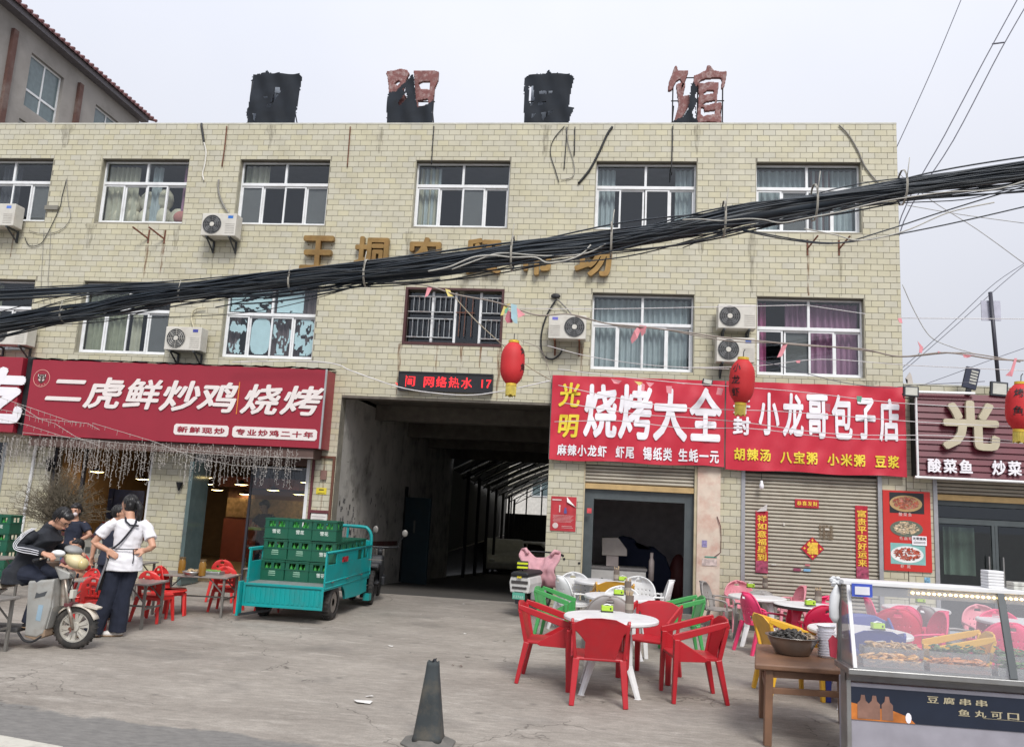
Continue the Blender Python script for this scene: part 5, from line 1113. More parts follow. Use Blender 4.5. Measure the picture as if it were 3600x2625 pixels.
car('dusty white car nearer the passage in the dark yard', (-4.1,22.4,-1.34), R_(-80)); car('dusty white car standing deeper in the dark yard', (-3.1,26.0,-1.56), R_(-12))
# ================================================================== the great cable bundle over the street
CY = -5.
CBL = mat('black_cable', (.012,.019,.028), .5, var=.3, scale=2); CB2 = mat('dusty_cable', (.035,.04,.045), .6); TIE = mat('pale_cable_tie', (.40,.38,.33), .7); CWH = mat('off_white_cable', (.42,.41,.37), .6)
def spl(P_, sub=6):
    o = []
    for i in range(len(P_)-1):
        p0, p1, p2, p3 = P_[max(i-1,0)], P_[i], P_[i+1], P_[min(i+2,len(P_)-1)]
        for k in range(sub):
            t = k/sub; o.append(.5*((2*p1)+(p2-p0)*t+(2*p0-5*p1+4*p2-p3)*t*t+(3*p1-p0-3*p2+p3)*t**3))
    return o+[P_[-1]]
main = spl([Fp(0,x,y,CY) for x, y in ((-120,742),(0,722),(100,703),(220,684),(300,668),(400,652),(500,640),(600,630),(735,616),(850,606),(1000,586),(1133,566),(1300,544),(1450,519),(1600,490),(1750,463),(1900,436),(2050,413),(2266,386),(2420,364))])
upper = spl([Fp(0,x,y,CY) for x, y in ((-120,660),(0,654),(200,642),(390,634),(520,622),(735,600),(950,576),(1133,552),(1300,530),(1450,508))])
top = spl([Fp(0,x,y,CY) for x, y in ((1100,556),(1300,532),(1450,506),(1640,462),(1700,455),(1850,432),(2000,405),(2150,384),(2266,366),(2420,342))])
bnd = thing('cable_bundle', 'thick sagging bundle of black overhead cables crossing in front of the facade', 'cable bundle', main[60])
def cadd(mb, name, m_): l = bnd.location; mb.v = [(a-l.x, b-l.y, c-l.z) for a, b, c in mb.v]; return mb.build(name, m_, bnd, smooth=True)
r = random.Random(17)
def strand(base, R0, r0, i0=0, i1=None, drift=.6, m_=CBL, name='cable', wob=1.):
    i1 = i1 or len(base); a = r.uniform(0,6.28); ra = R0*math.sqrt(r.random()); o = []; ph = r.uniform(0,9)
    for i in range(i0, i1):
        aa = a+math.sin(i*.11+ph)*drift+i*.01; q = ra*(.75+.35*math.sin(i*.16+ph*2)*wob); o.append(base[i]+Vector((0, math.cos(aa)*q*.8, math.sin(aa)*q)))
    return cadd(MB().tube(o, r0, 6), name, m_)
n_ = len(main)
thk = lambda i: .066+.075*min(1, max(0, (i-38)/24))*(1 if i < 92 else 1-.25*min(1,(i-92)/20))
o = MB().tube([p for p in main], [thk(i)*.55 for i in range(n_)], 10, sy=.9); cadd(o, 'cable_core', CBL)
for k in range(52): strand(main, .10 if k < 26 else .15, r.uniform(.007,.014), m_=CBL if k % 4 else CB2)
for k in range(26): strand(main, .19, r.uniform(.005,.010), i0=r.randint(30,60), i1=n_, wob=1.5)
for k in range(20): strand(upper, .085, r.uniform(.007,.014), m_=CBL if k % 3 else CB2)
for k in range(14): strand(top, .05, r.uniform(.008,.013))
o = MB().tube(upper, .03, 8); cadd(o, 'cable_core', CBL)
for k in range(12): strand(main, .2, .006, i0=0, i1=60, wob=1.6, m_=CB2 if k % 2 else CBL)
# white cables woven along the bundle
for pts in [((1000,596),(1060,574),(1110,560),(1200,566),(1290,562),(1340,540)),((1780,506),(1850,520),(1905,532),(2000,512),(2100,470),(2200,448))]:
    cadd(MB().tube(spl([Fp(0,x,y,CY-.13) for x, y in pts]), .008, 6), 'cable', CWH)
cadd(MB().tube(spl([Fp(3,x,y,CY-.14) for x, y in ((0,1418),(120,1415),(250,1425),(400,1412),(520,1418),(640,1438),(800,1408),(1000,1370),(1200,1320),(1350,1290),(1700,1240),(2000,1225),(2203,1170))]), .007, 6), 'cable', CWH)
cadd(MB().tube(spl([Fp(5,x,y,CY-.14) for x, y in ((560,190),(700,160),(850,100),(980,88),(1100,100),(1250,100),(1330,135),(1450,120),(1550,80),(1610,20))]), .009, 6), 'cable', CWH)
for i in (14, 30, 44, 52, 66, 74, 84, 92, 100):
    t = MB(); c = main[i]; R0 = thk(i)*1.25
    for w in range(2): t.tube([c+Vector((w*.012, math.cos(k*R_(30))*R0, math.sin(k*R_(30))*R0*(1.25 if i > 40 else 1)+(.03 if i > 40 else 0))) for k in range(13)], .006, 4, cap=False)
    t.tube([c+Vector((0,-R0,R0*.4)), c+Vector((.03,-R0*1.1,R0*1.9))], .005, 4); cadd(t, 'cable_tie', TIE)
# single cables that leave the bundle
def sag(label, pts, y0, rad, m_, name='cable', cat='cable', group=None):
    return wire(label, [Fp(k, x, y, y0) for k, x, y in pts], rad, m_, cat, name, group)
sag('black cable dipping below the bundle at the right end window then rising to the edge', [(3,390,1490),(3,700,1550),(3,1000,1570),(3,1300,1490),(3,1700,1360),(3,2203,1205)], CY, .008, CBL)
sag('second black cable dipping with the first then running lower to the right edge', [(3,380,1480),(3,700,1540),(3,950,1568),(3,1200,1545),(3,1700,1450),(3,2203,1335)], CY, .008, CBL)
sag('thin black cable hugging the underside of the bundle at the right', [(3,0,1600),(3,400,1460),(3,1000,1385),(3,1380,1315),(3,1800,1290),(3,2100,1225)], CY, .006, CBL)
sag('thin black cable swinging below the bundle on the left', [(0,-40,700),(0,220,640),(0,500,628)], CY+.1, .006, CB2)
sag('thin black cable crossing two lower windows at the left', [(0,-30,716),(0,240,706),(0,560,690),(0,790,634)], CY+.1, .005, CB2)
PW_ = mat('power_line', (.10,.10,.13), .6)
sag('lone thin power line climbing to the top edge right of the roof', [(0,1980,335),(0,2060,160),(0,2135,-20)], 4, .010, PW_)
sag('left wire of the twin power line at upper right', [(0,1945,690),(0,1995,478),(0,2090,300),(0,2180,130),(0,2262,-20)], 4, .013, PW_, group='twin power lines at the upper right')
sag('right wire of the twin power line at upper right', [(0,1950,700),(0,2000,490),(0,2110,310),(0,2215,110),(0,2290,-20)], 4, .013, PW_, group='twin power lines at the upper right')
tag(MB().tube([Fp(3,1998,285,4),Fp(3,2075,275,4)], .018, 6).build('line_spacer', PW_), 'small spacer joining the twin power lines at the upper right', 'spacer')
for i, pts in enumerate([((19,-20,1180),(19,400,830),(19,870,400),(19,1320,-20)),((19,-20,1230),(19,420,860),(19,950,395),(19,1410,-20))]): sag('%s wire of the pair slanting up past the dark pole' % ('upper' if i == 0 else 'lower'), list(pts)+[(19,1750,-300)], 3, .007, PW_, group='slanting wires by the dark pole')
sag('thin wire rising from the slatted sign to the right edge', [(19,480,1165),(19,840,1035),(19,1240,885),(19,1652,740)], 1, .006, PW_)
sag('faint blurred cable hanging in front of the sky beside the building', [(19,240,0),(19,380,310),(19,560,600),(19,800,720),(19,1110,810)], 6, .012, mat('pale_cable', (.42,.42,.42)))
sag('faint rope crossing the sky from the bundle to the right edge', [(3,1390,1115),(3,1600,1290),(3,1900,1480),(3,2203,1700)], 8, .012, mat('pale_cable'))
sag('faint straight cable crossing the sky below the bundle', [(3,1450,1325),(3,1800,1385),(3,2203,1440)], 8, .012, mat('pale_cable'))
# white strings and frayed bunting lines over the shop fronts
STR = mat('white_string', (.60,.58,.58), .5); ROPE = mat('frayed_rope', (.28,.24,.21), .9)
SY_ = -2.6
sl2 = [('straight white string at lantern height from the pennant knot to the right edge', [(18,280,310),(18,1200,315),(18,2019,305),(6,790,408)]),
 ('white string dropping from the window bar to the right of the mauve window', [(6,790,408),(6,1180,465)]),
 ('thin string running from the building corner past the dark pole', [(6,1410,492),(6,2300,498)]),
 ('white string slanting from the big dark fan unit over the grey-curtained window', [(18,640,790),(18,1200,930),(18,2019,1045),(6,300,820)]),
 ('top white string over both red banners', [(5,1395,820),(5,1800,870),(5,2203,912),(6,0,912),(6,700,962),(6,1400,1040),(6,2203,1080)]),
 ('second white string over the red banners', [(5,1400,925),(5,1800,1010),(5,2203,1070),(6,650,1095),(6,1500,1160),(6,2203,1195)]),
 ('third white string over the red banners', [(5,1440,1040),(5,1900,1110),(5,2203,1130),(6,400,1165),(6,1000,1240),(6,1700,1250),(6,2203,1290)]),
 ('lowest white string over the red banners', [(5,1375,1160),(5,1800,1155),(5,2203,1200),(6,450,1205),(6,1000,1265),(6,1700,1280),(6,2203,1300)]),
 ('white string from the lantern across the mauve-curtained window', [(6,0,812),(6,480,800),(6,900,758),(6,1450,795),(6,2203,830)]),
 ('dark thin cord under the mauve-curtained window down to the banner corner', [(6,480,760),(6,700,820),(6,1000,900),(6,1300,940),(6,1500,925),(6,1950,900)])]
for i, (lab, pts) in enumerate(sl2): sag(lab, pts, SY_-.02*i, .0055 if i != 9 else .005, STR if i != 9 else PW_, 'string', 'string', 'strings over the shop fronts')
sag('sagging off-white string from the long red sign under the red glowing display', [(4,1500,775),(4,1900,770),(4,2100,778),(4,2203,800),(5,60,830),(5,365,935),(5,600,975),(5,850,988),(5,1100,950),(5,1350,895)], -.7, .010, STR, 'string', 'string', 'strings over the shop fronts')
rp1 = [(5,190,228),(5,380,265),(5,560,285),(5,740,340),(5,980,385),(5,1150,440),(5,1280,475),(5,1480,468),(5,1700,525),(5,1900,545),(5,2203,580),(6,200,610),(6,500,640),(6,800,670),(6,1150,690),(6,1400,740),(6,1700,715),(6,2000,755),(6,2200,765)]
sag('frayed bunting rope strung from the cable bundle across both lower right windows', rp1, -3.0, .011, ROPE, 'rope', 'rope')
sag('second frayed rope twisting just below the bunting rope', [(18,1000,410),(18,1300,480),(18,1700,560),(18,2019,560),(6,300,640),(6,700,655),(6,1200,705),(6,1420,742),(6,1800,715),(6,2180,775)], -2.9, .008, ROPE, 'rope', 'rope')
sag('twine slanting from the barred window down to the banner top', [(5,735,360),(5,860,500),(5,1040,665),(5,1200,800),(5,1350,890)], -2.7, .008, mat('tan_twine', (.33,.28,.2)), 'string', 'string')
sag('thin twine from behind the first lantern to the banner corner', [(18,300,730),(18,560,850),(18,700,1250)], -2.5, .005, ROPE, 'string', 'string')
# pennants
PKM = {'pink': mat('pink_pennant', (.62,.24,.27), .7, var=.15), 'yellow': mat('yellow_pennant', (.60,.50,.16), .7), 'blue': mat('blue_pennant', (.30,.45,.50), .7), 'green': mat('green_pennant', (.12,.32,.22), .7), 'red': mat('wine_pennant', (.38,.10,.13), .7)}
def pennant(label, k, pts, c, y0=-3.):
    W_ = [Fp(k,x,y,y0) for x, y in pts]; cx_ = sum((w for w in W_), Vector())/len(W_); mb = MB()
    po = [(w.x-cx_.x, w.z-cx_.z) for w in W_]; mb.prism(po, -.003, .003, fn=lambda v: (v[0], v[1]+.02*math.sin(v[0]*30+v[2]*14), v[2]))
    tag(mb.build('pennant', PKM[c], loc=cx_), label, 'pennant', 'torn pennants on the ropes')
pennant('pale yellow pennant at the left of the knot above the first lantern', 18, [(165,245),(80,265),(35,400),(70,400),(110,310)], 'yellow')
pennant('green pennant in the knot above the first lantern', 18, [(140,290),(90,320),(95,380),(120,360)], 'green', -3.02)
pennant('wine-red pennant in the knot above the first lantern', 18, [(125,330),(95,450),(120,500),(190,490),(170,350)], 'red', -3.01)
pennant('light blue pennant hanging from the knot above the first lantern', 18, [(170,245),(245,265),(245,330),(255,505),(215,500),(200,455),(175,440)], 'blue', -3.04)
pennant('pink triangular pennant at the right of the knot above the first lantern', 18, [(245,300),(355,385),(265,435)], 'pink', -3.03)
pennant('shredded pink pennant in front of the grey-curtained window', 18, [(1830,520),(1920,540),(1905,620),(1860,670),(1840,600),(1800,700),(1730,760),(1715,700),(1760,600)], 'pink')
pennant('pink pennant dangling over the barred window', 5, [(555,290),(588,292),(560,350),(540,360)], 'pink')
pennant('pale yellow pennant over the barred window', 5, [(672,305),(700,310),(722,350),(690,355)], 'yellow')
pennant('pink pennant trailing over the mauve-curtained window', 6, [(650,655),(678,655),(640,740),(610,745)], 'pink')
pennant('small pink pennant low on the mauve-curtained window', 6, [(728,768),(762,762),(758,780),(735,782)], 'pink')
pennant('pink pennant at the right corner of the building', 6, [(1385,495),(1415,490),(1420,525),(1395,522)], 'pink')
pennant('pink pennant against the sky right of the building', 19, [(420,655),(490,730),(460,800),(425,790),(440,730)], 'pink')
pennant('second pink pennant against the sky on the slanting rope', 19, [(645,775),(690,780),(688,800),(650,795)], 'pink')
pennant('long pink pennant on the rope beside the dark pole', 19, [(930,815),(1080,820),(1000,850),(950,850)], 'pink')
pennant('pink ribbon pennant hanging above the right edge lantern', 19, [(1540,855),(1565,860),(1500,1010),(1505,1070),(1440,1055),(1490,1000)], 'pink')
for i, (k, p, c) in enumerate(((5,[(1740,885),(1810,895),(1790,915),(1760,915)],'pink'),(5,[(1890,900),(1945,905),(1925,930)],'yellow'),(5,[(1940,910),(1960,920),(1955,965),(1935,960)],'pink'),(5,[(1965,905),(2020,910),(1990,940)],'pink'),(5,[(2095,930),(2135,930),(2130,980),(2100,975)],'pink'),(6,[(225,940),(265,945),(250,990),(215,985)],'pink'),(6,[(1120,995),(1160,995),(1150,1035),(1125,1030)],'green'),(6,[(920,1040),(955,1045),(950,1100),(925,1090)],'red'))):
    pennant(['pale pink','yellow','narrow pink','light pink','long pink','wide pink','green and white','wine'][i]+' scrap of pennant '+['left of the big white characters on the barbecue banner','over the second big character of the barbecue banner','beside the yellow scrap on the barbecue banner','right of the narrow scrap on the barbecue banner','over the third big character of the barbecue banner','at the right end of the barbecue banner','over the end of the bun-shop banner','over the middle of the bun-shop banner'][i], k, p, c, -2.75)

# lanterns
LR = mat('lantern_red', (.50,.018,.022), .65, var=.08, scale=3); LG = mat('lantern_gold', (.70,.48,.06), .35, .4); LT = mat('gold_fringe', (.60,.48,.10), .7, var=.2)
LN = thing('red_lantern', 'red fabric lantern hanging over the gateway corner beside the glowing display', 'lantern', Fp(5,1105,785,-3), group='red lanterns on the ropes'); Hh_ = .60; Rr_ = .175
pr = []
for i in range(31):
    u = -1+2*i/30; rad = Rr_*(1-abs(u)**3.2*.58); pr.append((rad*(1-.0 if i % 2 else .975), u*Hh_/2))
MB().lathe(pr, n=28).build('shade', LR, LN, smooth=True)
MB().lathe([(.078,.30),(.078,.335),(.05,.337)], n=20).build('top_cap', LG, LN); MB().lathe([(.05,-.337),(.078,-.335),(.078,-.30)], n=20).build('bottom_cap', LG, LN)
tm_ = MB()
for k in range(26): a = k*2*math.pi/26; tm_.tube([(math.cos(a)*.068,math.sin(a)*.068,-.335),(math.cos(a)*.066,math.sin(a)*.066,-.47+.01*math.sin(k*5))], .0085, 4)
tag(tm_.build('tassel', LT, LN), kind='stuff'); MB().tube([(0,0,.335),(0,0,.42),(.02,0,.45)], .006, 5).build('hook', BLK, LN)
LN.rotation_euler = (0, R_(5), R_(88))
LN2 = dup(LN, Fp(6,382,900,-3), label='red lantern with black characters hanging between the two red banners', rot=(0,R_(3),R_(-18)))
LN3 = dup(LN, Fp(6,2178,1065,-3), label='red lantern cut by the right picture edge before the dark red sign', rot=(0,R_(4),R_(-12)))
for L_, s_ in ((LN,'烤鱼'),(LN2,'小龙虾'),(LN3,'烤鱼')):
    for i, ch in enumerate(s_):
        mb = MB(); q = MB(); hh = .14; zc = .17-i*(.17 if len(s_) == 3 else .24); put(q, ch, -.06, .06, zc-.06, zc+.06, 0, .02)
        for x, y, z in q.v:
            a = x/.17-math.pi/2-.35; u = z/(Hh_/2); rad = Rr_*(1-abs(u)**3.2*.58)+.004-y*.2; mb.v.append((math.cos(a)*rad, math.sin(a)*rad, z))
        mb.f = q.f; mb.build('character', BLK, L_)
# floodlights, pole and camera bits at the right
def flood(label, p, w, h, tilt, back=False):
    t = thing('floodlight', label, 'floodlight', p); M_ = Matrix.Rotation(tilt, 3, 'Y'); MB().obox((0,0,0), (w,.06,h), M_).build('housing', mat('flood_housing', (.03,.035,.045), .5), t, bevel=.008)
    MB().obox(M_ @ Vector((0,-.033,0)), (w*.78,.006,h*.75), M_).build('glass_front', mat('flood_glass', (.50,.50,.45), .3), t)
    MB().tube([(-w*.5,.03,-h*.2),(-w*.3,.1,-h*.6),(w*.3,.1,-h*.6),(w*.5,.03,-h*.2)], .01, 5).build('bracket', BLK, t); return t
flood('small floodlight above the right end of the barbecue banner', Fp(6,160,903,-.45), .17, .09, R_(10)); flood('pale-fronted floodlight at the corner between the banner and the slatted sign', Fp(6,1472,966,-.45), .24, .17, R_(2)); flood('dark floodlight at the foot of the dark pole', Fp(6,2040,950,-.3), .27, .24, R_(4))
tl = thing('street_lamp_head', 'dark tilted rectangular lamp head standing above the slatted sign', 'lamp', Fp(6,1860,880,-.3)); M_ = Matrix.Rotation(R_(14), 3, 'Y'); MB().obox((0,0,0), (.22,.05,.36), M_).build('housing', mat('navy_housing', (.02,.025,.05), .5), tl, bevel=.006)
for i in range(5): MB().obox(M_ @ Vector((.03,-.028,.12-i*.05)), (.11,.006,.03), M_).build('led_panel', mat('led_pale', (.42,.42,.38)), tl)
MB().bar((-.04,0,-.18),(-.06,.0,-.28),.08,.04).build('mount', BLK, tl)
pp = thing('dark_pole', 'dark metal pole with a pale plate rising behind the slatted sign', 'pole', (Fp(6,2040,905,.3).x,.3,4.0)); b0 = Fp(6,2040,905,.3)-pp.location; b1 = Fp(6,1985,325,.3)-pp.location
MB().tube([b0-Vector((0,0,.1)), b1], .033, 10).build('post', mat('dark_pole_paint', (.03,.03,.045), .5), pp, smooth=True)
a = Fp(6,1922,380,.36)-pp.location; b = Fp(6,2052,512,.36)-pp.location; MB().box(a.x,b.x,.04,.055,b.z,a.z).build('plate', mat('pale_lilac_plate', (.42,.42,.50), .5), pp)
tag(MB().prism([(Fp(19,x,y,.2).x,Fp(19,x,y,.2).z) for x, y in ((325,1018),(275,1090),(300,1110),(295,1165),(365,1165),(345,1060))],.19,.21).build('torn_sheet', mat('pale_brown_sheet', (.45,.41,.38))), 'pale torn sheet sticking up behind the banner corner', 'sheet')
# ================================================================== plastic chairs
def plas(name, c, r_=.38, dirt=None): return mat(name, c, r_, var=.05, dirt=dirt or tuple(a*.6+.03 for a in c), dscale=7, damt=.35, bump=.05)
PR = plas('red_plastic', (.40,.012,.02)); PG = plas('green_plastic', (.06,.30,.085)); PY = plas('yellow_plastic', (.68,.38,.03)); PO = plas('ochre_plastic', (.52,.27,.03)); PB = plas('blue_plastic', (.035,.05,.26))
PW2 = plas('white_plastic', (.66,.66,.66)); PGR = plas('grey_plastic', (.30,.28,.265)); PPK = plas('hot_pink_plastic', (.72,.045,.15)); PLP = plas('pale_pink_plastic', (.70,.27,.32)); PCR = plas('crimson_plastic', (.55,.012,.06)); PC3 = plas('bright_red_plastic', (.60,.028,.025))
def solid(o, t): s = o.modifiers.new('thickness', 'SOLIDIFY'); s.thickness = t; s.offset = 0; return o
# type A: faceted armchair
CA = thing('armchair', 'x', 'chair')
MB().prism([(-.215,-.215),(.215,-.215),(.245,.20),(.20,.225),(-.20,.225),(-.245,.20)], .372, .398, fn=lambda v: (v[0], v[2], v[1]+.006*(v[2] > .1))).build('seat', PR, CA, bevel=.008)
def lean(v): z = v[2]; return (v[0], v[1]-.10*max(0, z-.38)/.37-.02-.05*abs(v[0])*-1.2, z)
MB().prism([(-.145,.375),(.145,.375),(.085,.485),(.20,.61),(.262,.66),(.225,.70),(.13,.742),(.0,.752),(-.13,.742),(-.225,.70),(-.262,.66),(-.20,.61),(-.085,.485)], -.198, -.180, fn=lean).build('backrest', PR, CA, bevel=.006)
for s in (-1,1):
    MB().bar((s*.262,.225,0),(s*.262,.205,.56),.034,.05,.05,.07,up=(1,0,0)).build('leg', PR, CA, bevel=.006)
    MB().bar((s*.235,-.275,0),(s*.205,-.195,.385),.036,.045,.055,.06,up=(1,0,0)).build('leg', PR, CA, bevel=.006)
    am = MB(); am.prism([(-.285,.70),(-.20,.66),(.21,.535),(.245,.56),(.235,.60),(-.16,.71),(-.27,.735)], s*.250-.012, s*.250+.012, fn=lambda v: (v[1], v[0], v[2])); am.build('arm', PR, CA, bevel=.006)
    sp_ = MB(); sp_.prism([(.20,.56),(.232,.54),(.235,.36),(-.06,.365),(-.10,.385)], s*.244-.008, s*.244+.008, fn=lambda v: (v[1], v[0], v[2])); sp_.build('side_panel', PR, CA, bevel=.004)
    MB().bar((s*.214,-.20,.37),(s*.243,-.272,.70),.036,.03,up=(1,0,0)).build('back_post', PR, CA, bevel=.005)
# type B: rounded armchair with a perforated back
CB = thing('armchair', 'x', 'chair')
MB().prism([(.225*math.cos(R_(a))*(1 if abs(math.cos(R_(a))) < .8 else .98), .215*math.sin(R_(a))**1 if True else 0) for a in range(0,360,20)], .36, .382, fn=lambda v: (v[0]*1.04, v[2]*1.02, v[1])).build('seat', PW2, CB, bevel=.008)
bk = MB(); nu, nv = 34, 26
def bpt(u, v):
    w = .255*math.sqrt(max(0, 1-max(0,(v-.38)/.62)**2.2)); z = .36+.40*v; return (u*w, -.20-.085*v+.10*u*u*(1-.3*v), z)
idm = {}
def bvi(i, j):
    if (i,j) not in idm: idm[(i,j)] = len(bk.v); bk.v.append(bpt(-1+2*i/nu, min(.995, j/nv)))
    return idm[(i,j)]
for i in range(nu):
    for j in range(nv):
        u = -1+2*(i+.5)/nu; v = (j+.5)/nv
        if abs(u) < .24 and .80 < v < .88: continue
        if v < .66 and v > .40 and abs(u) < .7 and (i % 4 in (1,)) and (j % 4 in (2,)): continue
        if v < .30 and .30 < abs(u) < .62: continue
        bk.f.append((bvi(i,j), bvi(i+1,j), bvi(i+1,j+1), bvi(i,j+1)))
solid(bk.build('backrest', PW2, CB, smooth=True), .010)
rim = []
for k in range(25):
    a = math.pi*k/24; u = math.cos(a); v = .38+.62*math.sin(a)**(2/2.2) if False else None
    w = .255; z = .36+.40*(.38+.62*abs(math.sin(a))**.91); x = w*math.copysign(abs(math.cos(a))**.95, math.cos(a)); vv = (z-.36)/.40; ww = .255*math.sqrt(max(1e-6,1-max(0,(vv-.38)/.62)**2.2)); uu_ = max(-1,min(1,x/max(ww,.05)))
    rim.append((x, -.20-.085*vv+.10*(uu_**2)*(1-.3*vv)-.004, z+.004))
MB().tube(rim, .011, 6).build('back_rim', PW2, CB, smooth=True)
for s in (-1,1):
    MB().tube(spl([Vector(p) for p in ((s*.252,-.125,.54),(s*.272,-.05,.545),(s*.282,.05,.535),(s*.275,.14,.525),(s*.262,.19,.50),(s*.258,.20,.44),(s*.255,.20,.36))], 3), [.019]*19, 7, sy=.7).build('arm', PW2, CB, smooth=True)
    MB().bar((s*.275,.23,0),(s*.245,.19,.385),.032,.045,.045,.06,up=(1,0,0)).build('leg', PW2, CB, bevel=.006)
    MB().bar((s*.24,-.28,0),(s*.215,-.17,.385),.032,.045,.045,.06,up=(1,0,0)).build('leg', PW2, CB, bevel=.006)
    MB().bar((s*.236,-.115,.40),(s*.252,-.125,.56),.03,.03).build('back_post', PW2, CB, bevel=.004)
# type C: low armless chair with a rounded, slotted back
CC = thing('low_chair', 'x', 'chair')
MB().prism([(-.165,-.15),(.165,-.15),(.185,.12),(.14,.17),(-.14,.17),(-.185,.12)], .315, .335, fn=lambda v: (v[0], v[2], v[1])).build('seat', PC3, CC, bevel=.008)
MB().prism([(-.165,-.15),(.165,-.15),(.175,.13),(-.175,.13)], .27, .314, fn=lambda v: (v[0], v[2], v[1])).build('apron', PC3, CC, bevel=.006)
bk = MB(); idm = {}; nu, nv = 26, 20
def cpt(u, v):
    w = .17*math.sqrt(max(0, 1-max(0,(v-.45)/.55)**2.)); return (u*w, -.15-.06*v+.035*u*u, .335+.30*v)
def cvi(i, j):
    if (i,j) not in idm: idm[(i,j)] = len(bk.v); bk.v.append(cpt(-1+2*i/nu, min(.99, j/nv)))
    return idm[(i,j)]
for i in range(nu):
    for j in range(nv):
        u = -1+2*(i+.5)/nu; v = (j+.5)/nv
        if (abs(u) < .22 and .80 < v < .88) or (.3 < abs(u) < .55 and .62 < v < .72) or (v < .22 and abs(u) < .6) or (abs(u) < .12 and .56 < v < .64): continue
        if abs(u) < .6 and .3 < v < .5 and i % 4 == 0: continue
        bk.f.append((cvi(i,j), cvi(i+1,j), cvi(i+1,j+1), cvi(i,j+1)))
solid(bk.build('backrest', PC3, CC, smooth=True), .010)
for sx in (-1,1):
    for sy in (-1,1): MB().bar((sx*.19,sy*.17-.02,0),(sx*.155,sy*.13,.30),.024,.03,.04,.045,up=(1,0,0)).build('leg', PC3, CC, bevel=.004)
protos = {'A': CA, 'B': CB, 'C': CC}; base = {'A': PR, 'B': PW2, 'C': PC3}; used = set()
def chair(t, m_, x, y, deg, label, group, sc=1., nm=None):
    o = protos[t]
    if t in used or True:
        c = dup(o, (x, y, gh(x, y)), R_(deg), label, group, mats={base[t]: m_} if m_ is not base[t] else None); c.scale = (sc,)*3
        c['category'] = 'chair'; c.name = nm or ('low_chair' if t == 'C' else 'armchair')
        return c
GT = 'armchairs around the round tables outside'
def topat(k, x, y, z, deg, back=.29):                       # base position of a chair whose back top shows at that point
    p = Gp(k, x, y, z); p = Gp(k, x, y, z+gh(p.x, p.y)); p = Gp(k, x, y, z+gh(p.x, p.y)); a = R_(deg); return p.x-math.sin(a)*back, p.y+math.cos(a)*back
def chT(t, m_, k, x, y, deg, label, g=GT, sc=1., z=None):
    z = z or {'A':.75,'B':.765,'C':.64}[t]*sc; b = {'A':.27,'B':.27,'C':.2}[t]; X, Y = topat(k, x, y, z, deg, b); return chair(t, m_, X, Y, deg, label, g, sc)
chair('A', PR, .06, -6.58, 2, 'red faceted armchair nearest the street, its back to us', GT)
chair('A', PR, -.43, -5.93, -93, 'red faceted armchair left of the nearest round table, seen from the side', GT)
chair('A', PR, .93, -6.20, 98, 'red faceted armchair right of the nearest round table, seen from the side', GT)
chair('A', PR, .60, -5.42, 158, 'red faceted armchair behind the nearest round table, facing us', GT)
chT('A', PG, 13, 240, 300, -100, 'green armchair beside the parked scooter, behind the left red one', sc=.88)
chT('A', PG, 13, 1840, 395, 95, 'green armchair behind the right red one', sc=.93)
chT('A', PO, 13, 1000, 255, 5, 'ochre armchair with its back to us between the first two white tables')
chT('B', PGR, 13, 950, 398, 2, 'grey armchair tucked behind the tissue box of the nearest table')
chT('B', PW2, 13, 440, 200, -62, 'greyish white armchair nearest the parked scooter', sc=.98)
chT('B', PW2, 13, 590, 165, -160, 'white armchair with dotted back near the tiled pier')
chT('B', PW2, 13, 1230, 208, 168, 'white armchair with dotted back in front of the dim shop')
chT('B', PW2, 13, 1560, 255, 88, 'white armchair seen from the side at the right of the second table')
chT('B', PW2, 13, 1060, 300, 182, 'white armchair in front of the ochre one, half hidden by a cutlery jar')
chair('B', PGR, 1.90, -1.15, -112, 'grey armchair before the stained pink pillar', GT)
chT('B', PLP, 14, 130, 625, -165, 'pale pink armchair at the left end of the table before the shutter')
chT('B', PGR, 14, 420, 718, 3, 'dark grey armchair with its back to us before the roller shutter')
chT('B', PLP, 14, 930, 690, 95, 'pale pink armchair seen from the side before the roller shutter')
chT('B', PPK, 14, 210, 750, -72, 'big hot pink armchair left of the dark-edged round table')
chT('B', PCR, 14, 1210, 925, -8, 'crimson armchair with its back to us behind the bowl stool')
chT('B', PPK, 14, 1200, 815, 175, 'hot pink armchair mostly hidden by the case post')
chair('A', PY, 1.93, -5.72, -82, 'yellow faceted armchair behind the steel basin', GT)
chT('A', PB, 15, 350, 562, 5, 'blue armchair close behind the glass food case')
chT('A', PB, 15, 215, 415, 170, 'blue armchair on the far side of the table seen through the case')
chT('B', PCR, 15, 545, 370, -12, 'crimson armchair seen through the left pane of the food case')
chT('B', PPK, 15, 620, 335, 10, 'hot pink armchair just beyond the crimson one, seen through the case')
chT('B', PGR, 15, 770, 335, -75, 'grey armchair seen from the side through the food case')
chT('A', PY, 15, 1370, 578, 80, 'yellow faceted armchair seen through the food case')
chT('B', PPK, 15, 1000, 395, 90, 'hot pink armchair left of the dark case divider')
chT('B', PLP, 15, 1280, 330, 185, 'pale pink armchair farthest off through the right pane')
chT('B', PPK, 15, 1450, 380, 178, 'hot pink armchair with a slotted back behind the far case table')
chT('B', PPK, 15, 1600, 500, -5, 'hot pink armchair largest at the right edge of the case')
chT('B', PPK, 15, 240, 255, -100, 'faint pink armchair seen through the top left of the case')
GC = 'low red chairs at the restaurant tables'
chT('C', PC3, 10, 1150, 890, -5, 'low red chair directly right of the woman in white', GC)
chT('C', PC3, 10, 1240, 850, -60, 'low red chair behind the one beside the woman in white', GC)
chT('C', PC3, 10, 730, 935, 3, 'low red chair between the scooter handlebars and the woman', GC)
chT('C', PC3, 10, 640, 760, -30, 'low red chair before the seated child', GC)
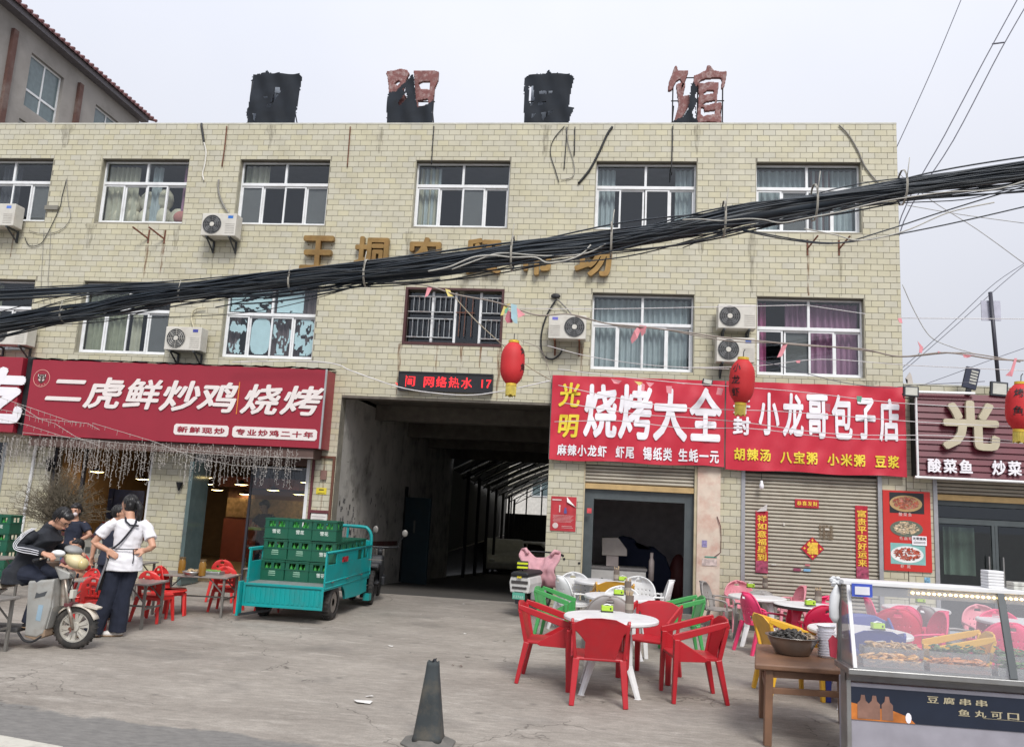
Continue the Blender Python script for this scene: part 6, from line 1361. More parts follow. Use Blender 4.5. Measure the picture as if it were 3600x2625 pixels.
chT('C', PC3, 10, 745, 872, 160, 'low red chair behind the scooter front, facing the street', GC)
chT('C', PC3, 11, 550, 980, 10, 'farther low red chair at the right of the laden steel table', GC)
chT('C', PC3, 11, 575, 1032, 5, 'nearer low red chair at the right of the laden steel table', GC)
chT('C', PC3, 11, 868, 1022, -80, 'low red chair beside the stack of green crates', GC)
chT('C', PC3, 11, 20, 1032, -100, 'low red chair left of the laden steel table', GC)
for o in (CA, CB, CC):
    for c in [q for q in COL.objects if q.parent == o]: bpy.data.objects.remove(c)
    bpy.data.objects.remove(o)

# ================================================================== tables
def rtable(label, x, y, R0=.45, edge=None, h=.68, legs=PW2, rot=0):
    t = thing('round_table', label, 'table', (x, y, gh(x, y)), R_(rot), 'round plastic tables outside')
    MB().lathe([(R0*.9,h-.035),(R0-.012,h-.04),(R0,h-.03),(R0,h-.01),(R0-.01,h),(R0-.03,h+.001),(.02,h-.002)], n=48).build('tabletop', PW2, t, smooth='a')
    if edge: MB().lathe([(R0+.002,h-.045),(R0+.006,h-.04),(R0+.006,h-.012),(R0+.001,h-.01)], n=40, cap=False).build('table_edge', edge, t)
    MB().box(-.2,.2,-.2,.2,h-.07,h-.045).build('under_frame', legs, t)
    for k in range(4):
        a = R_(45+90*k); c, s = math.cos(a), math.sin(a); P_ = [(c*.20,s*.20,h-.06),(c*.235,s*.235,h*.72),(c*.25,s*.25,h*.4),(c*.37,s*.37,0)]
        mb = MB(); W_ = [.075,.06,.045,.032]; rg = []
        for (px, py, pz), w in zip(P_, W_):
            rg += [(px-s*w-c*.012,py+c*w-s*.012,pz),(px+s*w-c*.012,py-c*w-s*.012,pz),(px+s*w*.6+c*.018,py-c*w*.6+s*.018,pz),(px-s*w*.6+c*.018,py+c*w*.6+s*.018,pz)]
        mb.add(rg, [(i*4+j, i*4+(j+1)%4, (i+1)*4+(j+1)%4, (i+1)*4+j) for i in range(3) for j in range(4)]+[(0,1,2,3),(12,15,14,13)]); mb.build('leg', legs, t, bevel=.006)
    return t
rtable('nearest round white table, ringed by red armchairs', .17, -6.16, .455)
rtable('second round white table behind the nearest one', .30, -4.22, .42)
rtable('third white table close to the tiled pier', .13, -2.35, .42)
rtable('round table with a dark edge and wine-red legs beside the hot pink chair', 2.60, -3.65, .38, mat('dark_edge', (.03,.02,.02)), legs=PCR)
rtable('white round table close before the roller shutter', 2.30, -2.15, .40)
rtable('white round table half behind the stack of white bowls', 2.53, -5.95, .47)
rtable('white round table seen faintly through the top of the case', 4.28, -2.6, .42)
rtable('white round table at the right side of the case view', 4.85, -4.15, .45)
TSB = mat('lime_tissue_box', (.36,.55,.04), .5); TSD = mat('box_dark_base', (.03,.03,.02)); TIS = mat('tissue', (.75,.75,.76), .9)
def tissue(label, k, x, y, deg=5, h=.68):
    p = Gp(k, x, y, h); h += gh(p.x, p.y); p = Gp(k, x, y, h); t = thing('tissue_box', label, 'tissue box', (p.x, p.y, h+.001), R_(deg), 'lime tissue boxes on the tables'); t.scale = (.88,.88,.85)
    MB().box(-.065,.065,-.04,.04,.014,.075).build('box', TSB, t, bevel=.006); MB().box(-.067,.067,-.042,.042,0,.013).build('base', TSD, t)
    MB().add([(-.045,-.02,.076),(.0,-.028,.088),(.04,-.02,.079),(.05,.015,.082),(.0,.02,.095),(-.04,.02,.08)], [(0,1,4,5),(1,2,3,4)]).build('tissue', TIS, t); MB().box(.028,.045,-.0415,-.0402,.03,.055).build('mark', TSD, t); return t
tissue('lime tissue box on the nearest round table', 13, 920, 552); tissue('lime tissue box on the second round table', 13, 1032, 388); tissue('lime tissue box on the third white table', 13, 1070, 252)
tissue('lime tissue box on the table close before the roller shutter', 14, 293, 712); tissue('lime tissue box on the dark-edged round table', 14, 985, 920); tissue('lime tissue box behind the left pane of the food case', 15, 360, 562); tissue('lime tissue box faint at the top of the case view', 15, 755, 312)
JG = mat('smoky_jar', (.16,.13,.11), .2); CHP = mat('chopstick_wood', (.50,.38,.24), .8)
def jar(label, k, x, y, h=.68, r0=.042, hh=.16):
    p = Gp(k, x, y, h); h += gh(p.x, p.y); p = Gp(k, x, y, h); t = thing('cutlery_jar', label, 'jar', (p.x, p.y, h+.001), 0, 'chopstick jars on the tables')
    MB().lathe([(r0*.9,0),(r0,.004),(r0,hh),(r0*.9,hh)], n=16).build('jar', JG, t, smooth='a'); r = random.Random(int(x)); q = MB()
    for i in range(12):
        a = r.uniform(0,6.28); b = r.uniform(0,6.28); q.tube([(math.cos(a)*.02,math.sin(a)*.02,.02),(math.cos(b)*.035,math.sin(b)*.035,hh+r.uniform(.015,.05))], .0035, 4)
    tag(q.build('chopsticks', CHP, t), kind='stuff'); MB().lathe([(r0+.001,hh*.55),(r0+.001,hh*.2)], n=16, cap=False).build('label', mat('jar_label', (.28,.24,.20)), t); return t
jar('tall smoky chopstick jar on the nearest round table', 13, 1135, 560, hh=.17); jar('chopstick jar on the second round table', 13, 1120, 385); jar('clear jar with spoons on the third white table', 13, 1010, 248); jar('dark chopstick jar on the table close before the roller shutter', 14, 462, 715); jar('smoky chopstick jar on the dark-edged round table', 14, 1080, 890)

# steel folding tables of the restaurant
FT = mat('folding_table_top', (.30,.28,.26), .35, .3, dirt=(.2,.18,.15))
def ftable(label, x, y, l, w, deg, h=.53):
    t = thing('folding_table', label, 'table', (x, y, 0), R_(deg), 'low steel folding tables'); MB().box(-l/2,l/2,-w/2,w/2,h-.022,h).build('tabletop', FT, t, bevel=.004)
    for sx in (-1,1):
        for sy in (-1,1): MB().box(sx*(l/2-.05)-.014,sx*(l/2-.05)+.014,sy*(w/2-.04)-.014,sy*(w/2-.04)+.014,0,h-.022).build('leg', GALV, t)
        MB().box(sx*(l/2-.05)-.009,sx*(l/2-.05)+.009,-w/2+.055,w/2-.055,.22,.24).build('crossbar', GALV, t)
        MB().bar((sx*(l/2-.05),w/2-.05,.30),(sx*(l/2-.26),w/2-.05,h-.025),.014).build('brace', GALV, t); MB().bar((sx*(l/2-.05),-w/2+.05,.30),(sx*(l/2-.26),-w/2+.05,h-.025),.014).build('brace', GALV, t)
    MB().box(-l/2+.065,l/2-.065,-.01,.01,.225,.245).build('stretcher', GALV, t); return t
ftable('laden steel folding table with bottles and bowls near the green crates', -5.42, -3.38, 1.02, .58, 6); ftable('empty steel folding table beside the woman in white', -5.80, -4.62, 1.0, .55, 4)
ftable('steel folding table cut by the left picture edge in front of the scooter', -6.32, -6.68, 1.2, .42, 2); ftable('steel folding table behind the stack of green crates', -4.85, -1.95, .9, .5, 0); ftable('steel folding table in front of the masked girl', -7.3, -2.3, 1.1, .55, 0)
ftable('grey folding table with food bags at the left edge behind the rider', -8.7, -3.6, 1.3, .6, 0, .6)
AMB = mat('amber_bottle', (.24,.12,.02), .15)
for i, (x, y, lab) in enumerate(((205,1095,'amber sauce bottle at the left of the laden steel table'),(375,1118,'amber sauce bottle at the front of the laden steel table'))):
    p = Gp(11, x, y, .53); t = thing('sauce_bottle', lab, 'bottle', (p.x, p.y, .531)); MB().lathe([(.045,0),(.048,.01),(.048,.15),(.038,.18),(.038,.19)], n=16).build('bottle', AMB, t, smooth=True); MB().lathe([(.041,.19),(.041,.215)], n=14).build('cap', mat('dark_gold_cap', (.10,.06,.02)), t)
p = Gp(11, 290, 1112, .53); t = thing('food_bowl', 'steel bowl of food between the two amber bottles', 'bowl', (p.x, p.y, .531)); MB().lathe([(.07,0),(.11,.03),(.125,.055),(.118,.055),(.1,.03)], n=24, cap=False).build('bowl', STEEL, t, smooth=True)
q = MB(); r = random.Random(2)
for i in range(26): a = r.uniform(0,6.28); d = r.uniform(0,.08); q.ell((math.cos(a)*d,math.sin(a)*d,.05+r.uniform(0,.02)), (.02,.02,.014), n=6, h=4)
q.build('food', mat('mixed_food', (.33,.24,.14), .8, var=.6, scale=30), t)
p = Gp(11, 470, 1102, .53); t = thing('food_tray', 'steel tray of green vegetables at the right of the laden steel table', 'tray', (p.x, p.y, .531)); MB().box(-.13,.13,-.09,.09,0,.04).build('tray', STEEL, t, bevel=.01)
q = MB(); [q.ell((r.uniform(-.11,.11),r.uniform(-.07,.07),.045), (.025,.02,.012), n=6, h=4) for i in range(24)]; q.build('vegetables', mat('green_veg', (.14,.25,.06), .8, var=.5, scale=30), t)
r = random.Random(6)
for i, (x, z, c, lab, s) in enumerate(((-8.75,.60,(.62,.06,.17),'crumpled bright pink bag on the table at the left edge',.16),(-9.0,.62,(.55,.28,.30),'pale pink cloth bundle at the left edge behind the rider',.2),(-8.55,.66,(.6,.42,.05),'small yellow packet on the left edge table',.09),(-8.9,.6,(.45,.47,.60),'pale blue plastic bag at the left edge',.17))):
    m_ = MB().ell((0,0,s*.6), (s,s*.7,s*.62), n=14, h=9); m_.v = [(a+.025*noise.noise(Vector((a*14,b*14,c_*14+i))), b, c_+.03*noise.noise(Vector((b*11,c_*12,a*12+i)))) for a, b, c_ in m_.v]
    tag(m_.build('bag', mat('bag_%d' % i, c, .5, var=.25), loc=(x, -3.75+.12*i, .605)), lab, 'bag')
# ================================================================== cargo tricycle with beer crates
TQ = mat('turquoise_paint', (.0,.27,.27), .4, var=.06, dirt=(.06,.16,.15), dscale=3, damt=.55); RUB = mat('tyre_rubber', (.025,.024,.023), .85, var=.2, dirt=(.12,.10,.085), dscale=9, damt=.5)
RX = Matrix.Rotation(math.pi/2, 3, 'Y')                        # wheel axis along x
def wheel(root, c, R0, w, rimc, axis='x', spokes=0, rr=.62):
    M_ = Matrix.Rotation(math.pi/2, 3, 'Y' if axis == 'x' else 'X'); pr = [(R0*rr,-w*.42),(R0*.8,-w*.5),(R0*.95,-w*.42),(R0,-w*.2),(R0,w*.2),(R0*.95,w*.42),(R0*.8,w*.5),(R0*rr,w*.42)]
    wo = MB().lathe(pr, (0,0,0), 32, M_, cap=False).build('wheel', RUB, root, smooth=True, loc=c)
    tr_ = MB()
    for k in range(28):
        a = 2*math.pi*k/28; q = MB(); tr_.obox(M_ @ Vector((math.cos(a)*R0,math.sin(a)*R0,0)), (.012,.012,w*.7), M_ @ Matrix.Rotation(a+.3,3,'Z'))
    tag(tr_.build('tread', RUB, wo), kind='stuff')
    if spokes:
        s = MB().lathe([(R0*rr+.008,-w*.3),(R0*(rr-.07),-w*.3),(R0*(rr-.09),0),(R0*(rr-.07),w*.3),(R0*rr+.008,w*.3)], (0,0,0), 32, M_, cap=False)
        s.lathe([(.001,-w*.42),(.045,-w*.4),(.05,0),(.045,w*.4),(.001,w*.42)], (0,0,0), 16, M_)
        for k in range(spokes):
            a = 2*math.pi*k/spokes+.3
            for da in (-.22,.22): s.bar(M_ @ Vector((math.cos(a+da)*.03,math.sin(a+da)*.03,0)), M_ @ Vector((math.cos(a+da*.9)*R0*(rr-.04),math.sin(a+da*.9)*R0*(rr-.04),0)), .026, w*.32, .036)
            s.bar(M_ @ Vector((math.cos(a)*.05,math.sin(a)*.05,0)), M_ @ Vector((math.cos(a)*R0*(rr-.04),math.sin(a)*R0*(rr-.04),0)), .05, w*.12)
        s.build('rim', rimc, wo)
    else: MB().lathe([(R0*rr+.004,-w*.3),(R0*(rr-.1),-w*.34),(R0*.3,-w*.1),(.05,-w*.3),(.001,-w*.3)], (0,0,0), 24, M_).lathe([(R0*rr+.004,w*.3),(R0*(rr-.1),w*.34),(R0*.3,w*.1),(.05,w*.3),(.001,w*.3)], (0,0,0), 24, M_).build('rim', rimc, wo, smooth='a')
    return wo
TR = thing('cargo_tricycle', 'turquoise electric cargo tricycle parked rear towards us and loaded with green crates', 'tricycle', (-4.08,-2.6,0)); X0, X1, Y0, Y1, ZB = -.53, .53, -1.0, 1.12, .49
MB().box(X0,X1,Y0,Y1,ZB-.03,ZB).build('bed_floor', mat('worn_bed', (.16,.19,.18), .7, dirt=(.3,.27,.24), dscale=6), TR)
for s in (-1,1):
    x = s*.53; sp_ = MB(); a, b = x-.012, x+.012
    sp_.box(a,b,Y0,Y1,ZB-.06,ZB+.27); sp_.box(a,b,Y0,Y1,ZB+.41,ZB+.45)
    for y, y2 in ((Y0,Y0+.06),(-.58,.42),(.66,.72),(.96,Y1)): sp_.box(a,b,y,y2,ZB+.27,ZB+.41)
    sp_.build('side_panel', TQ, TR, bevel=.004)
    rb_ = MB(); rb_.tube([(x+s*.014,Y0,ZB+.44),(x+s*.014,Y1,ZB+.44)], .016, 6); rb_.tube([(x+s*.012,Y0,ZB+.05),(x+s*.012,Y1,ZB+.05)], .01, 6); rb_.tube([(x+s*.012,Y0,ZB-.03),(x+s*.012,Y1,ZB-.03)], .008, 6); rb_.build('rail', TQ, TR, smooth=True)
    for y in (-.75,-.1,.6): MB().box(x+s*.013,x+s*.03,y,y+.07,ZB+.03,ZB+.045).build('latch', GALV, TR)
    fd = MB().prism([(.98,.43),(1.0,.24),(.55,.22),(-.08,.24),(-.14,.36),(-.24,.43)], x-.014, x+.014, fn=lambda v: (v[1],v[0],v[2])); fd.build('fender', TQ, TR)
MB().box(.547,.555,-.35,-.1,ZB+.28,ZB+.35).build('brand_plate', mat('red_black_plate', (.35,.02,.03), .4, var=.8, scale=20), TR)
tg = MB(); tg.box(X0+.0,X1-.0,Y0-.045,Y0-.030,ZB-.30,ZB+.0); tg.build('tailgate', TQ, TR, bevel=.003)
tg = MB()
for z in (ZB-.30, ZB-.03): tg.box(X0-.02,X1+.02,Y0-.065,Y0-.046,z,z+.03)
for x in (X0-.02,X1-.01): tg.box(x,x+.03,Y0-.065,Y0-.046,ZB-.27,ZB-.03)
tg.build('tailgate_frame', TQ, TR, bevel=.003)
for i in range(15): MB().box(X0+.05+i*.067,X0+.085+i*.067,Y0-.053,Y0-.0455,ZB-.25,ZB-.05).build('tailgate_rib', TQ, TR)
MB().box(X0-.055,X0-.025,Y0-.16,Y0-.03,ZB-.42,ZB+.02).build('side_flap', TQ, TR, bevel=.004); MB().bar((X0-.04,Y0-.12,ZB-.41),(X0+.30,Y0+.15,ZB-.36),.03).build('stay_bar', BLK, TR)
hb = MB(); hy = Y1+.0; hb.tube(spl([Vector(p) for p in ((X1,hy,ZB),(X1,hy,.95),(X1-.01,hy,1.10),(X1-.07,hy,1.19),(X1-.16,hy,1.215),(0,hy,1.22),(X0+.16,hy,1.215),(X0+.07,hy,1.19),(X0+.01,hy,1.10),(X0,hy,.95),(X0,hy,ZB))], 4), .026, 8); hb.tube([(X0,hy,1.0),(X1,hy,1.0)], .014, 6)
for x in (-.2,.12): hb.box(x,x+.035,hy-.01,hy+.01,1.0,1.21)
hb.build('headboard_frame', TQ, TR, smooth='a'); mb = MB()
for k in range(20): mb.tube([(X0+.06+k*.05,hy,1.01),(X0+.02+k*.05+.06,hy,1.19)], .003, 3)
tag(mb.build('headboard_mesh', BLK, TR), kind='stuff'); MB().box(X0+.02,X1-.02,hy-.012,hy+.008,ZB,1.0).build('headboard_panel', TQ, TR)
for x in (-.47,.47): wheel(TR, (x,-.48,.235), .235, .12, mat('dusty_rim', (.20,.18,.16), .6, .3))
wheel(TR, (.08,1.85,.22), .22, .09, mat('dusty_rim'))
ch = MB(); ch.tube([(-.44,-.45,.24),(.44,-.45,.24)], .03, 8); ch.box(-.28,-.22,-.95,1.5,.36,.44); ch.box(.22,.28,-.95,1.5,.36,.44); ch.tube([(0,1.2,.4),(0,1.55,.45),(0.05,1.75,.7)], .03, 8); ch.box(-.08,.08,-.55,-.35,.16,.32); ch.build('chassis', BLK, TR)
MB().tube([(.08,1.85,.22),(.06,1.7,.75),(.04,1.62,.95)], .022, 8).build('fork', BLK, TR); MB().tube(spl([Vector(p) for p in ((-.32,1.45,.98),(-.15,1.6,1.0),(.2,1.62,1.0),(.38,1.47,.98))], 4), .014, 6).build('handlebar', BLK, TR)
MB().box(-.25,.30,1.22,1.5,.52,.66).build('seat', BLK, TR, bevel=.03); MB().box(-.3,.42,1.16,1.8,.28,.33).build('footboard', TQ, TR, bevel=.01); MB().box(.40,.52,1.15,1.75,.12,.27).build('battery_box', BLK, TR, bevel=.01)
MB().ell((.48,1.52,1.17), (.045,.015,.06)).build('mirror', GALV, TR, smooth=True); MB().tube([(.3,1.5,.98),(.48,1.53,1.12)], .007, 5).build('mirror_stem', BLK, TR); MB().box(.50,.60,1.0,1.12,.0+.1,.2).build('mud_flap', TQ, TR)
# crates
CGN = mat('crate_green', (.006,.088,.05), .45, var=.08, dirt=(.05,.12,.07), dscale=6, damt=.3); BOT = mat('bottle_green', (.03,.22,.035), .12, var=.3, scale=20); CPR2 = mat('crate_print', (.60,.68,.62), .6)
def crate_proto():
    t = thing('beer_crate', 'x', 'crate'); w, d, h = .166, .14, .276; mb = MB()
    def face(ax, s, L_, holes_):
        lo = -L_; segs = sorted(holes_); x = lo; zz0, zz1 = h*.58, h*.86
        def bx(a, b, c, e):
            if ax == 'x': mb.box(a, b, s*d-.006, s*d+.006, c, e)
            else: mb.box(s*w-.006, s*w+.006, a, b, c, e)
        bx(-L_, L_, .006, zz0); bx(-L_, L_, zz1, h)
        for a, b in segs: bx(x, a, zz0, zz1); x = b
        bx(x, L_, zz0, zz1)
    for s in (-1,1): face('x', s, w, [(-.115,-.02),(.02,.115)]); face('y', s, d, [(-.095,-.01),(.01,.095)])
    mb.box(-w,w,-d,d,.0,.006); mb.build('shell', CGN, t, bevel=.002, seg=1)
    r_ = MB()
    for z in (h-.02, h*.58-.012, .0): r_.box(-w-.012,w+.012,-d-.012,-d-.0065,z,z+.014); r_.box(w+.0065,w+.012,-d-.0065,d+.012,z,z+.014); r_.box(-w-.012,-w-.0065,-d-.0065,d+.012,z,z+.014)
    r_.build('rim', CGN, t)
    q = MB()
    for i, c in enumerate('雪花'): put(q, c, -.058+i*.062, -.002+i*.062, .07, .128, -d-.0075, .035)
    q.build('logo', CPR2, t); return t
CRT = crate_proto()
q = MB().box(-.05,.05,-.1475,-.147,.065,.075); q.box(-.05,.05,-.1475,-.147,.09,.105); q.box(-.045,.045,-.1475,-.147,.115,.13)
alt = mat('faint_crate_print', (.22,.38,.28), .7)
bp_ = MB().lathe([(.028,0),(.03,.005),(.03,.13),(.024,.16),(.012,.19),(.011,.235),(.013,.238),(.013,.248)], n=10); BTL = bp_.build('beer_bottle', BOT, smooth=True); BTL['category'] = 'bottle'
rows_ = ['bottom','middle','top']; cols = ['left','middle','right']; gi = random.Random(3); first_c = True
def crate(x, y, z, label, rz=0, logo=True, bottles=(), g='green beer crates stacked on the tricycle'):
    c = dup(CRT, (x, y, z), R_(rz), label, g); c.name = 'beer_crate'
    if not logo:
        for o in [k for k in COL.objects if k.parent == c and k.name.startswith('logo')]: o.data = q_alt
    for (bx, by) in bottles:
        b = BTL.copy(); COL.objects.link(b); b.location = (x+bx, y+by, z+.012); b['label'] = 'green glass bottle standing inside the '+label[:label.find(' crate')].replace('green','').strip().replace('  ',' ')+' crate' ; b['label'] = ('%s green bottle inside the %s' % (['front left','front inner left','front inner right','front right','rear left','rear right','right side','right rear'][[k_ for k_, z_ in enumerate(bottles) if z_ == (bx,by)][0]], label.split(',')[0].replace('of the rear row','rear row').replace('of the stack at the left picture edge','at the left edge')))[:90]; b['group'] = 'beer bottles inside the crates'
    return c
q_alt = bpy.data.meshes.new('logo_alt'); q_alt.from_pydata(q.v, [], q.f); q_alt.materials.append(alt)
BB = [(-.10,-.10),(-.035,-.10),(.035,-.10),(.10,-.10),(-.10,-.03),(.03,-.03)]
BS = BB+[(.12,.04),(.12,.1)]
for k in range(3):
    for i in range(3):
        x = -4.08-.348+.348*i+(.01 if k == 1 else 0); crate(x+gi.uniform(-.008,.008), -3.08+gi.uniform(-.015,.015), ZB+.002+.283*k, '%s %s crate of the rear row, %s' % (rows_[k], cols[i], 'white logo facing us' if (k == 2 or i == 2) else 'faint print facing us'), gi.uniform(-1.5,1.5), (k == 2 or i == 2), BB if i < 2 else BS)
for j in range(4):
    for i in range(3):
        for k in range(2):
            if k == 0 and i < 2: continue
            crate(-4.08-.348+.348*i, -2.77+.30*j, ZB+.002+.283*k, '%s %s crate %s the rear row' % (rows_[k], cols[i], ['directly behind','two behind','three behind','four behind'][j]), gi.uniform(-1,1), True, [(.12,.04),(.12,-.06)] if (k == 1 and i == 2) else ())
    # packing boards that the hidden load rests on
MB().box(-.52,.17,-.33,.9,ZB,ZB+.28).build('load_board', CGN, TR)
for k, (z, lab) in enumerate(((.02,'bottom'),(.30,'middle'),(.58,'upper'),(.86,'top'))):
    for i in range(2):
        crate(-9.42-.36*(1-i)+.0, -2.0, z*.965, '%s %s crate of the stack at the left picture edge' % (lab, 'left' if i == 0 else 'right'), 2, True, BB[:4] if k > 1 else (), 'green crates stacked at the left edge')
for o in [k for k in COL.objects if k.parent == CRT]: bpy.data.objects.remove(o)
bpy.data.objects.remove(CRT); bpy.data.objects.remove(BTL)

# ================================================================== the old electric scooter at the left
SC = thing('electric_scooter', 'worn silver-grey electric scooter with scuffed leg shield carrying the rider', 'scooter', (-5.31,-6.12,0), R_(6)); SIL = mat('scuffed_silver', (.36,.36,.34), .4, .25, var=.1, dirt=(.22,.16,.11), dscale=5, damt=.7); IVO = mat('yellowed_ivory', (.58,.50,.30), .45, dirt=(.4,.33,.2), dscale=8); DRT = mat('rusty_chrome', (.40,.36,.31), .4, .6, dirt=(.2,.10,.06), dscale=12, damt=.8)
wheel(SC, (0,0,.218), .218, .08, mat('cast_wheel_silver', (.50,.48,.43), .45, .3, dirt=(.3,.25,.2), dscale=9), 'y', 6, .70); wheel(SC, (-1.05,0,.205), .205, .08, mat('cast_wheel_silver'), 'y', 6, .62)
for s in (-1,1): MB().tube([(0,s*.062,.205),(-.045,s*.062,.36),(-.075,s*.062,.42)], [.016,.019,.02], 8).tube([(-.075,s*.055,.42),(-.16,s*.05,.72)], .015, 8).build('fork_leg', DRT, SC, smooth=True)
MB().tube([(-.02,.075,.205),(-.02,-.075,.205)], .02, 8).build('axle', mat('rust'), SC)
fd = MB(); n = 14
for i in range(n+1):
    a = R_(25)+R_(115)*i/n
    for s, rr in ((-.055,.222),(-.03,.238),(.03,.238),(.055,.222)): fd.v.append((math.cos(a)*rr, s, .205+math.sin(a)*rr))
for i in range(n):
    for k in range(3): fd.f.append((4*i+k, 4*i+4+k, 4*i+5+k, 4*i+1+k))
solid(fd.build('front_fender', mat('off_white_fender', (.52,.47,.40), .45, dirt=(.3,.2,.15), dscale=9), SC, smooth=True), .006)
MB().prism([(.06,.43),(.22,.40),(.23,.42),(.08,.46)], -.05, .05).build('fender_tip', mat('off_white_fender'), SC, bevel=.006)
MB().box(-.12,-.04,-.07,.07,.42,.455).build('fork_yoke', mat('maroon_sill'), SC, bevel=.005)
ls = MB(); pts = [(-.20,.70),(-.20,.42),(-.24,.16),(-.30,.12),(-.42,.13),(-.43,.30),(-.46,.67)]; 
for s in (-1,1): MB().prism(pts, s*.15-.02 if s > 0 else -.17, .17 if s > 0 else -.13).build('leg_shield', SIL, SC, bevel=.018, seg=3)
MB().prism([(-.22,.70),(-.19,.42),(-.22,.2),(-.26,.2),(-.26,.69)], -.14, .14).build('leg_shield_front', SIL, SC, bevel=.01)
MB().prism([(-.37,.50),(-.27,.53),(-.25,.58),(-.33,.55),(-.36,.56)], -.1725, -.1705).build('shield_decal', mat('black_decal', (.06,.065,.07)), SC); MB().prism([(-.32,.44),(-.27,.44),(-.28,.28),(-.33,.29)], -.1725, -.1705).build('blue_decal', mat('faded_blue_decal', (.24,.34,.42)), SC)
MB().prism([(-.22,.13),(-.32,.09),(-.43,.12),(-.41,.20),(-.23,.20)], -.16, .16).build('front_skirt', mat('rusty_skirt', (.30,.22,.15), .8, dirt=(.15,.08,.05)), SC, bevel=.01)
MB().box(-.98,-.52,-.14,.14,.15,.20).build('footboard', mat('dark_footboard', (.09,.09,.09), .8), SC, bevel=.015)
MB().tube(spl([Vector(p) for p in ((-.50,-.15,.16),(-.42,-.17,.09),(-.33,-.17,.08),(-.25,-.15,.14))], 4), .012, 6).build('side_rail', BLK, SC)
MB().prism([(-.98,.18),(-.95,.45),(-.80,.55),(-1.15,.58),(-1.55,.56),(-1.6,.42),(-1.3,.30),(-1.2,.2)], -.13, .13).build('rear_body', SIL, SC, bevel=.03, seg=3)
MB().prism([(-.74,.57),(-.78,.62),(-1.0,.64),(-1.35,.68),(-1.62,.66),(-1.62,.61),(-1.2,.585)], -.14, .14).build('seat', mat('tan_seat', (.42,.37,.29), .6, dirt=(.2,.17,.13)), SC, bevel=.025, seg=3)
hd_ = MB().ell((0,0,0), (.12,.085,.072), Matrix.Rotation(R_(25),3,'Y'), 16, 10); hd_.build('head_cowl', IVO, SC, smooth=True, loc=(-.10,0,.88)); MB().ell((.06,0,-.02), (.05,.075,.06), n=14, h=8).build('headlight', mat('yellowed_lens', (.50,.42,.20), .2), SC, smooth=True, loc=(-.07,0,.87))
MB().prism([(-.28,.82),(-.10,.76),(-.10,.70),(-.20,.68)], -.07, .07).build('neck_cover', SIL, SC, bevel=.015); MB().tube([(-.16,0,.42),(-.20,0,.80)], .028, 8).build('steering_tube', DRT, SC)
MB().tube(spl([Vector(p) for p in ((-.32,-.27,.90),(-.26,-.15,.93),(-.2,0,.92),(-.26,.15,.93),(-.32,.27,.90))], 4), .012, 8).build('handlebar', DRT, SC, smooth=True)
for s in (-1,1): MB().tube([(-.36,s*.31,.885),(-.30,s*.21,.915)], .018, 8).build('grip', BLK, SC); MB().tube([(-.27,s*.18,.93),(-.25,s*.30,.92)], .006, 5).build('brake_lever', DRT, SC)
MB().ell((-.14,.02,.985), (.09,.10,.045), Matrix.Rotation(R_(15),3,'Y')).build('dash_cover', mat('grey_cover', (.24,.24,.235)), SC, smooth=True); MB().ell((-.22,-.12,.955), (.07,.05,.035)).build('control_pod', WPVC, SC, smooth=True)
MB().box(-.02,.015,-.17,-.1,.52,.60).build('reflector_panel', mat('pale_panel'), SC); MB().tube([(-.17,-.02,.8),(-.05,-.07,.7),(-.1,-.05,.55)], .006, 5).build('brake_cable', BLK, SC)

# scooter with the pink apron by the gateway pier
S2 = thing('electric_scooter', 'white electric scooter with a pink quilted wind apron, rear towards us by the pier', 'scooter', (-1.08,-1.35,0), R_(-14)); WHS = mat('scooter_white', (.60,.59,.57), .35)
wheel(S2, (0,0,.2), .2, .08, GALV, 'x'); wheel(S2, (0,1.15,.2), .2, .08, GALV, 'x')
MB().prism([(-.15,.36),(.15,.36),(.17,.50),(.15,.60),(-.15,.60),(-.17,.50)], -.25, .35).build('rear_body', WHS, S2, bevel=.035, seg=3); MB().box(-.135,.135,-.265,-.25,.50,.545).build('tail_light', mat('smoked_lens', (.06,.055,.055), .2), S2, bevel=.006); MB().box(-.12,.12,-.265,-.25,.42,.455).build('lower_light', mat('smoked_lens'), S2, bevel=.006)
MB().prism([(-.14,.605),(.14,.605),(.15,.65),(.10,.68),(-.10,.68),(-.15,.65)], -.28, .45).build('seat', BLK, S2, bevel=.02); MB().box(-.10,.10,-.275,-.268,.27,.37).build('number_plate', mat('plate_green', (.10,.38,.28), .4), S2)
q = MB()
for i, c in enumerate('E2768'): put(q, c, -.08+i*.033, -.055+i*.033, .285, .325, -.2765, .02)
q.build('plate_lettering', mat('plate_print', (.45,.55,.5)), S2); MB().prism([(-.07,.38),(.07,.38),(.05,.20),(-.05,.20)], -.27, -.262).build('mudguard', BLK, S2); MB().box(-.16,.16,.2,.9,.2,.26).build('footboard', BLK, S2, bevel=.01)
MB().box(-.035,.035,-.29,-.27,.585,.61).build('yellow_tag', mat('yellow_sticker', (.62,.5,.03)), S2)
MB().prism([(-.17,.2),(.17,.2),(.2,.75),(-.2,.75)], .92, .98).build('leg_shield', BLK, S2, bevel=.02); MB().tube([(-.36,.78,.90),(-.2,.9,.93),(0,.95,.93),(.2,.9,.93),(.36,.78,.91)], .013, 8).build('handlebar', BLK, S2, smooth=True)
for s in (-1,1): MB().tube([(s*.27,.84,.93),(s*.38,.77,.90)], .02, 8).build('grip', BLK, S2)
PNK = mat('pink_quilt', (.58,.31,.34), .85, var=.08, scale=5, dirt=(.42,.22,.26), dscale=6); ap = MB(); nx, nz = 16, 16
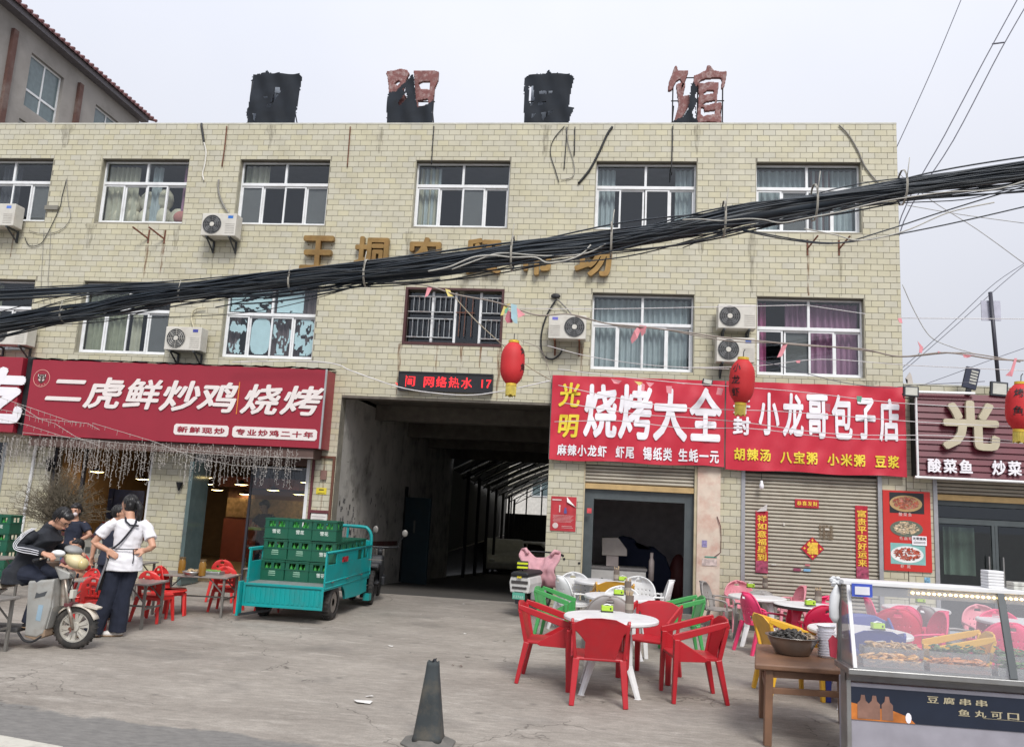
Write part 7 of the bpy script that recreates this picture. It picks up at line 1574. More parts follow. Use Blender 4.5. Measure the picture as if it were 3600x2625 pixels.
for j in range(nz+1):
    for i in range(nx+1):
        u = -1+2*i/nx; v = j/nz; w = .34-.10*v+.03*math.sin(v*9); top_ = .955-.11*max(0,1-(abs(u)/.62)**3)
        z = top_+(.40-top_)*v; ap.v.append((u*w+.06*v, .74-.15*math.sin(v*2.6)+.02*math.sin(u*9+v*7)+.02*noise.noise(Vector((u*4,v*4,0)))*3, z))
for j in range(nz):
    for i in range(nx): ap.f.append((j*(nx+1)+i, j*(nx+1)+i+1, (j+1)*(nx+1)+i+1, (j+1)*(nx+1)+i))
solid(ap.build('wind_apron', PNK, S2, smooth=True), .02); [MB().tube([(s*.33,.74,.95),(s*.25,.70,.97),(s*.2,.66,.90)], .03, 8).build('apron_cuff', PNK, S2, smooth=True) for s in (-1,1)]
hv = thing('reflective_bag', 'black bag with two neon yellow bands hung on the white scooter', 'bag', (-1.12,-1.42,.70)); MB().box(-.085,.085,-.04,.04,0,.13).build('bag', BLK, hv, bevel=.012)
for z in (.02,.08): MB().box(-.084,.084,-.043,-.0405,z,z+.03).build('neon_band', mat('neon_yellow', (.62,.70,.02), .5), hv)
MB().tube([(0,0,-.06),(0,0,.02)], .012, 6).build('hanger', BLK, hv)
MB().box(.13,.3,-.1,.2,.25,.40).build('side_box', mat('scooter_grey', (.3,.31,.32), .4), S2, bevel=.02)
# black motorcycle half hidden behind the tricycle
MC = thing('motorcycle', 'dark motorcycle half hidden beyond the front of the turquoise tricycle', 'motorcycle', (-3.66,-.62,0), R_(100))
wheel(MC, (-.62,0,.27), .27, .08, BLK, 'y', 6); wheel(MC, (.62,0,.27), .27, .07, BLK, 'y', 6)
MB().prism([(-.5,.3),(.3,.28),(.4,.5),(.2,.72),(-.1,.74),(-.2,.6),(-.7,.66),(-.75,.58),(-.4,.45)], -.1, .1).build('body', BLK, MC, bevel=.03); MB().tube([(.62,.06,.27),(.42,.06,.8)], .02, 6).tube([(.62,-.06,.27),(.42,-.06,.8)], .02, 6).build('fork', GALV, MC)
MB().tube([(.3,-.33,.86),(.42,-.15,.84),(.42,.15,.84),(.3,.33,.86)], .013, 6).build('handlebar', BLK, MC); MB().ell((.5,0,.76), (.07,.08,.08)).build('headlight', BLK, MC, smooth=True); MB().tube([(-.7,-.15,.7),(-.95,-.15,.72),(-.95,.15,.72),(-.7,.15,.7)], .01, 5).build('rack', GALV, MC)
MB().tube([(.3,-.3,.86),(.25,-.4,1.05)], .007, 5).build('mirror_stem', BLK, MC); MB().ell((.25,-.42,1.1), (.015,.05,.06)).build('mirror', GALV, MC, smooth=True); MB().box(-.2,.15,-.16,-.1,.25,.4).build('engine', BLK, MC, bevel=.02)
# ================================================================== people
def fuse(mb, vox, name, m_, parent, it=4):
    o = mb.build('tmp_fuse', None); r_ = o.modifiers.new('r', 'REMESH'); r_.mode = 'VOXEL'; r_.voxel_size = vox; s = o.modifiers.new('s', 'SMOOTH'); s.iterations = it; s.factor = .5
    bpy.context.view_layer.update(); me = bpy.data.meshes.new_from_object(o.evaluated_get(bpy.context.evaluated_depsgraph_get())); bpy.data.objects.remove(o)
    if name in ('shirt','jacket','trousers','hair'):
        nr = [v.normal.copy() for v in me.vertices]
        for v, n_v in zip(me.vertices, nr):
            c = v.co
            if name == 'hair': d = .0045*noise.noise(Vector((c.x*70,c.y*70,c.z*14)))+.004*noise.noise(c*28)
            elif name == 'trousers': d = .007*noise.noise(Vector((c.x*20,c.y*20,c.z*5)))+.004*noise.noise(c*16)
            else: d = .009*noise.noise(Vector((c.x*11,c.y*11,c.z*7+3)))+.005*noise.noise(Vector((c.x*9+c.z*16,c.y*22,c.z*20)))
            v.co = c+n_v*d
    me.name = name; me.materials.clear(); me.materials.append(m_); me.polygons.foreach_set('use_smooth', [True]*len(me.polygons))
    n = bpy.data.objects.new(name, me); COL.objects.link(n); n.parent = parent; return n
def loft(mb, rings, n=20):                                     # rings: centre, half-width vector, half-depth vector
    vs = []
    for c, a, b in rings:
        c, a, b = Vector(c), Vector(a), Vector(b)
        for k in range(n): t = 2*math.pi*k/n; vs.append(c+a*math.cos(t)+b*math.sin(t))
    m_ = len(rings); mb.add(vs, [(i*n+k, i*n+(k+1)%n, (i+1)*n+(k+1)%n, (i+1)*n+k) for i in range(m_-1) for k in range(n)]+[tuple(range(n-1,-1,-1)), tuple((m_-1)*n+k for k in range(n))])
def hand(mb, wrist, d, up, side, curl=.5, sc=1.):              # palm, four unequal bent fingers and a thumb
    w, d, up = Vector(wrist), Vector(d).normalized(), Vector(up); s = d.cross(up).normalized()*side; up = s.cross(d).normalized()*side
    up = -up if up.dot(Vector(up)) < 0 else up; M_ = Matrix((s, d, up)).transposed(); mb.obox(w+d*.042*sc, (.066*sc,.085*sc,.024*sc), M_)
    for i, L_ in enumerate((.062,.070,.066,.052)):
        b = w+d*.082*sc+s*(-.026+.0175*i)*sc; k1 = b+(d*math.cos(curl*.5)-up*math.sin(curl*.5))*L_*.5*sc; k2 = k1+(d*math.cos(curl*1.5)-up*math.sin(curl*1.5))*L_*.5*sc
        mb.tube([b-d*.02, b, k1, k2], [.0098*sc,.0098*sc,.0092*sc,.0078*sc], 7)
    t0 = w+d*.02*sc-s*.03*sc; t1 = t0+(d*.6-s*.7)*.038*sc; mb.tube([t0, t1, t1+(d*.8-s*.1-up*.3)*.03*sc], [.0115*sc,.0105*sc,.009*sc], 7)
SKIN = mat('skin', (.50,.27,.18), .55, var=.05); HAIR = mat('black_hair', (.012,.011,.012), .45, var=.3, scale=30)
def person(label, loc, F, J, hF, top, topc, sleeve, trou, trw, shoe, hair, vox=.009, shw=.19, build=1., hd=1., foot=None, curl=.5, extra=None, tuck=.10, male=False):
    P_ = thing('person', label, 'person', loc); F = Vector((F[0],F[1],0)).normalized(); Rv = Vector((F.y,-F.x,0)); up = Vector((0,0,1))
    J = {k: Vector(v) for k, v in J.items()}; nk, hc = J['neck'], J['hip']; sh = {}; hip = {}
    for s, c in ((-1,'L'),(1,'R')): sh[c] = J.get('sh'+c, nk-up*.055+Rv*s*shw); hip[c] = J.get('hip'+c, hc+Rv*s*.085)
    b = MB(); mid = nk.lerp(hc, .55)
    tor = lambda e, lo: [(nk-up*.02, Rv*(.07+e), F*(.06+e)), (nk-up*.06, Rv*(shw-.03+e), F*(.075+e)), (nk-up*.14, Rv*(shw-.035+e), F*(.105*build+e)), (nk.lerp(hc,.45), Rv*(.148*build+e), F*(.10*build+e)), (nk.lerp(hc,.75), Rv*(.132*build+e), F*(.09*build+e)), (hc+up*.0, Rv*(.158*build+e*2.2), F*(.105*build+e*2)), (hc-up*lo, Rv*(.160*build+e*2.8), F*(.108*build+e*2.6))]
    loft(b, tor(0, .06)); H = J['head']; hF = Vector(hF).normalized(); hR = hF.cross(up).normalized(); hU = hR.cross(hF).normalized(); HM = Matrix((hR, hF, hU)).transposed()
    b.tube([nk-up*.05, nk+(H-nk)*.3, H-hU*.05*hd], [.058,.050,.048], 12)
    T = lambda x, y, z: H+(hR*x+hF*y+hU*z)*hd
    b.ell(T(0,0,.015), (.072*hd,.088*hd,.098*hd), HM, 18, 14); b.ell(T(0,.018,-.05), (.054*hd,.062*hd,.062*hd), HM, 16, 10); b.ell(T(0,.098,-.012), (.011*hd,.016*hd,.022*hd), HM, 10, 8); b.ell(T(0,.085,.026), (.045*hd,.012*hd,.008*hd), HM, 10, 6)
    b.ell(T(0,.082,-.055), (.022*hd,.012*hd,.012*hd), HM, 10, 6)
    for s in (-1,1): b.ell(T(s*.074,-.005,-.005), (.009*hd,.018*hd,.028*hd), HM, 8, 6)
    for s, c in ((-1,'L'),(1,'R')):
        e, w = J['el'+c], J['wr'+c]; b.tube([sh[c]-Rv*s*.02, sh[c].lerp(e,.3), e, e.lerp(w,.3), w], [.050,.044,.036,.036,.025], 12)
        d = (w-e).normalized(); hand(b, w, J.get('hd'+c, d), J.get('hu'+c, Rv*s), s, curl)
        k, a = J['kn'+c], J['an'+c]; b.tube([hip[c], hip[c].lerp(k,.3), k, k.lerp(a,.3), a], [.085,.078,.052,.052,.035], 12); b.tube([a, a+(foot or F)*.10-up*.03], [.035,.03], 10)
    body = fuse(b, vox, 'body', SKIN, P_, 3)
    t = MB(); loft(t, tor(.014, tuck)); 
    for s, c in ((-1,'L'),(1,'R')):
        e, w = J['el'+c], J['wr'+c]
        if sleeve == 'long': t.tube([sh[c]-Rv*s*.03, sh[c].lerp(e,.4), e, e.lerp(w,.4), e.lerp(w,.93)], [.064,.060,.054,.050,.040], 14)
        else: t.tube([sh[c]-Rv*s*.04, sh[c].lerp(e,.3), sh[c].lerp(e,.68)], [.058,.062,.066], 14)
    if sleeve == 'long': t.tube([nk-up*.05, nk+(H-nk)*.32], [.085,.066], 14)
    fo = fuse(t, vox*.9, top, topc, P_, 3)
    r = MB(); loft(r, [(hc+up*.07, Rv*.148*build, F*.10*build), (hc-up*.02, Rv*.160*build, F*.110*build), (hc-up*.10, Rv*.165*build, F*.112*build)])
    for s, c in ((-1,'L'),(1,'R')):
        k, a = J['kn'+c], J['an'+c]; r.tube([hip[c]-Rv*s*.012, hip[c].lerp(k,.4), k, k.lerp(a,.5), a+up*.0], [.084*build,.093*build,trw*.95,trw,trw*1.05], 14)
    fuse(r, vox, 'trousers', trou, P_, 3)
    for s, c in ((-1,'L'),(1,'R')):
        a = J['an'+c]; f = Vector(foot or F); q = MB(); g = a-up*(a.z if a.z < .15 else .06); q.ell(g+f*.055+up*.032, (.042,.12,.034), Matrix((f.cross(up), f, up)).transposed(), 14, 8); q.build('shoe', shoe, P_, smooth=True)
        q = MB(); q.ell(g+f*.055+up*.012, (.045,.125,.014), Matrix((f.cross(up), f, up)).transposed(), 14, 6); q.build('shoe_sole', mat('tan_sole', (.30,.20,.12)), P_, smooth=True)
    h = MB(); h.ell(T(0,-.020,.038), (.078*hd,.088*hd,.088*hd), HM, 20, 14)
    if hair == 'pony':
        h.ell(T(0,-.03,0), (.078*hd,.075*hd,.085*hd), HM, 16, 10); h.tube([T(0,-.085,.02), T(.0,-.13,.03), T(.02,-.155,-.03), T(.025,-.15,-.12), T(.02,-.135,-.19)], [.02,.03,.036,.034,.012], 10)
    elif hair == 'short': h.ell(T(0,-.035,.0), (.076*hd,.07*hd,.07*hd), HM, 16, 10); h.ell(T(0,.045,.075), (.06*hd,.05*hd,.04*hd), HM, 14, 8)
    else: h.ell(T(0,-.03,-.02), (.08*hd,.078*hd,.10*hd), HM, 16, 10); h.ell(T(0,.05,.07), (.062*hd,.04*hd,.035*hd), HM, 14, 8)
    fuse(h, vox, 'hair', HAIR, P_, 2)
    hs_, rh_ = MB(), random.Random(int(abs(loc[0])*100))
    for i in range(150):
        a = rh_.uniform(0,6.28); e = rh_.uniform(.05,1.45); d0 = Vector((math.cos(a)*math.cos(e), math.sin(a)*math.cos(e), math.sin(e))); q_ = []
        if d0.y > .35 and d0.z < .6: continue
        for j in range(4):
            ee = e-j*.22; dd_ = Vector((math.cos(a+j*.06)*math.cos(ee), math.sin(a+j*.06)*math.cos(ee), math.sin(ee))); q_.append(T(dd_.x*(.080+.004*j), -.020+dd_.y*(.090+.003*j), .038+dd_.z*.090-.004*j*j))
        hs_.tube(q_, [.004,.004,.003,.0012], 4, cap=False)
    tag(hs_.build('hair_strands', HAIR, P_, smooth=True), kind='stuff')
    for s in (-1,1): MB().ell(T(s*.029,.083,.008), (.010*hd,.006*hd,.006*hd), HM, 10, 6).build('eye', mat('eye_dark', (.02,.015,.012), .2), P_, smooth=True); MB().bar(T(s*.016,.092,.028), T(s*.044,.082,.028), .005).build('eyebrow', HAIR, P_)
    MB().ell(T(0,.0935,-.052), (.020*hd,.005*hd,.006*hd), HM, 10, 6).build('mouth', mat('lip', (.33,.10,.09)), P_, smooth=True)
    return P_, T, HM, fo
NAV = mat('navy_trousers', (.012,.016,.032), .9, var=.2); BJK = mat('black_jacket', (.010,.012,.018), .8, var=.25, scale=4); WTS = mat('white_shirt', (.70,.69,.72), .8, var=.04, bump=.1); NVS = mat('navy_shirt', (.014,.018,.035), .85, var=.2); JEAN = mat('blue_jeans', (.07,.13,.22), .85, var=.2); WSH = mat('white_shoe', (.72,.69,.66), .6); DSH = mat('dark_shoe', (.03,.03,.035), .6)
# woman in white
F = Vector((-.55,.83,0)).normalized(); Rv = Vector((F.y,-F.x,0))
nk = Vector((.085,0,1.325)); hc = Vector((.10,-.02,.86))
J = dict(neck=nk, head=(.035,.03,1.455), hip=hc, elL=nk+Vector((-.30,-.17,-.30)), wrL=hc+Vector((-.135,-.135,.09)), hdL=(.55,-.15,-.25), huL=(.2,-1,.2), elR=nk+Vector((.315,.0,-.32)), wrR=hc+Vector((.20,.02,.10)), hdR=(-.8,-.5,-.1), huR=(0,-1,.3),
         knL=(-.03,-.05,.45), anL=(-.13,-.10,.055), knR=(.09,.03,.44), anR=(.06,.06,.055))
W1, T, HM, sh_ = person('woman in a white T-shirt with a black ponytail, hands on hips, dark wide trousers', (-5.39,-5.38,0), (F.x,F.y), J, (-.93,.30,-.05), 'shirt', WTS, 'short', NAV, .092, WSH, 'pony', vox=.0075, shw=.175, build=.95, foot=Vector((-.85,-.5,0)).normalized(), tuck=.13)
BKS = mat('black_strap', (.012,.013,.02), .8); B_ = -F; q = MB(); pp_ = [nk+Rv*.06+F*.02+Vector((0,0,.01)), nk+Rv*.055+B_*.105-Vector((0,0,.06)), nk+B_*.135-Vector((0,0,.16)), nk-Rv*.08+B_*.135-Vector((0,0,.28)), hc-Rv*.145+B_*.085+Vector((0,0,.12))]
q.tube(spl(pp_, 5), .011, 6, sy=.6); q.build('apron_strap', BKS, W1, smooth=True)
q = MB(); q.tube([nk-Rv*.05+F*.03+Vector((0,0,.012)), nk-Rv*.05+B_*.10-Vector((0,0,.04)), nk+Rv*.0+B_*.125-Vector((0,0,.085)), nk+Rv*.09+B_*.12-Vector((0,0,.09))], .012, 6, sy=.6); q.build('apron_strap', BKS, W1, smooth=True)
q = MB(); q.tube([hc+Rv*.155*math.cos(t)+B_*.132*math.sin(t)+Vector((0,0,.115)) for t in [k*math.pi/12 for k in range(13)]], .006, 5); q.tube([hc+Rv*.06+B_*.125+Vector((0,0,.115)), hc+Rv*.075+B_*.14+Vector((0,0,.03)), hc+Rv*.07+B_*.145-Vector((0,0,.04))], .006, 5); q.build('apron_tie', BKS, W1, smooth=True)
q = MB(); vs = []
for i in range(13):
    a = -.35+i*.13
    for z, rr in ((.12,.0),(-.05,.01),(-.22,.035),(-.36,.05)): vs.append(hc-Rv*math.cos(a)*(.185+rr)+F*math.sin(a)*(.145+rr)+Vector((.0,.0,z))+Vector((-.10*max(0,-z),0,0)))
q.add(vs, [(i*4+k, i*4+4+k, i*4+5+k, i*4+1+k) for i in range(12) for k in range(3)]); solid(q.build('apron', mat('grey_apron', (.20,.19,.20), .9), W1, smooth=True), .006)
MB().ell(T(0,-.095,.02), (.026,.012,.026), HM, 12, 8).build('hair_band', mat('hair_band_grey', (.3,.3,.33)), W1)
# rider
nk = Vector((.02,0,1.21)); hc = Vector((-.19,0,.745))
J = dict(neck=nk, head=(.16,0,1.295), hip=hc, shR=(-.01,-.175,1.145), shL=(-.01,.175,1.145), elR=(-.10,-.245,1.0), wrR=(.205,-.265,.955), hdR=(1,.05,-.3), huR=(.2,-.3,1), elL=(-.06,.24,1.0), wrL=(.20,.26,.955), hdL=(1,0,-.3), huL=(.2,.3,1),
         knR=(.10,-.12,.69), anR=(.02,-.11,.25), knL=(.10,.12,.69), anL=(.06,.11,.25))
M1, T, HM, _ = person('rider in a black jacket with three white sleeve stripes, looking down at his hands', (-5.76,-6.15,0), (1,.05), J, (.80,-.12,-.62), 'jacket', BJK, 'long', NAV, .062, DSH, 'short', vox=.0075, shw=.185, build=1.3, foot=Vector((1,0,0)), curl=1.3, tuck=.12)
WST = mat('white_stripe', (.70,.70,.74), .6)
for k in range(3):
    o = -.022+.022*k; q = MB(); q.tube(spl([Vector(p) for p in ((.01+o,-.205,1.200),(-.045+o,-.247,1.155),(-.075+o*1.0,-.280,1.10),(-.105+o*.9,-.300,1.045),(-.095+o*.6,-.304,1.0+o*.5),(-.02,-.312,.985+o),(.08,-.312,.975+o),(.165,-.308,.962+o*.9))], 4), .0055, 5, sy=.7); q.build('sleeve_stripe', WST, M1, smooth=True)
gl = MB()
for s in (-1,1): gl.tube([T(s*.030+.022*math.cos(a), .100, .006+.016*math.sin(a)) for a in [j*R_(30) for j in range(13)]], .0015, 4, cap=False); gl.tube([T(s*.05,.098,.008), T(s*.075,.0,.010)], .0015, 4)
gl.build('glasses', BLK, M1); q = MB().tube([nk+Vector((.05,-.06,.02)), nk+Vector((.07,0,.0)), nk+Vector((.05,.06,.02))], .012, 6); q.build('collar', BJK, M1, smooth=True)
# man in dark clothes behind the woman
nk = Vector((0,0,1.30)); hc = Vector((.02,0,.82))
J = dict(neck=nk, head=(.05,.02,1.42), hip=hc, elL=(-.235,-.02,1.02), wrL=(-.25,-.02,.80), elR=(.26,0,1.02), wrR=(.24,-.02,.80), knL=(-.07,0,.44), anL=(-.08,0,.055), knR=(.11,0,.44), anR=(.12,0,.055))
person('person in dark navy clothes standing behind the woman in white, one arm hanging', (-6.19,-4.25,0), (.15,1), J, (.9,.3,0), 'shirt', NVS, 'short', NVS, .085, DSH, 'short', vox=.010, shw=.18, build=.98, foot=Vector((.2,1,0)).normalized(), curl=1.4)[0].scale = (.94,.94,.925)
# masked girl
nk = Vector((0,0,1.09)); hc = Vector((0,0,.69))
J = dict(neck=nk, head=(.0,-.02,1.225), hip=hc, elL=(-.26,.02,.88), wrL=(-.17,-.05,.73), elR=(.30,-.02,.86), wrR=(.16,-.09,.76), hdR=(-.9,-.3,-.3), huR=(0,-1,0), hdL=(.8,-.4,-.3), huL=(0,-1,0), knL=(-.08,0,.37), anL=(-.09,0,.055), knR=(.08,0,.37), anR=(.09,0,.055))
# her right is at our left: facing the street
J2 = dict(J); J2['elR'], J2['wrR'], J2['elL'], J2['wrL'] = (-.26,.02,.88), (-.17,-.05,.73), (.30,-.02,.86), (.16,-.09,.76); J2['knR'], J2['anR'], J2['knL'], J2['anL'] = J['knL'], J['anL'], J['knR'], J['anR']; J2['hdR'], J2['hdL'] = (.8,-.4,-.3), (-.9,-.3,-.3)
G1, T, HM, _ = person('girl in a navy T-shirt and jeans wearing a pale face mask, hands on hips', (-8.35,-1.85,0), (0,-1), J2, (.25,-1,-.1), 'shirt', NVS, 'short', JEAN, .075, DSH, 'long', vox=.010, shw=.165, build=.9, foot=Vector((0,-1,0)))
MB().ell(T(0,.062,-.045), (.056,.045,.042), HM, 14, 10).build('face_mask', mat('pale_mask', (.62,.55,.56), .8), G1, smooth=True)
# seated child
nk = Vector((0,0,.64)); hc = Vector((0,.04,.36))
J = dict(neck=nk, head=(.0,-.01,.755), hip=hc, elR=(-.17,-.06,.46), wrR=(-.08,-.2,.47), elL=(.17,-.06,.46), wrL=(.08,-.2,.47), knR=(-.09,-.22,.36), anR=(-.09,-.22,.055), knL=(.09,-.22,.36), anL=(.09,-.22,.055), shR=(-.13,0,.59), shL=(.13,0,.59))
person('child with dark hair seated low behind the scooter at a table', (-7.55,-2.9,0), (0,-1), J, (-.2,-1,-.05), 'shirt', mat('dull_maroon_shirt', (.14,.04,.05)), 'short', NAV, .06, DSH, 'long', vox=.010, shw=.12, build=.75, hd=.92, foot=Vector((0,-1,0)))
# worker inside the doorway
nk = Vector((0,0,1.28)); hc = Vector((0,0,.80)); p = Fp(11, 880, 900, 1.2)
J = dict(neck=nk, head=(-.03,-.04,1.40), hip=hc, elR=(-.24,-.06,1.0), wrR=(-.06,-.25,.98), elL=(.24,-.06,1.0), wrL=(.04,-.27,.97), knR=(-.08,0,.43), anR=(-.09,0,.055), knL=(.08,0,.43), anL=(.09,0,.055))
person('worker in a dark shirt standing in the restaurant doorway holding something', (p.x, 1.2, 0), (-.5,-1), J, (-.6,-.8,-.4), 'shirt', NVS, 'short', NAV, .08, DSH, 'short', vox=.011, shw=.18, build=1., foot=Vector((-.4,-1,0)).normalized())
tr_ = MB().box(-.13,.13,-.09,.09,0,.05); tag(tr_.build('yellow_tray', mat('dull_yellow', (.30,.32,.04)), loc=(p.x-.02, .86, .955), bevel=.01), 'dull yellow tray held by the worker in the doorway', 'tray')
# ================================================================== stool-table with basin and bowls
WOOD = mat('worn_brown_wood', (.17,.088,.05), .5, var=.22, scale=5, dirt=(.10,.05,.03), dscale=4, damt=.6)
TS = thing('wooden_table', 'worn brown wooden table in the lower right holding a basin and stacked bowls', 'table', (1.68,-7.2,0)); hz = .60
MB().prism([(-.45,-.49),(.52,-.49),(.52,.52),(-.25,.52)], hz-.045, hz, fn=lambda v: (v[0], v[2], v[1])).build('tabletop', WOOD, TS, bevel=.012, seg=3)
for x, y in ((-.33,-.42),(.33,-.38),(-.20,.44),(.44,.44)): MB().bar((x*1.04,y*1.02,0),(x,y,hz-.046),.055,.055,.06).build('leg', WOOD, TS, bevel=.006)
for a, b in (((-.33,-.42,.40),(.33,-.38,.40)),((-.33,-.42,.52),(.33,-.38,.52)),((-.2,.44,.52),(.44,.44,.52)),((-.33,-.42,.36),(-.2,.44,.36)),((.33,-.38,.36),(.44,.44,.36))): MB().bar(a, b, .028, .05 if a[2] > .45 else .045).build('rail', WOOD, TS, bevel=.003)
p = Gp(14, 780, 1480, hz); BS_ = thing('steel_basin', 'wide steel basin heaped with dark shells on the brown wooden table', 'basin', (p.x, p.y-.0, hz+.001))
BS_.scale = (1.16,1.16,1.1)
MB().lathe([(.001,0),(.105,.0),(.118,.008),(.165,.10),(.172,.125),(.185,.128),(.187,.134),(.168,.132),(.160,.10),(.110,.012),(.001,.008)], n=48, cap=False).build('basin', mat('dull_basin_steel', (.30,.28,.26), .3, .85, var=.1), BS_, smooth=True)
r = random.Random(5); q = MB(); q2 = MB()
MB().lathe([(.158,.115),(.10,.135),(.001,.145)], n=24, cap=False).build('heap_base', mat('black_shells', (.03,.026,.022), .55, var=.6, scale=30), BS_)
for i in range(150):
    a = r.uniform(0,6.28); d = .15*math.sqrt(r.random()); z = .128+.035*(1-d/.15)+r.uniform(-.006,.014); M_ = Matrix.Rotation(r.uniform(0,3),3,'X') @ Matrix.Rotation(r.uniform(0,3),3,'Z')
    (q2 if (math.cos(a)*d > .06 and r.random() < .7) else q).ell((math.cos(a)*d, math.sin(a)*d, z), (.022,.012,.007), M_, 6, 4)
tag(q.build('shells', mat('black_shells'), BS_), kind='stuff'); tag(q2.build('pale_shells', mat('pale_shells', (.34,.25,.17), .6, var=.5, scale=30), BS_), kind='stuff')
p = Gp(14, 1175, 1515, hz)
for i in range(11):
    b = thing('white_bowl', ('lowest', 'second lowest', 'third', 'fourth', 'fifth', 'sixth', 'seventh', 'eighth', 'ninth', 'second topmost', 'topmost')[i]+' of the white plastic bowls stacked on the brown table', 'bowl', (p.x+r.uniform(-.003,.003), p.y, hz+.001+i*.021), 0, 'stacked white bowls')
    o = MB().lathe([(.001,0),(.055,0),(.075,.036),(.082,.038),(.082,.041),(.072,.040),(.052,.004),(.001,.004)] if i == 10 else [(.001,0),(.06,0),(.072,.016),(.076,.018),(.076,.020),(.05,.020)], n=30, cap=False); o.build('bowl_wall', mat('white_melamine', (.66,.65,.69), .35), b, smooth='a')

# ================================================================== glass food case
FC = thing('food_case', 'long stainless glass-fronted food case on a counter with warm lamp strip', 'display case', (1.79,-8.15,0)); CW = 2.4; SSM = mat('case_steel', (.33,.33,.325), .35, .7, var=.1, dirt=(.22,.2,.18), dscale=5); ALW = mat('case_white_alu', (.70,.70,.70), .35, var=.04)
MB().box(0,CW,-.02,.26,0,.60).build('counter', mat('counter_lilac_grey', (.29,.28,.32), .45), FC, bevel=.004)
MB().box(-.03,.0,-.03,.12,0,.664).build('counter_end', SSM, FC, bevel=.004)
MB().box(-.035,CW,-.10,.25,.665,.705).build('steel_ledge', SSM, FC, bevel=.006); MB().prism([(-.10,.664),(-.02,.61),(0.0,.61),(0.0,.664)], -.03, CW, fn=lambda v: (v[1],v[0],v[2])).build('ledge_apron', SSM, FC)
pn = MB().box(.0,CW,-.026,-.0205,.36,.575).build('advert_panel', mat('navy_advert', (.012,.018,.035), .35), FC)
q = MB(); zt = .36
q.prism([(.0,.36),(.42,.36),(.38,.40),(.26,.44),(.14,.445),(.0,.47)], -.0275,-.0265); q.build('photo_food', mat('advert_orange', (.50,.16,.03), .4, var=.35, scale=12), pn)
q = MB()
for x in (.04,.115,.20): q.prism([(x,.37),(x+.075,.37),(x+.075,.47),(x+.055,.49),(x+.05,.525),(x+.025,.525),(x+.02,.49),(x,.47)], -.0295+x*.003,-.0285+x*.003)
q.build('photo_bottles', mat('advert_brown', (.22,.12,.09), .4, var=.2, scale=14), pn)
AT = mat('advert_gold_print', (.42,.37,.25), .5); q = MB()
for i, c in enumerate('豆腐串串'): put(q, c, .50+i*.105, .575+i*.105, .505, .550, -.0285, .03)
for i, c in enumerate('鱼丸可口'): put(q, c, .70+i*.105, .775+i*.105, .435, .480, -.0285, .03)
for i, c in enumerate('鲜香美味'): put(q, c, 1.15+i*.075, 1.205+i*.075, .415, .455, -.0285, .03)
q.box(.86,1.14,-.0285,-.0275,.43,.432); q.box(1.12,1.6,-.0285,-.0275,.395,.397); q.build('lettering', AT, pn); MB().prism([(.375+.02*math.cos(k*.6),.395+.035*math.sin(k*.6)) for k in range(10)],-.0300,-.0290).build('white_dab', WHT, pn)
# frame: front glass leans back; posts, top
g0, g1, zt, zb_ = -.075, .06, 1.285, .706
for x in (.0, 1.03, 2.37): MB().bar((x+.015,g0,zb_),(x+.015,g1,zt-.03),.026 if x != 1.03 else .05,.02).build('front_post', ALW if x == 0 else DKGR, FC, bevel=.003)
for x in (.0,2.37): MB().box(x-.015,x+.015,.22,.25,zb_,zt-.03).build('rear_post', SSM, FC)
MB().box(-.02,CW,g1-.012,.26,zt-.03,zt).build('case_top', ALW, FC, bevel=.004); MB().box(.03,CW-.03,g1+.012,g1+.05,zt-.10,zt-.031).build('lamp_housing', SSM, FC)
LS = mat('warm_led', (1,.8,.4), .4, emit=(1,.66,.22), es=14)
led0 = None
for i in range(52):
    x = .46+i*.0365
    if x > CW-.05: break
    if led0 is None: led0 = MB().ell((0,0,0), (.010,.005,.007), n=8, h=5).build('led', LS, FC, loc=(x,g1+.008,zt-.062))
    else:
        o = led0.copy(); COL.objects.link(o); o.parent = FC; o.location = (x,g1+.008,zt-.062)
CG = thin('case_glass', (.94,.95,.95), .05, .26, (.46,.45,.47), .25)
gl = MB().add([(.03,g0,zb_),(CW-.03,g0,zb_),(CW-.03,g1,zt-.03),(.03,g1,zt-.03)], [(0,1,2,3)]).build('front_glass', CG, FC)
MB().add([(.0,.22,zb_),(.0,g0+.01,zb_),(.0,g1+.01,zt-.03),(.0,.22,zt-.03)], [(0,1,2,3)]).build('side_glass', thin('side_glass', (.60,.60,.58), .06, .55, (.25,.25,.24), .3), FC)
cd = MB().box(.02,.16,-.012,-.004,1.18,1.27).build('price_card', mat('card_blue', (.05,.09,.45), .4), FC); cd['label'] = 'blue bordered white card'; MB().box(.04,.14,-.016,-.0125,1.195,1.25).build('card_face', mat('card_white', (.7,.7,.75)), cd)
MB().box(.02,CW-.02,-.06,.24,.706,.714).build('tray_shelf', SSM, FC)
food = [((.46,.21,.08),'tray_peppers','brown and orange'),((.36,.27,.13),'tray_skewers',''),((.07,.12,.04),'tray_greens',''),((.33,.12,.06),'tray_meat',''),((.06,.10,.04),'tray_leaves',''),((.30,.25,.12),'tray_roots','')]
labs = ['clear tray of orange sausages at the left of the food case','clear tray of brown skewers with a red base in the food case','clear tray of dark greens at the right of the food case','second-row tray of brown tofu behind the orange sausages','second-row tray of dark leaves in the middle of the food case','second-row tray of greens at the right of the food case']
k = 0
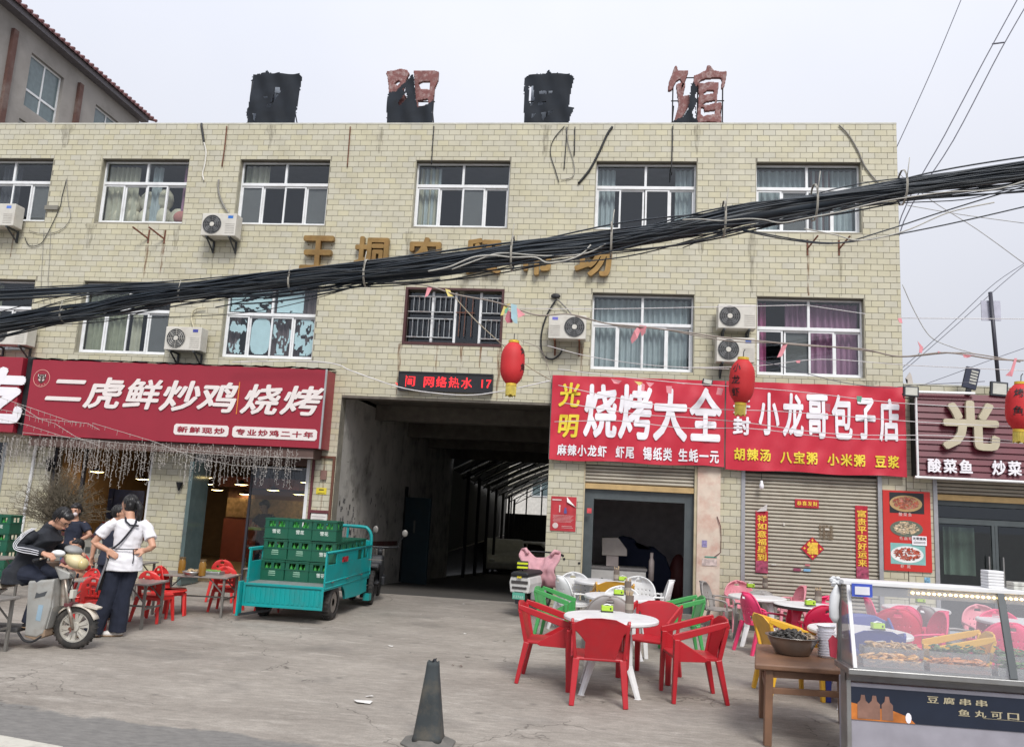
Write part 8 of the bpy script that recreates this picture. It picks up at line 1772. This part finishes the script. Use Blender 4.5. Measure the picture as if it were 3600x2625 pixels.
for row in range(2):
    for col in range(3):
        x0 = .08+col*.44+row*.05; y0 = -.05+row*.135; c = [(.80,.36,.12),(.55,.22,.08),(.10,.20,.06),(.60,.40,.22),(.12,.20,.07),(.14,.24,.08)][k]
        t = thing('food_tray', labs[k], 'tray', (1.79+x0+.20,-8.15+y0+.065,.715+.06*row)); w, d = .2, .062
        tr_ = MB(); tr_.box(-w,w,-d,-d+.004,0,.055); tr_.box(-w,w,d-.004,d,0,.055); tr_.box(-w,-w+.004,-d+.0041,d-.0041,0,.055); tr_.box(w-.004,w,-d+.0041,d-.0041,0,.055); tr_.build('tray_wall', thin('clear_plastic', (.9,.9,.9), .06, .25, (.6,.6,.6), .2), t); MB().box(-w+.005,w-.005,-d+.005,d-.005,.0005,.004+.014*(k == 1)).build('tray_base', mat('tray_orange_base', (.45,.12,.05)) if k < 2 else BLK, t)
        q = MB()
        for i in range(120):
            s = (.035,.011,.009) if k in (0,1,3) else (.022,.016,.006); M_ = Matrix.Rotation(r.uniform(-.5,.5) if k in (0,1) else r.uniform(0,3),3,'Z') @ Matrix.Rotation(r.uniform(-.5,.5),3,'Y')
            q.ell((r.uniform(-w+.03,w-.03), r.uniform(-d+.02,d-.02), .026+r.uniform(0,.045)+(.035 if k in (2,4,5) else .018)*(1-abs(i/45-1))), s, M_, 6, 4)
        tag(q.build('food', mat('food_%d' % k, c, .5, var=.55, scale=26, rnd=.35), t), kind='stuff'); k += 1
# foam boxes and clear boxes standing on the case
for i in range(6):
    p = Fp(9, 1992, 610, -8.0); tag(MB().box(-.053,.053,-.06,.06,0,.019).build('foam_box', mat('foam_white', (.68,.68,.69), .6), bevel=.004, loc=(p.x+r.uniform(-.002,.002), -8.02, 1.2855+i*.0205)), ('lowest','second','third','fourth','fifth','topmost')[i]+' white foam box of the stack on the glass food case', 'box', 'foam boxes on the food case')
for i in range(2):
    p = Fp(9, 2160, 610, -8.0); tag(MB().box(-.06,.06,-.055,.055,0,.025).build('clear_box', mat('clear_box_plastic', (.50,.50,.46), .15, var=.3, scale=30), bevel=.004, loc=(p.x, -8.02, 1.2855+i*.027)), ('lower' if i == 0 else 'upper')+' clear plastic food box right of the foam boxes', 'box', 'clear boxes on the food case')
# plastic bags hung on the case post
BG = mat('thin_white_bag', (.60,.61,.62), .5, var=.1); m_ = MB(); n = 14
pr = [(.004,.0),(.02,-.03),(.033,-.08),(.032,-.16),(.034,-.23),(.016,-.27)]
m_.lathe(pr, n=14); m_.v = [(a*(1+.4*noise.noise(Vector((a*30,b*30,c*9))))+.02*math.sin(c*9), b*.8+.012*noise.noise(Vector((b*30,c*12,1))), c) for a, b, c in m_.v]
tag(m_.build('plastic_bag', BG, smooth=True, loc=(1.745,-8.02,1.245)), 'bunched white plastic bags hanging at the left post of the food case', 'bag')
q = MB(); 
for i in range(26): q.ell((r.uniform(-.03,.03), r.uniform(-.02,.02), r.uniform(-.03,.03)), (.018,.012,.008), Matrix.Rotation(r.uniform(0,3),3,'X'), 6, 4)
tag(q.build('bag_knot', BG, loc=(1.745,-8.0,1.262)), 'crumpled knot of clear film on top of the case corner', 'film')
tag(MB().prism([(-.02,-.07),(.02,-.08),(.03,.05),(.0,.08),(-.03,.04)], -.012, .012).build('red_packet', mat('red_packet', (.45,.04,.07), .4), loc=(1.735,-7.95,.80)), 'red packet hanging below the white bags', 'packet')

# ================================================================== black traffic cone
CN = thing('traffic_cone', 'worn black rubber traffic cone with a torn tip in the foreground', 'cone', Gp(8,560,1628)); CN.location.z = 0; CM = mat('old_black_rubber', (.035,.042,.045), .8, var=.25, scale=5, dirt=(.12,.10,.07), dscale=5, damt=.7)
top_z = .555; n = 24; mb = MB(); pr = [(.118,.03),(.108,.06),(.095,.15),(.078,.27),(.063,.38),(.050,.47),(.044,.53),(.041,top_z)]
vs = []
for i, (r0, z) in enumerate(pr):
    for k in range(n):
        a = 2*math.pi*k/n; sq = (abs(math.cos(a))**4+abs(math.sin(a))**4)**-.25; rr2 = r0*(sq if True else 1)*(.92); zz = z+(.018*noise.noise(Vector((math.cos(a)*2,math.sin(a)*2,3))) if i == len(pr)-1 else 0)
        vs.append((math.cos(a)*rr2, math.sin(a)*rr2, zz))
mb.add(vs, [(i*n+k, i*n+(k+1)%n, (i+1)*n+(k+1)%n, (i+1)*n+k) for i in range(len(pr)-1) for k in range(n)]); solid(mb.build('cone_body', CM, CN, smooth=True), .008)
MB().lathe([(.20,.0),(.20,.012),(.185,.02),(.14,.028),(.12,.045),(.1,.045)], n=8, M=Matrix.Rotation(R_(22.5),3,'Z') ).build('base', mat('dusty_rubber_base', (.12,.115,.105), .9, dirt=(.2,.18,.16), dscale=8), CN, bevel=.004)
MB().add([(-.02,-.03,top_z-.01),(.02,-.035,top_z),(.03,-.02,top_z+.03),(.0,-.01,top_z+.02),(-.01,.01,top_z-.005)], [(0,1,2,3,4)]).build('torn_tip', BLK, CN)
bpy.data.objects.remove(_to); bpy.data.curves.remove(_tc)
